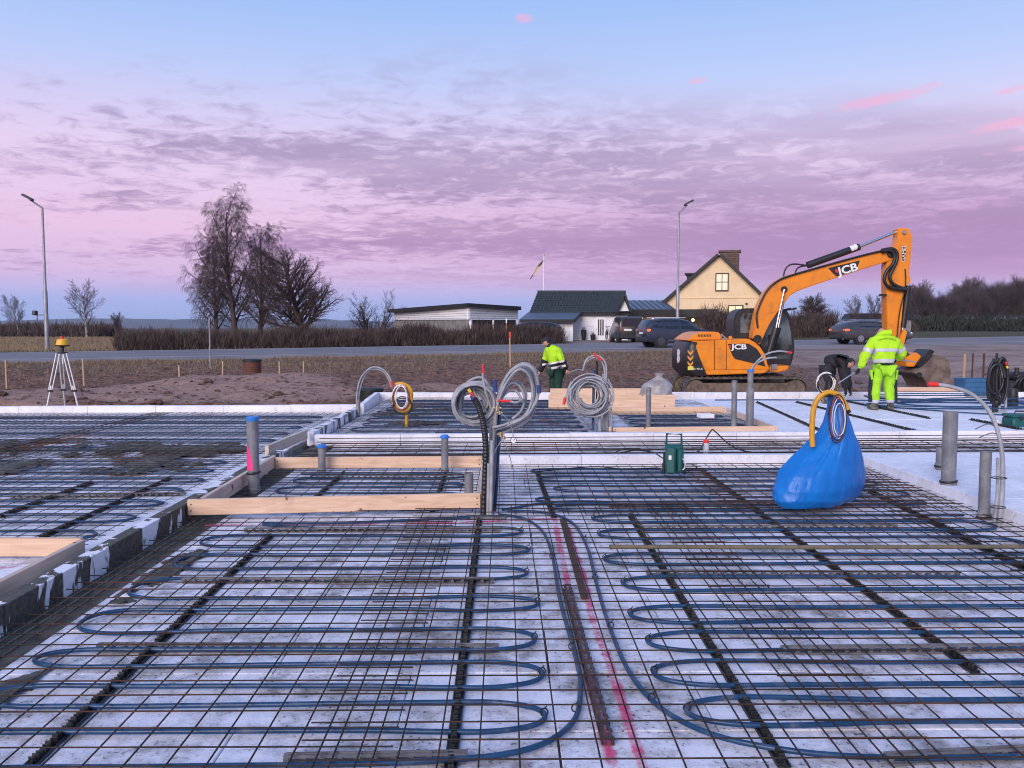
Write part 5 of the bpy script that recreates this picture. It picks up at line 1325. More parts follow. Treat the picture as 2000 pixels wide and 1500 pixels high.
panel('front_step', [(1503, 716), (1542, 714), (1538, 722), (1520, 727), (1503, 726)], yc0 - .9, yc1 - .3, 'orange_paint', bev=.02)
panel('work_lamp', [(1507, 712), (1518, 711), (1518, 721), (1507, 722)], yc0 - .95, yc0 - .88, 'galvanised')
# boom
YBm = YE + 1.15
def crop3(pts): return [(1240 + .3 * x, 420 + .3 * y) for x, y in pts]
boom = crop3([(765, 800), (785, 690), (805, 600), (850, 505), (915, 435), (1000, 390), (1150, 352), (1290, 318), (1480, 262), (1640, 218), (1690, 226), (1702, 255), (1690, 290), (1640, 304), (1500, 348), (1300, 412), (1150, 462), (1060, 495), (1010, 525), (962, 592), (920, 645), (880, 705), (850, 765), (815, 845), (790, 830)])
bo = panel('boom', boom, .85, 1.32, 'orange_paint', Y=.85, bev=.02)
panel('logo_plate', crop3([(1258, 345), (1465, 295), (1440, 360), (1312, 400), (1290, 380)]), .842, .86, 'black_paint', bo, Y=.85)
x, z = E(*crop3([(1375, 352)])[0], YE + .85); link('logo', text_mesh('logo', 'JCB', .34, 'logo_white', .004, bold=.010), bo, (x + .05, .836, z - .01), (R(90), R(-15.5), 0), (1.2, 1, 1))
panel('logo_mark', crop3([(1300, 355), (1316, 352), (1322, 378), (1308, 372)]), .836, .842, 'tape_red', bo, Y=.85)
arm = crop3([(1710, 92), (1742, 80), (1790, 93), (1806, 140), (1802, 220), (1795, 300), (1786, 380), (1800, 428), (1782, 450), (1757, 468), (1748, 560), (1738, 680), (1722, 800), (1690, 830), (1648, 800), (1642, 700), (1640, 560), (1638, 400), (1640, 315), (1655, 285), (1690, 220), (1712, 170), (1718, 130)])
ar = panel('arm', arm, .88, 1.29, 'orange_paint', Y=.88, bev=.02)
panel('arm_plate', crop3([(1742, 200), (1764, 200), (1760, 298), (1738, 298)]), .872, .89, 'black_paint', ar, Y=.88)
x, z = E(*crop3([(1751, 249)])[0], YE + .88); link('arm_text', text_mesh('arm_text', 'GAMEL', .17, 'logo_white', .003), ar, (x, .868, z), (R(90), R(-88), 0))
def pin(px_, py_, r_, y0=.80, y1=1.37, m='black_paint', parent=ex):
    x, z = E(px_, py_, YE + y0); mb = MB(); mb.cyl((x, y0, z), (x, y1, z), r_, n=14); mb.build('pivot_pin', m, parent, 40)
pin(1532, 565, .10); pin(1740, 497, .10); pin(1480, 662, .13); pin(1767, 453, .06, m='galvanised'); pin(1742, 676, .08)
def rodp(name, a, b_, r_, y, m, parent=ex, n=12):
    xa, za = E(*a, YE + y); xb, zb = E(*b_, YE + y); mb = MB(); mb.cyl((xa, y, za), (xb, y, zb), r_, n=n); return mb.build(name, m, parent, 50)
rodp('lift_cylinder', (1516, 640), (1501, 690), .10, .72, 'black_paint'); rodp('lift_cylinder_rod', (1532, 565), (1516, 640), .035, .72, 'chrome')
rodp('lift_cylinder', (1520, 640), (1505, 690), .10, 1.48, 'black_paint'); rodp('lift_cylinder_rod', (1534, 567), (1520, 640), .045, 1.48, 'chrome')
rodp('stick_cylinder', (1577, 518), (1678, 482), .11, 1.08, 'black_paint'); rodp('stick_cylinder_rod', (1678, 482), (1755, 451), .05, 1.08, 'chrome')
rodp('cylinder_label', (1660, 488), (1673, 483), .113, 1.08, 'cable_white')
rodp('bucket_cylinder', (1774, 558), (1763, 640), .10, 1.08, 'black_paint'); rodp('bucket_cylinder_rod', (1763, 640), (1758, 676), .05, 1.08, 'chrome')
def hosep(pts, r_, y, m='conduit_black', name='hydraulic_hose', parent=ex):
    q = [];
    for x, yy in pts: a_ = E(x, yy, YE + y); q.append((a_[0], y, a_[1]))
    mb = MB(); mb.tube(crom(q, 5), r_, 8); mb.build(name, m, parent, 60)
hosep([(1722, 489), (1742, 486), (1752, 494), (1751, 510), (1744, 525), (1738, 540), (1743, 553), (1757, 561), (1772, 565)], .055, .78)
hosep([(1722, 491), (1740, 490), (1747, 500), (1744, 515), (1732, 530), (1727, 545), (1733, 558), (1750, 564), (1770, 566)], .055, .74)
hosep([(1480, 640), (1478, 615), (1486, 590), (1500, 565), (1520, 548), (1545, 538), (1600, 522), (1680, 500), (1722, 490)], .03, .80)
hosep([(1530, 540), (1535, 524), (1548, 516), (1572, 518), (1585, 522)], .025, .9); hosep([(1552, 540), (1556, 526), (1566, 520), (1580, 519)], .025, 1.0)
hosep([(1768, 525), (1768, 560), (1757, 610), (1752, 660)], .02, .84)
panel('lamp', [(1722, 574), (1732, 574), (1732, 578), (1722, 578)], .9, 1.1, 'black_paint', ar)
# linkage, coupler and bucket
panel('bucket_link', [(1758, 660), (1766, 642), (1772, 648), (1766, 672), (1770, 690), (1760, 694)], .82, .92, 'orange_paint', bev=.01)
panel('bucket_link', [(1742, 668), (1752, 672), (1790, 702), (1786, 712), (1744, 690)], .84, 1.34, 'black_paint', bev=.01)
panel('coupler', [(1768, 700), (1790, 688), (1800, 696), (1786, 716), (1770, 716)], .7, 1.45, 'orange_paint', bev=.02)
panel('coupler_arm', [(1790, 712), (1818, 682), (1826, 686), (1812, 708), (1796, 720)], .6, 1.55, 'black_paint', bev=.02)
bk = [(1787, 729), (1800, 722), (1812, 714), (1832, 694), (1842, 696), (1853, 703), (1858, 725), (1856, 747), (1840, 757), (1815, 757), (1804, 738)]
bu = panel('bucket', bk, .35, 1.85, 'bucket_steel', bev=.02)
panel('cutting_edge', [(1815, 757), (1842, 756), (1842, 761), (1812, 762)], .33, 1.87, 'bucket_steel', bu)
pin(1796, 732, .08, .32, 1.88, 'black_paint', bu)

# ------------------------------------------------------------------ people
def skin_mesh(name, pts, edges, rad, m, sub=2, root=0, fold=0.0):
    me = bpy.data.meshes.new(name); me.from_pydata(pts, edges, [])
    o = bpy.data.objects.new(name, me); COL.objects.link(o)
    sk = o.modifiers.new('skin', 'SKIN'); ss = o.modifiers.new('sub', 'SUBSURF'); ss.levels = sub; ss.render_levels = sub
    if not me.skin_vertices: 
        bm = bmesh.new(); bm.from_mesh(me); bm.verts.layers.skin.verify(); bm.to_mesh(me); bm.free()
    for i, d in enumerate(me.skin_vertices[0].data):
        r_ = rad[i]; d.radius = r_ if isinstance(r_, tuple) else (r_, r_); d.use_root = (i == root)
    dg = bpy.context.evaluated_depsgraph_get(); dg.update()
    out = bpy.data.meshes.new_from_object(o.evaluated_get(dg)); bpy.data.objects.remove(o); bpy.data.meshes.remove(me)
    out.materials.clear(); out.materials.append(MATS[m]); out.name = name
    if fold:
        out.update()
        for v in out.vertices:
            q_ = v.co * 7.0; v.co += v.normal * fold * (noise.noise(q_) + .8 * (.5 - abs(noise.noise(q_ * 1.9 + Vector((5, 2, 1))))))
    out.polygons.foreach_set('use_smooth', [True] * len(out.polygons))
    return out
def person(label, loc, J, cfg, rotz=0.0):
    """J: joints (pelvis, chest, neck, head, lsho, lelb, lhan, rsho, relb, rhan, lhip, lknee, lank, ltoe, rhip, ...)"""
    t = thing('person', label, 'person', loc, rotz)
    nm = ['pelvis', 'waist', 'chest', 'neck', 'head', 'lsho', 'lelb', 'lwri', 'lhan', 'rsho', 'relb', 'rwri', 'rhan', 'lhip', 'lkne', 'lank', 'ltoe', 'rhip', 'rkne', 'rank', 'rtoe']
    J = {k: Vector(v) for k, v in J.items()}
    if 'waist' not in J: J['waist'] = J['pelvis'].lerp(J['chest'], .45)
    for s_ in 'lr':
        if s_ + 'wri' not in J: J[s_ + 'wri'] = J[s_ + 'elb'].lerp(J[s_ + 'han'], .88)
    ed = [(0, 1), (1, 2), (2, 3), (3, 4), (2, 5), (5, 6), (6, 7), (7, 8), (2, 9), (9, 10), (10, 11), (11, 12), (0, 13), (13, 14), (14, 15), (15, 16), (0, 17), (17, 18), (18, 19), (19, 20)]
    rb = [(.15, .10), (.14, .10), (.16, .11), .055, .095, .07, .05, .035, .035, .07, .05, .035, .035, .09, .065, .045, .04, .09, .065, .045, .04]
    link('body', skin_mesh('body', [J[k] for k in nm], ed, rb, cfg['pants']), t)
    # head with face
    hd = J['head']; f = Vector(cfg['face']).normalized(); up = (J['head'] - J['neck']).normalized(); sd = f.cross(up).normalized(); up = sd.cross(f)
    M = Matrix((sd, f, up)).transposed()
    hs_ = .86 if cfg.get('hood') else 1.0
    mb = MB(); mb.ball((0, 0, 0), .098 * hs_, 14, 10, (.86, 1.0, 1.18)); mb.v = [tuple(M @ Vector(p_) + hd) for p_ in mb.v]; h_o = mb.build('head', 'skin', t, 60)
    def hp(name, c, r_, sc, m):
        mb = MB(); mb.ball((0, 0, 0), r_, 8, 6, sc); mb.v = [tuple(M @ (Vector(p_) + Vector(c)) + hd) for p_ in mb.v]; mb.build(name, m, h_o, 60)
    hp('nose', (0, .100, -.010), .017, (.7, 1.1, 1.2), 'skin')
    for s_ in (-1, 1): hp('eye', (.032 * s_, .086, .018), .011, (1, .6, .7), 'hair'); hp('ear', (.085 * s_, -.005, -.005), .026, (.4, .8, 1.2), 'skin')
    hp('mouth', (0, .090, -.058), .018, (1.2, .4, .35), 'cable_red')
    # hat or hood
    mb = MB(); mb.ball((0, 0, 0), .112 if cfg.get('hood') else .104, 16, 10, (.95, 1.05, 1.2))
    keep = []
    for fc in mb.f:
        c_ = sum((Vector(mb.v[i]) for i in fc), Vector()) / len(fc)
        if (c_.z > .03 or c_.y < -.02 if not cfg.get('hood') else c_.y < .05): keep.append(fc)
    mb.f = keep; mb.v = [tuple(M @ Vector(p_) + hd) for p_ in mb.v]
    if not cfg.get('hood'): mb.build('cap', cfg['hat'], t, 60)
    # jacket
    jp = ['pelvis', 'waist', 'chest', 'neck', 'lsho', 'lelb', 'lwri', 'rsho', 'relb', 'rwri']; je = [(0, 1), (1, 2), (2, 3), (2, 4), (4, 5), (5, 6), (2, 7), (7, 8), (8, 9)]
    q = cfg.get('bulk', 1.0)
    jr = [(.20 * q, .145 * q), (.195 * q, .14 * q), (.20 * q, .15 * q), .085 * q, .105 * q, .082 * q, .058 * q, .105 * q, .082 * q, .058 * q]
    if cfg.get('hood'): jp = jp + ['head']; je = je + [(3, 10)]; jr = jr[:3] + [.13] + jr[4:] + [.165]
    jo = link('jacket', skin_mesh('jacket', [J[k] for k in jp], je, jr, cfg['jacket'], 3, 0, .020), t)
    def slab(name, src, c, nrm, hw, m, off=.006, par=None, near=None):
        bm = bmesh.new(); bm.from_mesh(src.data); nrm = Vector(nrm).normalized(); c = Vector(c)
        bmesh.ops.bisect_plane(bm, geom=bm.verts[:] + bm.edges[:] + bm.faces[:], plane_co=c + nrm * hw, plane_no=nrm, clear_outer=True)
        bmesh.ops.bisect_plane(bm, geom=bm.verts[:] + bm.edges[:] + bm.faces[:], plane_co=c - nrm * hw, plane_no=nrm, clear_inner=True)
        if near is not None:
            bmesh.ops.delete(bm, geom=[f_ for f_ in bm.faces if (f_.calc_center_median() - c).length > near], context='FACES')
        bm.normal_update()
        for v in bm.verts: v.co += v.normal * off
        me = bpy.data.meshes.new(name); bm.to_mesh(me); bm.free(); me.materials.clear(); me.materials.append(MATS[m])
        if len(me.polygons): link(name, me, par or src)
    ax = (J['chest'] - J['pelvis']).normalized()
    for (k, hw, m, off) in cfg.get('bands', ()):
        slab('reflective_band' if 'refl' in m else 'colour_panel', jo, J['pelvis'].lerp(J['chest'], k), ax, hw, m, off, None, .34)
    for s_ in 'lr':
        for (k, hw, m) in cfg.get('arm_bands', ()):
            a_ = J[s_ + 'elb'] - J[s_ + 'sho']; slab('sleeve_band', jo, J[s_ + 'sho'] + a_ * k, a_, hw, m, .006, None, .17)
    if cfg.get('forearm'):
        for s_ in 'lr':
            a_ = J[s_ + 'wri'] - J[s_ + 'elb']; slab('dark_sleeve', jo, J[s_ + 'elb'] + a_ * .5, a_, a_.length * .62, cfg['forearm'], .006, None, .24)
    # trousers
    tp_ = ['pelvis', 'lhip', 'lkne', 'lank', 'rhip', 'rkne', 'rank']; te = [(0, 1), (1, 2), (2, 3), (0, 4), (4, 5), (5, 6)]
    tr_ = [(.175, .125), .12, .098, .082, .12, .098, .082]
    to = link('trousers', skin_mesh('trousers', [J[k] for k in tp_], te, tr_, cfg['pants'], 3, 0, .016), t)
    for s_ in 'lr':
        for (k, hw, m) in cfg.get('leg_bands', ()):
            a_ = J[s_ + 'ank'] - J[s_ + 'kne']; slab('leg_band', to, J[s_ + 'kne'] + a_ * k, a_, hw, m, .006, None, .2)
        a_ = J[s_ + 'ank']; b_ = J[s_ + 'toe']; mb = MB(); d = (b_ - a_); d.z = 0; d.normalize(); a2 = Vector((a_.x, a_.y, .045))
        mb.box(a2 + d * .06, (.11, .29, .09), Matrix.Rotation(math.atan2(-d.x, d.y), 3, 'Z'), .035); mb.tube([a2 + Vector((0, 0, .02)), a_ + Vector((0, 0, .10))], .062, 10); mb.build('boot', 'boot', t, 50)
        # glove with fingers
        h_ = J[s_ + 'han']; d = (J[s_ + 'han'] - J[s_ + 'elb']).normalized(); sdv = d.orthogonal().normalized(); n_ = d.cross(sdv)
        gp = [h_ - d * .03, h_ + d * .04]; ge = [(0, 1)]; gr = [(.032, .02), (.042, .02)]
        for k in range(4):
            o_ = sdv * (.03 - .02 * k); i0 = len(gp); L_ = (.05, .058, .055, .045)[k]
            gp += [h_ + d * .075 + o_, h_ + d * (.075 + L_ * .6) + o_ + n_ * .015, h_ + d * (.075 + L_ * .8) + o_ + n_ * .04]; ge += [(1, i0), (i0, i0 + 1), (i0 + 1, i0 + 2)]; gr += [.011, .010, .008]
        i0 = len(gp); gp += [h_ + sdv * .05 + d * .03, h_ + sdv * .062 + d * .065 + n_ * .02]; ge += [(0, i0), (i0, i0 + 1)]; gr += [.013, .010]
        link('glove', skin_mesh('glove', gp, ge, gr, cfg.get('glove', 'black_cloth'), 1), t)
    return t, J
# lime-clad worker, back to the camera
wb = G(1725, 801, .012)
t, J = person('person in lime high-visibility jacket and trousers seen from behind, holding a lance', wb, dict(
    pelvis=(0, .02, .86), chest=(.0, .07, 1.25), neck=(.01, .12, 1.43), head=(.015, .20, 1.52), lsho=(-.22, .07, 1.33), lelb=(-.36, .10, 1.05), lhan=(-.43, .16, .80),
    rsho=(.24, .07, 1.33), relb=(.42, .12, 1.10), rhan=(.40, .36, .99), lhip=(-.11, .02, .80), lkne=(-.15, .05, .46), lank=(-.17, .0, .11), ltoe=(-.20, .16, .03),
    rhip=(.11, .02, .80), rkne=(.13, .06, .46), rank=(.14, .0, .11), rtoe=(.18, .15, .03)), dict(face=(.05, .8, -.55), hood=True, hat='lime_cloth', jacket='lime_cloth', pants='lime_pants', bulk=1.10,
    bands=((.02, .055, 'navy_cloth', .008), (.27, .035, 'reflective', .007), (.80, .03, 'reflective', .007)), arm_bands=((.55, .035, 'reflective'),), leg_bands=((.88, .045, 'reflective'),)))
for s_ in (-1, 1):
    mb = MB(); mb.box((s_ * .245, .03, .70), (.05, .10, .20), Matrix.Rotation(s_ * .1, 3, 'Y'), .015); mb.build('holster_pocket', 'lime_pants', t, 40)
    mb = MB(); mb.tube(crom([(s_ * .215, .03, .76), (s_ * .235, .05, .46), (s_ * .235, .02, .16)], 4), .055, 8); mb.build('side_panel', 'navy_cloth', t, 60)
mb = MB(); mb.tube(crom([(-.17 , -.085, 1.40), (0, -.10, 1.44), (.17, -.085, 1.40)], 4), .012, 6); mb.build('hood_seam', 'lime_cloth', t, 60)
t = thing('spray_lance', 'thin grey lance held low in the left hand of the lime-clad worker', 'lance', wb + J['lhan'])
h_ = J['lhan']
mb = MB(); mb.tube([Vector((.02, -.01, .02)), Vector((-.45, .35, -.42))], .012, 8); mb.build('tube', 'steel', t, 60)
mb = MB(); mb.tube([Vector((.05, -.02, .045)), Vector((-.06, .05, -.06))], .02, 8); mb.build('grip', 'plastic_black', t, 60)
t = thing('spray_gun', 'thin steel lance held in the right hand of the lime-clad worker', 'lance', wb + J['rhan'])
mb = MB(); mb.tube([Vector((-.08, -.02, .02)), Vector((.45, .12, -.06))], .012, 8); mb.build('tube', 'steel', t, 60)
mb = MB(); mb.tube([Vector((-.1, -.02, .02)), Vector((.05, .02, .0))], .022, 8); mb.build('grip', 'plastic_black', t, 60)
# dark worker bent over
YD = 18.3; sD = YD / F_PX
db = A(1620, 789, YD); db.z = .012
def dj(px_, py_, dy=0.0):
    p_ = A(px_, py_, YD + dy); return (p_.x - db.x, dy, p_.z - db.z)
person('person in black work clothes bending far forward behind the blue bag', db, dict(
    pelvis=dj(1617, 715), waist=dj(1626, 703), chest=dj(1643, 703), neck=dj(1652, 705), head=dj(1659, 709), lsho=dj(1645, 703, .16), lelb=dj(1652, 733, .14), lhan=dj(1660, 762, .05),
    rsho=dj(1645, 705, -.16), relb=dj(1650, 735, -.16), rhan=dj(1652, 763, -.12), lhip=dj(1616, 722, .11), lkne=dj(1626, 752, .14), lank=dj(1616, 779, .14), ltoe=dj(1632, 786, .14),
    rhip=dj(1614, 722, -.11), rkne=dj(1622, 752, -.12), rank=dj(1612, 779, -.12), rtoe=dj(1628, 786, -.12)), dict(face=(.7, -.1, -.7), hat='black_cloth', jacket='black_cloth', pants='black_cloth', bulk=1.3))
# worker beyond the boards
YW = 21.0; wx = A(1084, 770, YW).x; wz = ground_z(wx, YW); wb2 = Vector((wx, YW, wz))
def wj(px_, py_, dy=0.0):
    p_ = A(px_, py_, YW + dy); return (p_.x - wx, dy, p_.z - wz)
zf = 640 + (CAM_H - wz) * F_PX / YW
person('person in lime and black jacket and green trousers beyond the wooden planks', wb2, dict(
    pelvis=wj(1086, 724), waist=wj(1083, 708), chest=wj(1079, 692), neck=wj(1073, 676, .02), head=wj(1067, 668, .02), lsho=wj(1070, 686, .17), lelb=wj(1064, 706, .24), lhan=wj(1054, 728, .24),
    rsho=wj(1090, 686, -.14), relb=wj(1098, 706, -.20), rhan=wj(1108, 723, -.16), lhip=wj(1081, 728, .06), lkne=wj(1080, 752, .06), lank=wj(1081, zf - 9, .06), ltoe=wj(1072, zf - 2, .02),
    rhip=wj(1090, 728, -.08), rkne=wj(1090, 752, -.10), rank=wj(1091, zf - 9, -.08), rtoe=wj(1082, zf - 2, -.12)), dict(face=(-.85, -.1, -.5), hat='navy_cloth', jacket='lime_cloth', pants='green_cloth', bulk=.95,
    bands=((.06, .10, 'navy_cloth', .006), (.26, .10, 'navy_cloth', .006), (.22, .028, 'reflective_white', .012), (.50, .022, 'reflective_white', .010)), glove='skin', forearm='navy_cloth'))

# ------------------------------------------------------------------ vehicles
def vehicle(name, label, cat, loc, rotz, st, body, wheels, wr, wins, rear, lamps, rim='rim', roofrail=None, plate=True, belt=None, half=.9):
    """st: stations x, zbot, zbelt, ztop, wlow, wbelt, wtop (x forward)"""
    t = thing(name, label, cat, loc, rotz)
    rings = []
    for (x, zb, zl, zt, wl, wb_, wt) in st:
        zm = zb + (zl - zb) * .55
        half_ = [(wl * .88, zb), (wl, zb + .10), (wl * 1.015, zm), (wb_, zl), ((wb_ + wt) / 2 + .015, (zl + zt) / 2 + .02), (wt, zt - .05), (wt * .82, zt - .008)]
        rings.append([(x, -y, z) for y, z in half_] + [(x, y, z) for y, z in half_[::-1]])
    mb = MB(); mb.loft(rings); bo_ = mb.build('body', body, t, 38)
    def surf(x, z):
        for a, b_ in zip(st[:-1], st[1:]):
            lo, hi = (a, b_) if a[0] <= b_[0] else (b_, a)
            if lo[0] <= x <= hi[0]:
                f = (x - lo[0]) / max(1e-6, hi[0] - lo[0]); v = [lo[i] * (1 - f) + hi[i] * f for i in range(7)]
                zl, zt, wb_, wt = v[2], v[3], v[5], v[6]
                if z <= zl: return wb_ + .012
                zm_ = (zl + zt) / 2 + .02; wm = (wb_ + wt) / 2 + .015; z5 = zt - .05
                return wb_ + (wm - wb_) * (z - zl) / (zm_ - zl) if z < zm_ else wm + (wt - wm) * min(1, (z - zm_) / max(.01, z5 - zm_))
        return half
    for poly in wins:
        for s_ in (-1, 1):
            mb = MB(); n_ = len(poly); mb.add([(x, s_ * (surf(x, z) + .012), z) for x, z in poly] + [(x, s_ * (surf(x, z) - .01), z) for x, z in poly],
                [tuple(range(n_)), tuple(range(n_, 2 * n_))[::-1]] + [(i, (i + 1) % n_, n_ + (i + 1) % n_, n_ + i) for i in range(n_)])
            mb.build('window', 'glass_dark', t)
    if rear:      # rear window: two z levels with x and half width
        (xa, za, wa), (xb, zb, wb_) = rear
        mb = MB(); d = .02; mb.add([(xa - d, -wa, za), (xa - d, wa, za), (xb - d, wb_, zb), (xb - d, -wb_, zb), (xa + .05, -wa, za), (xa + .05, wa, za), (xb + .05, wb_, zb), (xb + .05, -wb_, zb)], [(0, 1, 2, 3), (4, 7, 6, 5), (0, 4, 5, 1), (3, 2, 6, 7), (0, 3, 7, 4), (1, 5, 6, 2)]); mb.build('rear_window', 'glass_dark', t)
    for x in wheels:
        for s_ in (-1, 1):
            yo = s_ * half
            mb = MB(); mb.cyl((x, yo - s_ * .25, wr + .02), (x, yo + s_ * .018, wr + .02), wr * 1.18, n=24); mb.build('wheel_arch', 'plastic_black', t, 40)
            mb = MB(); mb.lathe([(wr * .6, -.11), (wr * .94, -.11), (wr, -.08), (wr, .08), (wr * .94, .11), (wr * .6, .11)], (x, yo - s_ * .085, wr), 24, Matrix.Rotation(R(90), 3, 'X')); wo_ = mb.build('wheel', 'tyre', t, 40)
            mb = MB(); mb.lathe([(wr * .62, -.02), (wr * .62, .02), (wr * .5, .03), (wr * .15, .02)], (x, yo + s_ * .012, wr), 24, Matrix.Rotation(R(90) * -s_, 3, 'X')); mb.build('rim', rim, wo_, 40)
            for k in range(5):
                a_ = k * 2 * math.pi / 5; c_ = Vector((x + wr * .42 * math.cos(a_ + .6), yo + s_ * .035, wr + wr * .42 * math.sin(a_ + .6))); mb = MB(); mb.box(c_, (wr * .20, .012, wr * .20), Matrix.Rotation(-a_, 3, 'Y'), .004); mb.build('spoke_gap', 'tyre', wo_)
    for (nm_, c_, s_, m) in lamps:
        mb = MB(); mb.box(c_, s_, None, min(s_) * .3); mb.build(nm_, m, t, 40)
    return t
ca = math.atan(.25)
# dark SUV with rear towards us
def zroad(x, y):
    d = (y - road_near(x)) * .970; return road_z(x) + .012 + .021 * d
sx, sy = A(1322, 650, 50.0).x, 50.0
suv = [(-2.25, .42, .92, 1.0, .80, .76, .66), (-2.18, .34, 1.0, 1.32, .88, .84, .62), (-1.95, .30, 1.03, 1.60, .91, .88, .64), (-1.2, .28, 1.02, 1.68, .92, .89, .66), (-.2, .27, 1.0, 1.68, .92, .89, .66), (.45, .27, .99, 1.56, .92, .89, .66), (1.15, .28, .98, 1.12, .92, .88, .70), (1.75, .30, .90, .98, .91, .84, .66), (2.15, .34, .78, .84, .86, .78, .60), (2.28, .40, .66, .70, .76, .70, .55)]
wins = [[(-1.92, 1.16), (-1.25, 1.10), (-1.25, 1.55), (-1.70, 1.50)], [(-1.17, 1.09), (-.25, 1.07), (-.25, 1.57), (-1.17, 1.56)], [(-.17, 1.07), (.72, 1.05), (.40, 1.40), (.05, 1.54), (-.17, 1.56)]]
lam = [('tail_lamp', (-2.12, -.78, .98), (.22, .22, .16), 'lamp_red'), ('tail_lamp', (-2.12, .78, .98), (.22, .22, .16), 'lamp_red'), ('bumper', (-2.22, 0, .42), (.16, 1.6, .22), 'plastic_black'), ('number_plate', (-2.275, 0, .82), (.03, .5, .11), 'plate'),
       ('sill', (0, -.93, .30), (2.2, .06, .14), 'plastic_black'), ('sill', (0, .93, .30), (2.2, .06, .14), 'plastic_black'), ('roof_rail', (-.7, -.60, 1.71), (1.9, .04, .05), 'reflective'), ('roof_rail', (-.7, .60, 1.71), (1.9, .04, .05), 'reflective'),
       ('door_gap', (-.21, -.925, .75), (.012, .02, .62), 'plastic_black'), ('door_handle', (-.45, -.93, .92), (.16, .03, .03), 'car_blue'), ('door_handle', (.55, -.93, .92), (.16, .03, .03), 'car_blue'), ('trim_strip', (.1, -.94, .42), (2.1, .02, .04), 'chrome'), ('mirror', (.78, -1.0, 1.08), (.14, .2, .13), 'car_blue'), ('head_lamp', (2.05, -.74, .76), (.28, .16, .10), 'lamp_head'), ('head_lamp', (2.05, .74, .76), (.28, .16, .10), 'lamp_head')]
vehicle('suv_car', 'dark blue SUV with glowing tail lamp driving along the road behind the excavator', 'car', (sx, sy, zroad(sx, sy)), ca, suv, 'car_blue', (-1.38, 1.32), .355, wins, ((-2.19, 1.10, .66), (-1.98, 1.50, .56)), lam, 'rim_dark')
sx, sy = A(1702, 650, 53.0).x, 53.0
wag = [(-2.45, .40, .85, .92, .80, .74, .64), (-2.38, .30, .93, 1.10, .88, .82, .60), (-2.0, .26, .96, 1.36, .92, .88, .62), (-1.2, .24, .95, 1.45, .93, .89, .64), (-.2, .24, .94, 1.46, .93, .89, .64), (.4, .24, .93, 1.36, .93, .88, .64), (1.15, .24, .92, 1.02, .92, .87, .68), (1.85, .26, .84, .90, .91, .83, .64), (2.3, .30, .72, .78, .86, .76, .58), (2.45, .36, .60, .64, .74, .66, .5)]
wins = [[(-2.05, 1.05), (-1.25, 1.02), (-1.25, 1.34), (-1.75, 1.30)], [(-1.17, 1.02), (-.25, 1.0), (-.25, 1.36), (-1.17, 1.35)], [(-.17, 1.0), (.75, .98), (.35, 1.26), (.02, 1.34), (-.17, 1.35)]]
lam = [('tail_lamp', (-2.30, -.70, .86), (.30, .36, .14), 'lamp_red'), ('tail_lamp', (-2.30, .70, .86), (.30, .36, .14), 'lamp_red'), ('number_plate', (-2.43, 0, .70), (.03, .5, .11), 'plate'), ('bumper', (-2.40, 0, .38), (.14, 1.6, .16), 'plastic_black'),
       ('roof_rail', (-.8, -.58, 1.48), (2.2, .04, .04), 'chrome'), ('roof_rail', (-.8, .58, 1.48), (2.2, .04, .04), 'chrome'), ('window_trim', (-.6, -.905, .975), (2.7, .02, .025), 'chrome'), ('door_gap', (-.21, -.935, .65), (.012, .02, .58), 'plastic_black'), ('door_handle', (-.5, -.94, .84), (.16, .03, .03), 'car_grey'), ('door_handle', (.5, -.94, .84), (.16, .03, .03), 'car_grey'), ('mirror', (.78, -.98, 1.0), (.14, .2, .12), 'car_grey'), ('head_lamp', (2.22, -.70, .66), (.28, .2, .10), 'lamp_head'), ('head_lamp', (2.22, .70, .66), (.28, .2, .10), 'lamp_head'), ('exhaust', (-2.45, -.55, .30), (.06, .14, .07), 'chrome')]
vehicle('estate_car', 'dark grey estate car with red tail lamps passing behind the excavator arm', 'car', (sx, sy, zroad(sx, sy)), ca, wag, 'car_grey', (-1.42, 1.46), .335, wins, ((-2.38, .98, .62), (-2.08, 1.28, .52)), lam, 'rim')
sx, sy = A(1223, 650, 59.0).x, 59.0
van = [(-2.3, .40, 1.0, 1.25, .80, .80, .70), (-2.25, .32, 1.05, 1.72, .86, .86, .70), (-2.1, .30, 1.06, 1.80, .88, .87, .70), (0, .28, 1.05, 1.84, .89, .88, .72), (.9, .28, 1.03, 1.74, .89, .88, .70), (1.5, .28, 1.0, 1.22, .88, .86, .7), (2.1, .32, .88, .96, .84, .78, .62), (2.25, .4, .7, .74, .76, .7, .55)]
lam = [('tail_lamp', (-2.25, -.80, 1.0), (.10, .10, .30), 'tape_red'), ('tail_lamp', (-2.25, .80, 1.0), (.10, .10, .30), 'tape_red'), ('number_plate', (-2.31, .30, .92), (.03, .5, .13), 'plate'), ('bumper', (-2.30, 0, .46), (.14, 1.66, .24), 'plastic_black'), ('mirror', (1.1, -1.0, 1.2), (.14, .2, .2), 'car_black')]
vehicle('parked_van', 'dark green van parked with its rear towards the road by the house', 'van', (sx, sy, ground_z(sx, sy)), R(92), van, 'car_green', (-1.35, 1.4), .33, [[(-2.0, 1.15), (-.3, 1.13), (-.3, 1.66), (-1.95, 1.64)]], ((-2.295, 1.15, .70), (-2.265, 1.66, .62)), lam, 'rim_dark', half=.86)
sx, sy = A(1030, 650, 60.0).x, 60.0
lam = [('number_plate', (-2.43, 0, .70), (.03, .5, .11), 'plate'), ('bumper', (-2.40, 0, .38), (.14, 1.6, .16), 'plastic_black')]
vehicle('parked_car', 'black parked car half hidden by the hedge beside the white outbuilding', 'car', (sx, sy, ground_z(sx, sy)), R(170), wag, 'car_black', (-1.42, 1.46), .335, wins, ((-2.38, .98, .62), (-2.08, 1.28, .52)), lam, 'rim_dark')
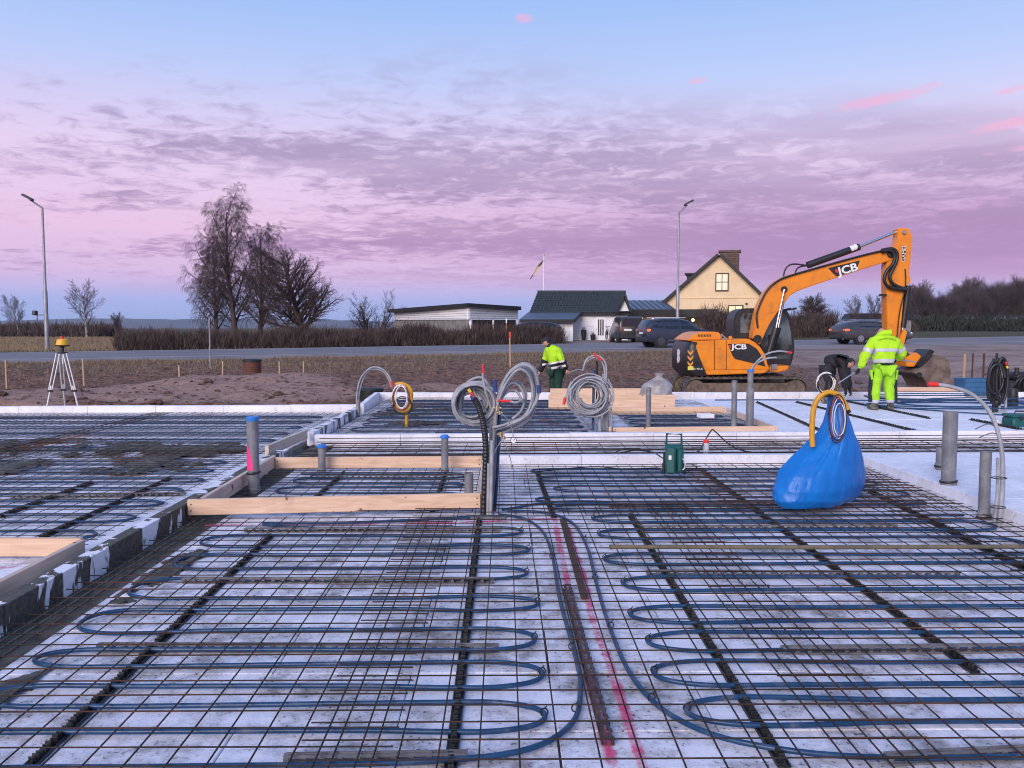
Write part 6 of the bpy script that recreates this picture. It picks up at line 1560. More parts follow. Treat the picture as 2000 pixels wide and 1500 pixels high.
# ------------------------------------------------------------------ buildings
def quad_box(mb, x0, x1, y0, y1, z0, z1): return mb.box(((x0 + x1) / 2, (y0 + y1) / 2, (z0 + z1) / 2), (abs(x1 - x0), abs(y1 - y0), abs(z1 - z0)))
def part(name, m, parent, x0, x1, y0, y1, z0, z1, ch=0.0, **tags):
    mb = MB(); mb.box(((x0 + x1) / 2, (y0 + y1) / 2, (z0 + z1) / 2), (abs(x1 - x0), abs(y1 - y0), abs(z1 - z0)), None, ch); return mb.build(name, m, parent, None, world=True, **tags)
def sub(name, m, parent, root, x0, x1, y0, y1, z0, z1):
    mb = MB(); mb.box(((x0 + x1) / 2 - root.location.x, (y0 + y1) / 2 - root.location.y, (z0 + z1) / 2 - root.location.z), (abs(x1 - x0), abs(y1 - y0), abs(z1 - z0))); return mb.build(name, m, parent)
def window(root, Y, x0, x1, z0, z1, nv, nh, m, fr='frame_dark', lit=()):
    """frame with separate panes; each pane its own sub-part"""
    mb = MB(); o = root.location; w_ = .07
    def add(a, b_, c, d): mb.box(((a + b_) / 2 - o.x, Y - .05 - o.y, (c + d) / 2 - o.z), (b_ - a, .12, d - c))
    add(x0, x1, z0, z0 + w_); add(x0, x1, z1 - w_, z1); add(x0, x0 + w_, z0 + w_, z1 - w_); add(x1 - w_, x1, z0 + w_, z1 - w_)
    f = mb.build('window', fr, root)
    iw = (x1 - x0 - w_ * 2); ih = (z1 - z0 - w_ * 2)
    for k in range(1, nv): sub('mullion', fr, f, root, x0 + w_ + iw * k / nv - .025, x0 + w_ + iw * k / nv + .025, Y - .10, Y + .0, z0 + w_, z1 - w_)
    for k in range(1, nh): sub('glazing_bar', fr, f, root, x0 + w_, x1 - w_, Y - .095, Y, z0 + w_ + ih * k / nh - .025, z0 + w_ + ih * k / nh + .025)
    for i in range(nv):
        for j in range(nh):
            sub('pane', m, f, root, x0 + w_ + iw * i / nv + .02, x0 + w_ + iw * (i + 1) / nv - .02, Y - .045, Y - .02, z0 + w_ + ih * j / nh + .02, z0 + w_ + ih * (j + 1) / nh - .02)
    return f
# --- yellow house
YH = 70.0; sh = YH / F_PX
def HX(px_, Y=YH): return A(px_, 640, Y).x
def HZ(py_, Y=YH): return CAM_H - (py_ - 640) * Y / F_PX
xl, xr = HX(1301), HX(1492); xm = (xl + xr) / 2 + .25; gz = .8; za = HZ(501); ze = HZ(590)
h = thing('house', 'yellow gabled house with black roof edges and brick chimney behind the excavator', 'house', (xm, YH, gz))
o = h.location
mb = MB(); mb.prism([(xl - o.x, 0), (xr - o.x, 0), (xr - o.x, ze - gz), (xm - o.x, za - gz), (xl - o.x, ze - gz)], 0, 9.5); mb.build('wall', 'wall_yellow', h)
part('string_course', 'wall_yellow', h, xl - .02, xr + .02, YH - .05, YH + .1, HZ(583), HZ(581))
def slope(parent, root, p_ridge, p_eave, y0, y1, th, m, name='roof_slope', world_off=None):
    o_ = root.location; r_ = Vector((p_ridge[0], 0, p_ridge[1])); e_ = Vector((p_eave[0], 0, p_eave[1])); d = (e_ - r_).normalized(); n_ = Vector((-d.z, 0, d.x));
    if n_.z < 0: n_ = -n_
    vs = []
    for y in (y0, y1):
        for q in (r_, e_, e_ + n_ * th, r_ + n_ * th): vs.append((q.x - o_.x, y - o_.y, q.z - o_.z))
    mb = MB(); mb.add(vs, [(0, 1, 2, 3), (4, 7, 6, 5), (0, 4, 5, 1), (1, 5, 6, 2), (2, 6, 7, 3), (3, 7, 4, 0)]); return mb.build(name, m, parent)
sl = (za - ze) / (xm - xl)
slope(h, h, (xm, za + .02), (xl - .75, ze - .75 * sl + .02), YH - .45, YH + 9.9, .22, 'trim_black')
sl2 = (za - ze) / (xr - xm)
slope(h, h, (xm, za + .02), (xr + .75, ze - .75 * sl2 + .02), YH - .45, YH + 9.9, .22, 'trim_black')
def LX(px_): return xm + (px_ - 1405) * YH / F_PX
ro = part('dormer', 'trim_black', h, LX(1340), LX(1372), 72.5, 75.5, HZ(552, 73), HZ(537, 73))
part('dormer_roof', 'trim_black', h, LX(1336), LX(1378), 72.2, 75.7, HZ(537, 73), HZ(534, 73))
# chimney of bricks
cx0, cx1 = LX(1404), LX(1443); cz0, cz1 = HZ(535, 73.5), HZ(492, 73.5)
ch = part('chimney', 'mortar', h, cx0 + .02, cx1 - .02, 73.5, 74.6, cz0, cz1 - .1)
me = None; nb = 6; bw = (cx1 - cx0) / nb; bh = .155
g = MB(); g.box((0, 0, 0), (bw - .02, .10, bh - .02), None, .008); bme = g.mesh('brick', 'brick_dark')
for r_ in range(int((cz1 - .1 - cz0) / bh)):
    for k in range(nb + (r_ % 2)):
        x = cx0 + (k + .5 - .5 * (r_ % 2)) * bw
        x = min(max(x, cx0 + bw * .3), cx1 - bw * .3)
        link('brick', bme, ch, (x - o.x, 73.48 - o.y + rnd(-.01, .01), cz0 + (r_ + .5) * bh - o.z), None, (1 if .3 * bw < x - cx0 - 1e-6 < (cx1 - cx0) - .31 * bw else .55, 1, 1))
part('chimney_cap', 'brick_dark', h, cx0 - .12, cx1 + .12, 73.35, 74.75, cz1 - .1, cz1 + .06)
window(h, YH, HX(1396), HX(1421), HZ(569), HZ(534), 2, 2, 'pane_pale')
window(h, YH, HX(1421), HX(1449), HZ(642), HZ(596), 2, 3, 'pane_lit')
mb = MB(); mb.cyl((HX(1455) - o.x, -.06, HZ(594) - o.z), (HX(1455) - o.x, .02, HZ(594) - o.z), .10, n=12); mb.build('vent', 'frame_dark', h)
part('canopy', 'trim_black', h, HX(1320), HX(1402), YH - 2.2, YH - .02, HZ(620), HZ(605))
for k, (px_, py_) in enumerate(((1368, 625), (1292, 620), (1330, 618))):
    p_ = A(px_, py_, YH - 2.0); mb = MB(); mb.ball((p_.x - o.x, p_.y - o.y, p_.z - o.z), .13, 10, 7); mb.build('lamp', 'lamp_warm', h, 60)
# downpipe
mb = MB(); mb.tube([(xl - o.x - .1, -.1, ze - gz - .4), (xl - o.x - .1, -.1, 0)], .06, 8); mb.build('downpipe', 'trim_black', h)
h.rotation_euler = (0, 0, R(-15.5))
# --- link building between house and outbuilding
YK = 67.0
def KX(px_, Y=YK): return A(px_, 640, Y).x
def KZ(py_, Y=YK): return CAM_H - (py_ - 640) * Y / F_PX
k_ = thing('link_building', 'low peach-coloured link building with black fascia and standing-seam roof', 'building', (KX(1250), YK, gz))
o = k_.location
part('wall', 'wall_peach', k_, KX(1186), KX(1322), YK, YK + 6, gz, KZ(618))
part('fascia', 'trim_black', k_, KX(1183), KX(1330), YK - .8, YK + 6.2, KZ(618), KZ(605))
vs = [(KX(1226) - o.x, .2, KZ(605) - o.z), (KX(1318) - o.x, .2, KZ(605) - o.z), (KX(1316) - o.x, 5.0, KZ(583) - o.z), (KX(1219) - o.x, 5.0, KZ(583) - o.z)]
mb = MB(); mb.add(vs + [(a, b_, c - .15) for a, b_, c in vs], [(0, 1, 2, 3), (7, 6, 5, 4), (0, 4, 5, 1), (1, 5, 6, 2), (2, 6, 7, 3), (3, 7, 4, 0)]); rf = mb.build('roof', 'roof_sheet', k_)
for k in range(9):
    f = k / 8; a = Vector(vs[0]).lerp(Vector(vs[1]), f); b_ = Vector(vs[3]).lerp(Vector(vs[2]), f); mb = MB(); mb.beam(a + Vector((0, 0, .02)), b_ + Vector((0, 0, .02)), .06, .08); mb.build('seam', 'roof_sheet', rf)
part('carport_shade_panel', 'frame_dark', k_, KX(1255), KX(1318), YK - .03, YK + .02, gz, KZ(624))  # flat near-black panel on the wall, painted as the shade inside a carport
for k in range(6):
    p_ = A(1212 + k * 21, 622, YK - .5); mb = MB(); mb.ball((p_.x - o.x, p_.y - o.y, p_.z - o.z), .07, 8, 6); mb.build('lamp', 'lamp_warm', k_, 60)
# --- white outbuilding with black tiled roof
YO = 62.0
def OX(px_, Y=YO): return A(px_, 640, Y).x
def OZ(py_, Y=YO): return CAM_H - (py_ - 640) * Y / F_PX
b_z = .65
ob = thing('outbuilding', 'white weatherboarded outbuilding with black tiled roof left of the parked van', 'building', (OX(1130), YO, b_z))
o = ob.location
def boards(parent, root, x0, x1, z0, z1, Y, m='wall_white', step=.18):
    n_ = int((z1 - z0) / step); g = MB(); g.box((0, 0, 0), (x1 - x0, .03, step - .012), Matrix.Rotation(R(5), 3, 'X'), .004); me = g.mesh('weatherboard', m)
    for i in range(n_): link('weatherboard', me, parent, ((x0 + x1) / 2 - root.location.x, Y - .02 - root.location.y, z0 + (i + .5) * step - root.location.z))
Yw = YO + 2.2
wl = part('wall', 'wall_white', ob, OX(1036, Yw), OX(1226, Yw), Yw, Yw + 5.5, b_z, OZ(611, Yw))
boards(wl, ob, OX(1120, Yw), OX(1160, Yw), b_z, OZ(612, Yw), Yw)
rz, ez = OZ(571, Yw + 2.8), OZ(611, Yw - .3)
xa, xb = OX(1034, Yw - .3), OX(1234, Yw - .3); ra, rb_ = OX(1050, Yw + 2.8), OX(1221, Yw + 2.8)
vs = [(xa - o.x, Yw - .3 - o.y, ez - o.z), (xb - o.x, Yw - .3 - o.y, ez - o.z), (rb_ - o.x, Yw + 2.8 - o.y, rz - o.z), (ra - o.x, Yw + 2.8 - o.y, rz - o.z)]
mb = MB(); mb.add(vs + [(a, b_, c - .2) for a, b_, c in vs], [(0, 1, 2, 3), (7, 6, 5, 4), (0, 4, 5, 1), (1, 5, 6, 2), (2, 6, 7, 3), (3, 7, 4, 0)]); rf = mb.build('roof', 'trim_black', ob)
v0, v1, v2, v3 = [Vector(v) for v in vs]
TR, TC = 9, 34
tw = (v1 - v0).length / TC; tl_ = (v3 - v0).length / TR
g = MB()
prof = [(-.5, 0), (-.36, .045), (-.2, .055), (-.05, .03), (.15, .0), (.5, -.01)]
vv = []
for (y, lift) in ((-.56, .035), (.5, 0)):
    for (x, z) in prof: vv.append((x * tw, y * tl_, z + lift))
n_ = len(prof); g.add(vv + [(vv[i][0], vv[i][1], vv[i][2] - .04) for i in range(n_)], [(i, i + 1, n_ + i + 1, n_ + i) for i in range(n_ - 1)] + [(i, 2 * n_ + i, 2 * n_ + i + 1, i + 1) for i in range(n_ - 1)]); tme = g.mesh('roof_tile', 'roof_tile', None, False)
xv = (v1 - v0).normalized(); yv = (v3 - v0 - xv * (v3 - v0).dot(xv)).normalized(); zv = xv.cross(yv); Mr = Matrix((xv, yv, zv)).transposed().to_euler()
for j in range(TR):
    f = (j + .5) / TR; a = v0.lerp(v3, f); b_ = v1.lerp(v2, f); n_ = int((b_ - a).length / tw)
    for i in range(n_): link('roof_tile', tme, rf, a + (b_ - a) * ((i + .5) / n_) + zv * .01, Mr)
for i in range(26):
    f = (i + .5) / 26; p_ = v3.lerp(v2, f); mb = MB()
    if i == 0: g = MB(); g.cyl((-.14, 0, 0), (.16, 0, 0), .11, .095, n=8); rme = g.mesh('ridge_tile', 'roof_tile', 40)
    link('ridge_tile', rme, rf, p_ + Vector((0, 0, .03)))
# right gable
gx0, gx1 = OX(1208, Yw - .28), OX(1227, Yw - .28)
mb = MB(); mb.prism([(gx0 - o.x, OZ(608, Yw) - o.z), (gx1 - o.x, OZ(608, Yw) - o.z), (OX(1219, Yw) - o.x, OZ(582, Yw) - o.z)], Yw - .62 - o.y, Yw - .3 - o.y); mb.build('gable', 'wall_white', ob)
for (a, b_) in (((1205, 610), (1219, 579)), ((1219, 579), (1231, 609))):
    mb = MB(); pa = A(*a, Yw - .65); pb = A(*b_, Yw - .65); mb.beam(pa - o, pb - o, .5, .14); mb.build('gable_board', 'trim_black', ob)
# lean-to
lt = part('lean_to_wall', 'wall_white', ob, OX(1020), OX(1118), YO, Yw, b_z, OZ(624))
boards(lt, ob, OX(1090), OX(1118) - .02, b_z, OZ(625), YO)
boards(lt, ob, OX(1021), OX(1048), b_z, OZ(625), YO)
boards(lt, ob, OX(1078), OX(1090) - .02, b_z, OZ(625), YO)
mb = MB(); mb.prism([(OX(1118) + .01 - o.x, b_z - o.z), (OX(1118) + .03 - o.x, b_z - o.z), (OX(1118) + .03 - o.x, OZ(622) - o.z), (OX(1118) + .01 - o.x, OZ(622) - o.z)], -.0, 2.2); mb.build('return_wall', 'wall_white', ob)
vs = [(OX(1014) - o.x, -.45, OZ(624) - o.z), (OX(1120) - o.x, -.45, OZ(624) - o.z), (OX(1137, Yw) - o.x, 2.3, OZ(608, Yw) - o.z), (OX(1034, Yw) - o.x, 2.3, OZ(608, Yw) - o.z)]
mb = MB(); mb.add(vs + [(a, b_, c - .16) for a, b_, c in vs], [(0, 1, 2, 3), (7, 6, 5, 4), (0, 4, 5, 1), (1, 5, 6, 2), (2, 6, 7, 3), (3, 7, 4, 0)]); mb.build('lean_to_roof', 'roof_sheet', ob)
mb = MB(); mb.beam(Vector(vs[0]) + Vector((0, -.03, -.12)), Vector(vs[1]) + Vector((0, -.03, -.12)), .1, .24); mb.build('fascia', 'trim_black', ob)
mb = MB(); mb.beam(Vector(vs[1]) + Vector((.03, 0, -.10)), Vector(vs[2]) + Vector((.03, 0, -.10)), .1, .22); mb.build('fascia', 'trim_black', ob)
for (a, b_) in ((1050, 1061), (1064, 1076)): window(ob, YO, OX(a), OX(b_), OZ(652), OZ(628), 1, 1, 'glass_dark')
dr = part('door', 'wall_white', ob, OX(1163, Yw), OX(1183, Yw), Yw - .08, Yw - .01, b_z, OZ(619, Yw))
for k in range(3): sub('door_slot', 'frame_dark', dr, ob, OX(1167.8 + k * 4.2, Yw), OX(1170.2 + k * 4.2, Yw), Yw - .10, Yw - .07, OZ(655, Yw), OZ(624, Yw))
sub('door_handle', 'galvanised', dr, ob, OX(1164.2, Yw), OX(1165, Yw), Yw - .14, Yw - .08, OZ(644, Yw), OZ(642, Yw))
part('corner_board', 'wall_white', ob, OX(1117) - .08, OX(1117) + .08, YO - .06, YO, b_z, OZ(624))
# bicycle beside the door
t = thing('bicycle', 'small dark bicycle leaning on the peach wall beside the parked van', 'bicycle', (OX(1186, YO + 1.6), YO + 1.6, b_z + .1), R(75))
for x in (-.5, .5):
    mb = MB(); mb.tube([(x + .33 * math.cos(a), 0, .35 + .33 * math.sin(a)) for a in [i * math.pi / 10 for i in range(20)]], .025, 6, True); mb.build('wheel', 'tyre', t, 60)
mb = MB(); mb.tube([(-.5, 0, .35), (-.1, 0, .35), (.3, 0, .8), (-.2, 0, .8), (-.5, 0, .35)], .02, 6); mb.build('frame', 'black_paint', t)
mb = MB(); mb.tube([(.5, 0, .35), (.32, 0, .95), (.25, -.2, 1.0), (.25, .2, 1.0)], .018, 6); mb.build('handlebar', 'black_paint', t)
mb = MB(); mb.box((-.22, 0, .88), (.24, .12, .05), None, .02); mb.build('saddle', 'black_paint', t)
for i, (px_, lab) in enumerate(((1140, 'tall dark flower pot by the outbuilding wall'), (1158, 'low dark flower pot by the outbuilding door'))):
    hgt = (.75, .4)[i]; t = thing('flower_pot', lab, 'pot', (OX(px_, YO + 1.7), YO + 1.7, b_z + .05))
    mb = MB(); mb.lathe([(.14, 0), (.2, hgt), (.22, hgt), (.22, hgt + .04)], n=14); mb.build('pot', 'plastic_black', t, 40)
    mb = MB()
    for k in range(24): a = rnd(0, 6.28); mb.tube([(0, 0, hgt), (.15 * math.cos(a), .15 * math.sin(a), hgt + rnd(.1, .3))], .008, 3)
    mb.build('plant', 'dark_leaf', t, kind='stuff')
# --- long garage left
ga = thing('garage', 'long flat-roofed garage with white upper cladding behind the hedge', 'garage', (A(915, 640, 72).x, 72, .6))
o = ga.location
pc = A(915, 640, 72); pl = A(770, 640, 83); pr = A(1012, 640, 77)
def zz(py_, Y): return CAM_H - (py_ - 640) * Y / F_PX
def face(parent, a, za0, za1, b_, zb0, zb1, th, m, name):
    a = Vector((a.x, a.y, 0)); b_ = Vector((b_.x, b_.y, 0)); n_ = Vector((-(b_ - a).y, (b_ - a).x, 0)).normalized() * th
    if n_.y < 0: n_ = -n_
    vs = []
    for off in (Vector(), n_):
        for q, z in ((a, za0), (b_, zb0), (b_, zb1), (a, za1)): vs.append((q.x + off.x - o.x, q.y + off.y - o.y, z - o.z))
    mb = MB(); mb.add(vs, [(0, 1, 2, 3), (7, 6, 5, 4), (0, 4, 5, 1), (1, 5, 6, 2), (2, 6, 7, 3), (3, 7, 4, 0)]); return mb.build(name, m, parent)
zt_c, zt_l, zt_r = zz(600, 72), zz(611, 83), zz(606, 77)
zb_c, zb_l, zb_r = zz(624, 72), zz(625, 83), zz(624, 77)
face(ga, pl, zb_l, zt_l, pc, zb_c, zt_c, .2, 'wall_white', 'cladding'); face(ga, pc, zb_c, zt_c, pr, zb_r, zt_r, .2, 'wall_white', 'cladding')
for k in range(5):
    f0 = (k + .5) / 5
    face(ga, pc + Vector((0, -.03, 0)), zb_c + (zt_c - zb_c) * f0, zb_c + (zt_c - zb_c) * f0 + .02, pr + Vector((0, -.03, 0)), zb_r + (zt_r - zb_r) * f0, zb_r + (zt_r - zb_r) * f0 + .02, .02, 'wall_block', 'cladding_joint')
    face(ga, pl + Vector((0, -.03, 0)), zb_l + (zt_l - zb_l) * f0, zb_l + (zt_l - zb_l) * f0 + .02, pc + Vector((0, -.03, 0)), zb_c + (zt_c - zb_c) * f0, zb_c + (zt_c - zb_c) * f0 + .02, .02, 'wall_block', 'cladding_joint')
face(ga, pl + Vector((0, .2, 0)), .5, zb_l, pc + Vector((0, .2, 0)), .5, zb_c, .2, 'wall_block', 'block_wall')
face(ga, pc + Vector((.3, 4.5, 0)), .5, zb_c, pr + Vector((0, 4.5, 0)), .5, zb_r, .2, 'frame_dark', 'rear_wall')
for f in (0.03, .48, .97):
    q = Vector((pc.x, pc.y, 0)).lerp(Vector((pr.x, pr.y, 0)), f); part('post', 'wall_white', ga, q.x - .08, q.x + .08, q.y + .05, q.y + .2, .5, zb_c)
ov = .5
rv = [(A(759, 640, 83).x, 82.6, zt_l), (pc.x, 71.4, zt_c), (A(1018, 640, 77).x, 76.6, zt_r), (A(905, 640, 92).x, 92, zt_r)]
mb = MB(); mb.add([(a - o.x, b_ - o.y, c - o.z) for a, b_, c in rv] + [(a - o.x, b_ - o.y, c - o.z + .32) for a, b_, c in rv], [(3, 2, 1, 0), (4, 5, 6, 7), (0, 1, 5, 4), (1, 2, 6, 5), (2, 3, 7, 6), (3, 0, 4, 7)]); mb.build('roof', 'trim_black', ga)
# --- flagpole
YF = 74.0; p_ = A(1062, 640, YF)
t = thing('flagpole', 'white flagpole with a narrow blue and yellow pennant behind the outbuilding', 'flagpole', (p_.x, YF, .9)); o = t.location
mb = MB(); mb.tube([(0, 0, 0), (0, 0, zz(500, YF) - .9)], .06, 8, radii=[.07, .04]); mb.build('pole', 'pole_white', t, 50)
mb = MB(); mb.ball((0, 0, zz(500, YF) - .9), .08, 8, 6); mb.build('knob', 'flag_yellow', t, 60)
for k, (m, off) in enumerate((('flag_blue', 0), ('flag_yellow', .16))):
    L = []; Rr = []
    for i in range(15):
        f = i / 14; q = A(1061 - 26 * f, 507 + 38 * f ** 1.2, YF); wd = .34 * (1 - f) ** .8 * .5 + .03; s_ = math.sin(f * 9 + 1) * .10
        L.append(Vector((q.x + s_ * .3, YF + s_, q.z - off * (1 - f))) - o); Rr.append(Vector((q.x + s_ * .3 + .06, YF + s_ + .02, q.z - off * (1 - f) - wd)) - o)
    mb = MB(); mb.strip(L, Rr); mb.build('pennant_stripe', m, t, 60)

# ------------------------------------------------------------------ street lamps, sign
def street_lamp(label, px_, ytop, ybase, Y, cam_box=False, dirn=-1, arm_dx=26):
    x = A(px_, 640, Y).x; gz_ = ground_z(x, Y); zt = A(px_, ytop + 18, Y).z; t = thing('street_lamp', label, 'street lamp', (x, Y, gz_)); s_ = Y / F_PX
    H = zt - gz_
    mb = MB(); mb.tube([(0, 0, 0), (0, 0, H * .42), (0, 0, H * .43), (0, 0, H)], .1, 10, radii=[.13, .12, .085, .065]); mb.build('pole', 'galvanised', t, 40)
    e = Vector((dirn * arm_dx * s_, -.3, 17 * s_)); mb = MB(); mb.tube([(0, 0, H - .05), (0, 0, H), e * .9 + Vector((0, 0, H))], .05, 8); mb.build('arm', 'galvanised', t, 40)
    mb = MB(); mb.box((0, 0, 0), (.75, .28, .14), None, .05); oo = mb.build('lamp_head', 'lamp_metal', t, 40); oo.location = e * 1.0 + Vector((0, 0, H + .05)); oo.rotation_euler = (0, R(28 if dirn < 0 else -28), 0)
    mb = MB(); mb.box((0, 0, -.075), (.45, .2, .03), None, .01); mb.build('lens', 'gauge_face', oo)
    if cam_box:
        z = A(px_, 615, Y).z - gz_
        mb = MB(); mb.tube([(0, 0, z), (-.65, -.1, z)], .035, 6); mb.build('bracket', 'galvanised', t)
        mb = MB(); mb.box((-.62, -.1, z + .12), (.22, .35, .28), None, .04); mb.build('camera_box', 'lamp_metal', t, 40)
        mb = MB(); mb.tube([(-.5, -.1, z + .25), (-.5, -.1, z - .35)], .03, 6); mb.build('camera_post', 'lamp_metal', t)
    return t
street_lamp('tall street lamp with a small camera arm at the far left', 91, 388, 685, 52.5, True, -1, 22)
street_lamp('tall street lamp in front of the yellow house', 1323, 398, 660, 60.0, False, 1, 17)
Y_ = 35.5; x = A(409, 640, Y_).x; gz_ = ground_z(x, Y_)
t = thing('road_sign', 'thin grey sign post seen from behind, beside the road in front of the big trees', 'sign post', (x, Y_, gz_))
zt = A(409, 622, Y_).z - gz_
mb = MB(); mb.tube([(0, 0, -.1), (0, 0, zt)], .032, 8); mb.build('post', 'galvanised', t, 50)
mb = MB(); mb.box((0, .05, zt - .2), (.10, .02, .42), None, .004); mb.build('sign_plate', 'lamp_metal', t)
for z in (.06, .32):
    mb = MB(); mb.box((0, .02, zt - z), (.08, .07, .03)); mb.build('clamp', 'galvanised', t)

# ------------------------------------------------------------------ trees
class Tree:
    def __init__(s_, seed): s_.r = random.Random(seed); s_.t = MB(); s_.c = MB()
    def limb(s_, p, d, L, r, lvl, P):
        R_ = s_.r; ns = P['seg'][lvl]; pts = [Vector(p)]; rad = [r]; d = Vector(d).normalized(); seg = L / ns
        for i in range(ns):
            w_ = P['wob'][lvl]; d = d + Vector((R_.uniform(-w_, w_), R_.uniform(-w_, w_), R_.uniform(-w_, w_) * .7 + P['trop'][lvl])); d.normalize()
            pts.append(pts[-1] + d * seg); rad.append(max(P['min'], r * (1 - .82 * (i + 1) / ns)))
        n_ = (7, 5, 3, 3, 3)[lvl]
        (s_.t if lvl < 1 else s_.c).tube(pts, r, n_, caps=False, radii=rad)
        if lvl + 1 >= len(P['num']) + 1 or lvl >= P['levels']: return
        num = P['num'][lvl]
        for k in range(num):
            f = P['start'][lvl] + (1 - P['start'][lvl]) * (k + R_.random()) / num
            i = min(ns - 1, int(f * ns)); g_ = f * ns - i; q = pts[i].lerp(pts[i + 1], g_); ax = (pts[i + 1] - pts[i]).normalized()
            ph = k * 2.4 + R_.uniform(-.6, .6); o1 = ax.orthogonal().normalized(); o2 = ax.cross(o1); side = o1 * math.cos(ph) + o2 * math.sin(ph)
            an = P['ang'][lvl] * R_.uniform(.75, 1.2); nd = ax * math.cos(an) + side * math.sin(an)
            sc = P['shape'](f) if lvl == 0 else (1.05 - .55 * f)
            s_.limb(q, nd, L * P['len'][lvl] * sc * R_.uniform(.75, 1.2), max(P['min'], rad[i] * P['rr'][lvl]), lvl + 1, P)
def tree_meshes(seed, P, H, r, bark, twig, lean=(0, 0), stems=1):
    T = Tree(seed)
    for k in range(stems):
        a = k * 2.1; T.limb((.25 * math.cos(a) * (stems > 1), .25 * math.sin(a) * (stems > 1), -.1), (lean[0] + (.5 * math.cos(a) if stems > 1 else 0), lean[1] + (.5 * math.sin(a) if stems > 1 else 0), 1), H * (1 - .04 * k), r, 0, P)
    return T.t.mesh('trunk', bark, 60, False), T.c.mesh('crown', twig, None, False)
def put_tree(name, label, tm, cm, loc, rotz=0, sc=1.0, group=None):
    t = thing(name, label, 'tree', loc, rotz, group); t.scale = (sc, sc, sc)
    link('trunk', tm, t); link('crown', cm, t); return t
BIRCH = dict(seg=(12, 9, 6, 5), wob=(.06, .15, .2, .10), trop=(.02, .03, -.12, -.45), min=.0062, num=(30, 15, 11), start=(.14, .15, .1), ang=(.62, .85, .7), len=(.42, .36, .95), rr=(.42, .5, .6), levels=3, shape=lambda f: 1.1 - .55 * f)
ROUND = dict(seg=(8, 8, 6, 4), wob=(.10, .14, .18, .2), trop=(.02, .018, .02, .02), min=.007, num=(44, 16, 10), start=(.16, .15, .1), ang=(1.0, .62, .7), len=(.56, .46, .50), rr=(.5, .5, .6), levels=3, shape=lambda f: 1.08 - .52 * f)
SMALL = dict(seg=(8, 7, 5, 4), wob=(.06, .14, .18, .2), trop=(.02, .05, .04, .02), min=.012, num=(18, 10, 6), start=(.30, .2, .1), ang=(.75, .65, .7), len=(.42, .45, .5), rr=(.45, .5, .6), levels=3, shape=lambda f: .75 + .5 * math.sin(min(1, f) * 2.6))
BUSH = dict(seg=(6, 6, 5, 4), wob=(.10, .16, .2, .2), trop=(.02, .06, .05, .04), min=.008, num=(7, 6, 4), start=(.1, .2, .1), ang=(.6, .6, .7), len=(.6, .5, .5), rr=(.6, .6, .6), levels=3, shape=lambda f: 1.0 - .3 * f)
FAR = dict(seg=(7, 6, 4), wob=(.06, .16, .25), trop=(.02, .06, .04), min=.045, num=(34, 22), start=(.30, .12), ang=(.7, .7), len=(.36, .55), rr=(.4, .5), levels=2, shape=lambda f: .7 + .5 * math.sin(min(1, f) * 2.6))
Yb = 62.0
def tree_at(px_, Y): x = A(px_, 640, Y).x; return Vector((x, Y, ground_z(x, Y)))
p_ = tree_at(462, Yb); tm, cm = tree_meshes(4, BIRCH, (zz(372, Yb) - p_.z) * .85, .24, 'bark', 'twig_birch', (-.03, 0))
put_tree('birch_tree', 'tall weeping birch without leaves behind the hedge, taller of the pair', tm, cm, p_)
p_ = tree_at(508, Yb + 2); tm, cm = tree_meshes(14, BIRCH, (zz(436, Yb) - p_.z) * .90, .2, 'bark', 'twig_birch', (.04, 0))
put_tree('birch_tree', 'slimmer leafless birch stem leaning right between the two big crowns', tm, cm, p_)
p_ = tree_at(424, Yb + 1); tm, cm = tree_meshes(24, BIRCH, (zz(470, Yb) - p_.z) * .95, .16, 'bark', 'twig_birch', (-.10, 0))
put_tree('birch_tree', 'small leafless birch stem leaning left under the tall birch', tm, cm, p_)
p_ = tree_at(590, Yb - 1); tm, cm = tree_meshes(7, ROUND, (zz(470, Yb) - p_.z) * .80, .30, 'bark', 'twig_dark', (.02, 0))
put_tree('round_tree', 'broad round-crowned bare tree right of the birch', tm, cm, p_)
p_ = tree_at(726, 66); tm, cm = tree_meshes(9, BUSH, 3.3, .07, 'bark', 'twig_dark', (0, 0), 9)
put_tree('fruit_tree', 'low bare spreading tree left of the garage', tm, cm, p_)
p_ = tree_at(169, 105); tm, cm = tree_meshes(12, SMALL, zz(576, 105) - p_.z, .17, 'bark_birch', 'twig_far')
put_tree('lone_tree', 'lone bare tree with round crown in the left field', tm, cm, p_)
p_ = tree_at(37, 125); put_tree('lone_tree', 'thin bare tree at the far left beside the street lamp', *tree_meshes(13, SMALL, zz(597, 125) - p_.z, .14, 'bark_birch', 'twig_far', (-.12, 0)), p_)
p_ = tree_at(226, 120); put_tree('lone_tree', 'small twisted bare tree left of the hedge end', *tree_meshes(15, SMALL, zz(622, 120) - p_.z, .12, 'bark', 'twig_far'), p_)
p_ = tree_at(1590, 92); put_tree('orchard_tree', 'wide bare tree behind the cab of the excavator', *tree_meshes(17, ROUND, (zz(575, 92) - p_.z) * .85, .26, 'bark', 'twig_dark', (0, 0)), p_)
p_ = tree_at(1672, 130); put_tree('orchard_tree', 'small bare tree left of the excavator arm, left one', *tree_meshes(18, SMALL, zz(598, 130) - p_.z, .2, 'bark', 'twig_far'), p_)
p_ = tree_at(1708, 130); put_tree('orchard_tree', 'small bare tree left of the excavator arm, right one', *tree_meshes(19, SMALL, zz(596, 130) - p_.z, .2, 'bark', 'twig_far'), p_)
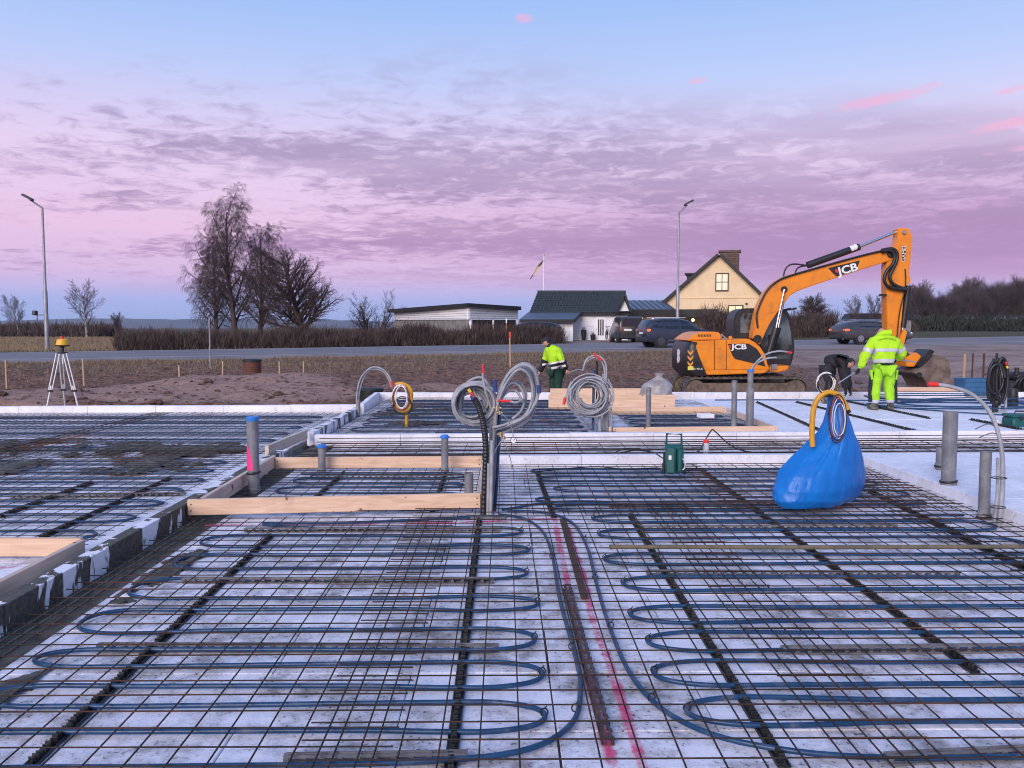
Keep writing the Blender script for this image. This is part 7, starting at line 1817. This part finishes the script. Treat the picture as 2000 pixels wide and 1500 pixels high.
# wood at the right
pro = [tree_meshes(30 + k, FAR, 14, .22, 'bark_far', 'twig_far') for k in range(4)]
random.seed(77)
for i in range(64):
    px_ = 1762 + (i + rnd(0, .9)) * 4.6; Y = rnd(165, 215); q = tree_at(px_, Y)
    top = 562 + 26 * abs(math.sin((px_ - 1730) / 62.0)) ** 1.5 if px_ < 1905 else 578 - (px_ - 1905) * .10
    if px_ < 1800: top = 575 + (1800 - px_) * .3
    top += rnd(-4, 12); H = (640 - top) * Y / F_PX + CAM_H - q.z
    put_tree('forest_tree', 'bare tall tree standing in the wood on the right horizon', *pro[i % 4], q, rnd(0, 6.3), H / 14.0, 'trees of the wood on the right horizon')

# ------------------------------------------------------------------ hedges, undergrowth
def twigs(count, path, hgt, thick, seed, m, name, label, cat, base=lambda x, y: ground_z(x, y), wid=.014, ln=.55, top_var=.5, kind=None):
    rr = random.Random(seed); mb = MB(); n_ = len(path) - 1
    seg = [(Vector(path[i + 1]) - Vector(path[i])).length for i in range(n_)]; tot = sum(seg)
    for _ in range(count):
        f = rr.random() * tot; i = 0
        while f > seg[i] and i < n_ - 1: f -= seg[i]; i += 1
        a = Vector(path[i]); b_ = Vector(path[i + 1]); d = (b_ - a).normalized(); q = a + d * f; nn = Vector((-d.y, d.x))
        q = q + nn * rr.gauss(0, thick * .32); h_ = hgt * (1 + top_var * noise.noise(Vector((q.x * .35, q.y * .35, seed))) + .3 * noise.noise(Vector((q.x * 1.7, q.y * 1.7, seed)))) * (.72 + .28 * rr.random())
        z0 = base(q.x, q.y); zz_ = z0 + max(0, rr.random() ** .8 * h_ - ln * .5)
        dr_ = Vector((rr.gauss(0, .35), rr.gauss(0, .35), 1)).normalized(); L_ = ln * rr.uniform(.5, 1.3)
        p0 = Vector((q.x, q.y, zz_)); p1 = p0 + dr_ * L_; s_ = Vector((rr.uniform(-1, 1), rr.uniform(-.4, .4), 0)).normalized() * wid
        mb.add([p0 - s_, p0 + s_, p1 + s_ * .4, p1 - s_ * .4], [(0, 1, 2, 3)])
    o = mb.build(name, m, None, None, fix=False)
    if kind: o['kind'] = kind
    tag(o, label, cat); return o
def behind(px_, off): 
    Y = 50.0
    for _ in range(8): x = A(px_, 640, Y).x; Y = road_near(x) + 8.6 + off
    return (A(px_, 640, Y).x, Y)
twigs(30000, [behind(225, 2.2), behind(500, 2.4), behind(800, 2.6), behind(1098, 2.8)], 1.22, 1.5, 3, 'hedge_twig', 'hedge', 'long leafless brown hedge along the far side of the road', 'hedge')
twigs(7000, [behind(1372, 5), behind(1440, 5.5), behind(1500, 6)], 2.1, 1.8, 4, 'hedge_twig', 'hedge', 'bare hedge in front of the yellow house beside the excavator cab', 'hedge', wid=.016)
twigs(7000, [behind(1548, 9), behind(1625, 9)], 2.0, 2.0, 5, 'hedge_twig', 'hedge', 'bare hedge between the excavator cab and the estate car', 'hedge', wid=.016)
twigs(9000, [(A(-60, 640, 130).x, 130), (A(220, 640, 125).x, 125)], 1.7, 6, 6, 'hedge_twig', 'thicket', 'low dark thicket along the left horizon', 'thicket', wid=.05, ln=1.0)
twigs(12000, [(A(1760, 640, 160).x, 160), (A(2080, 640, 160).x, 160)], 2.6, 6, 8, 'dark_leaf', 'undergrowth', 'dark low undergrowth below the wood on the right horizon', 'undergrowth', wid=.09, ln=1.1, kind='stuff')
twigs(12000, [(A(1500, 640, 150).x, 150), (A(1780, 640, 150).x, 150)], 1.5, 4, 9, 'hedge_twig', 'thicket', 'far brown thicket behind the estate car', 'thicket', wid=.06, ln=1.2)
t = thing('far_barn', 'low dark barn roof far behind the estate car', 'barn', tree_at(1712, 140))
mb = MB(); mb.box((0, 0, 1.0), (9, 5, 2.0)); mb.build('wall', 'wall_block', t)
mb = MB(); mb.prism([(-4.9, 2.0), (4.9, 2.0), (4.2, 3.0), (-4.2, 3.0)], -2.8, 2.8); mb.build('roof', 'trim_black', t)

# dry grass on the verge, clods of earth
rr = random.Random(2); mb = MB()
for _ in range(46000):
    x = rr.uniform(-30, 14); d = -abs(rr.gauss(0, 6.0)) - .5
    y = road_near(x) + d
    if y < 24 or d < -16 or fbm(x, y, .35, 3) + rr.uniform(-.25, .25) < -.02: continue
    z = ground_z(x, y); hgt = rr.uniform(.05, .20); a = rr.uniform(0, 6.28); s_ = Vector((math.cos(a), math.sin(a), 0)) * rr.uniform(.008, .02)
    tp_ = Vector((x, y, z + hgt)) + Vector((rr.gauss(0, .08), rr.gauss(0, .08), 0)); p0 = Vector((x, y, z - .01))
    mb.add([p0 - s_, p0 + s_, tp_], [(0, 1, 2)])
for _ in range(9000):
    px_ = rr.uniform(-60, 560); Y = rr.uniform(50, 110); x = A(px_, 640, Y).x
    if Y < road_near(x) + 9.5: continue
    z = ground_z(x, Y); hgt = rr.uniform(.08, .35); s_ = Vector((1, .2, 0)) * .03; p0 = Vector((x, Y, z)); mb.add([p0 - s_, p0 + s_, p0 + Vector((rr.gauss(0, .1), 0, hgt))], [(0, 1, 2)])
o = mb.build('dry_grass', 'dry_grass', None, None, fix=False, kind='stuff'); tag(o, 'dry brown grass on the road verge and field', 'grass')
mb = MB(); rr = random.Random(6)
def lump(x, y, r_):
    z = ground_z(x, y); n_ = 6; vs = []
    for i, (zr, rr_) in enumerate(((-.3, .8), (.15, 1.0), (.55, .7))):
        for k in range(n_): a = k * 2 * math.pi / n_ + i * .4; q = r_ * rr_ * rr.uniform(.7, 1.2); vs.append((x + q * math.cos(a), y + q * math.sin(a), z + r_ * zr * rr.uniform(.8, 1.2)))
    vs.append((x, y, z + r_ * .75)); fs = []
    for i in range(2):
        for k in range(n_): fs.append((i * n_ + k, i * n_ + (k + 1) % n_, (i + 1) * n_ + (k + 1) % n_, (i + 1) * n_ + k))
    for k in range(n_): fs.append((2 * n_ + k, 2 * n_ + (k + 1) % n_, 3 * n_))
    mb.add(vs, fs)
for _ in range(3200):
    y = 16.9 + abs(rr.gauss(0, 3.2)); x = rr.uniform(-18, 16)
    if x > -3.1 and y < 20.3: continue
    lump(x, y, min(.16, rr.paretovariate(2.2) * .022))
for _ in range(900): lump(rr.gauss(-6.0, 2.6), 18.3 + rr.gauss(0, .45), rr.uniform(.03, .10))
for _ in range(500): lump(rr.uniform(6, 26), rr.uniform(21, 34), min(.2, rr.paretovariate(2.0) * .03))
o = mb.build('earth_clods', 'clod', None, None, fix=False, kind='stuff'); tag(o, 'clods of brown earth strewn around the foundation', 'earth')

# air: thin haze, adding to the blue already in the far ridge's colour
mb = MB(); mb.box((0, 2000, 25), (9000, 4600, 60)); hz = mb.build('haze', None, None, kind='stuff'); tag(hz, 'thin evening haze over the whole landscape', 'haze')
hm = bpy.data.materials.new('haze'); hm.use_nodes = True; nt = hm.node_tree; nt.nodes.clear()
pv = nt.nodes.new('ShaderNodeVolumePrincipled'); pv.inputs['Color'].default_value = (.72, .80, .98, 1); pv.inputs['Density'].default_value = .00011; pv.inputs['Anisotropy'].default_value = 0.0
ou = nt.nodes.new('ShaderNodeOutputMaterial'); nt.links.new(pv.outputs[0], ou.inputs['Volume']); hz.data.materials.append(hm)
w.cycles.sampling_method = 'MANUAL'; w.cycles.sample_map_resolution = 256
SC.cycles.volume_bounces = 0
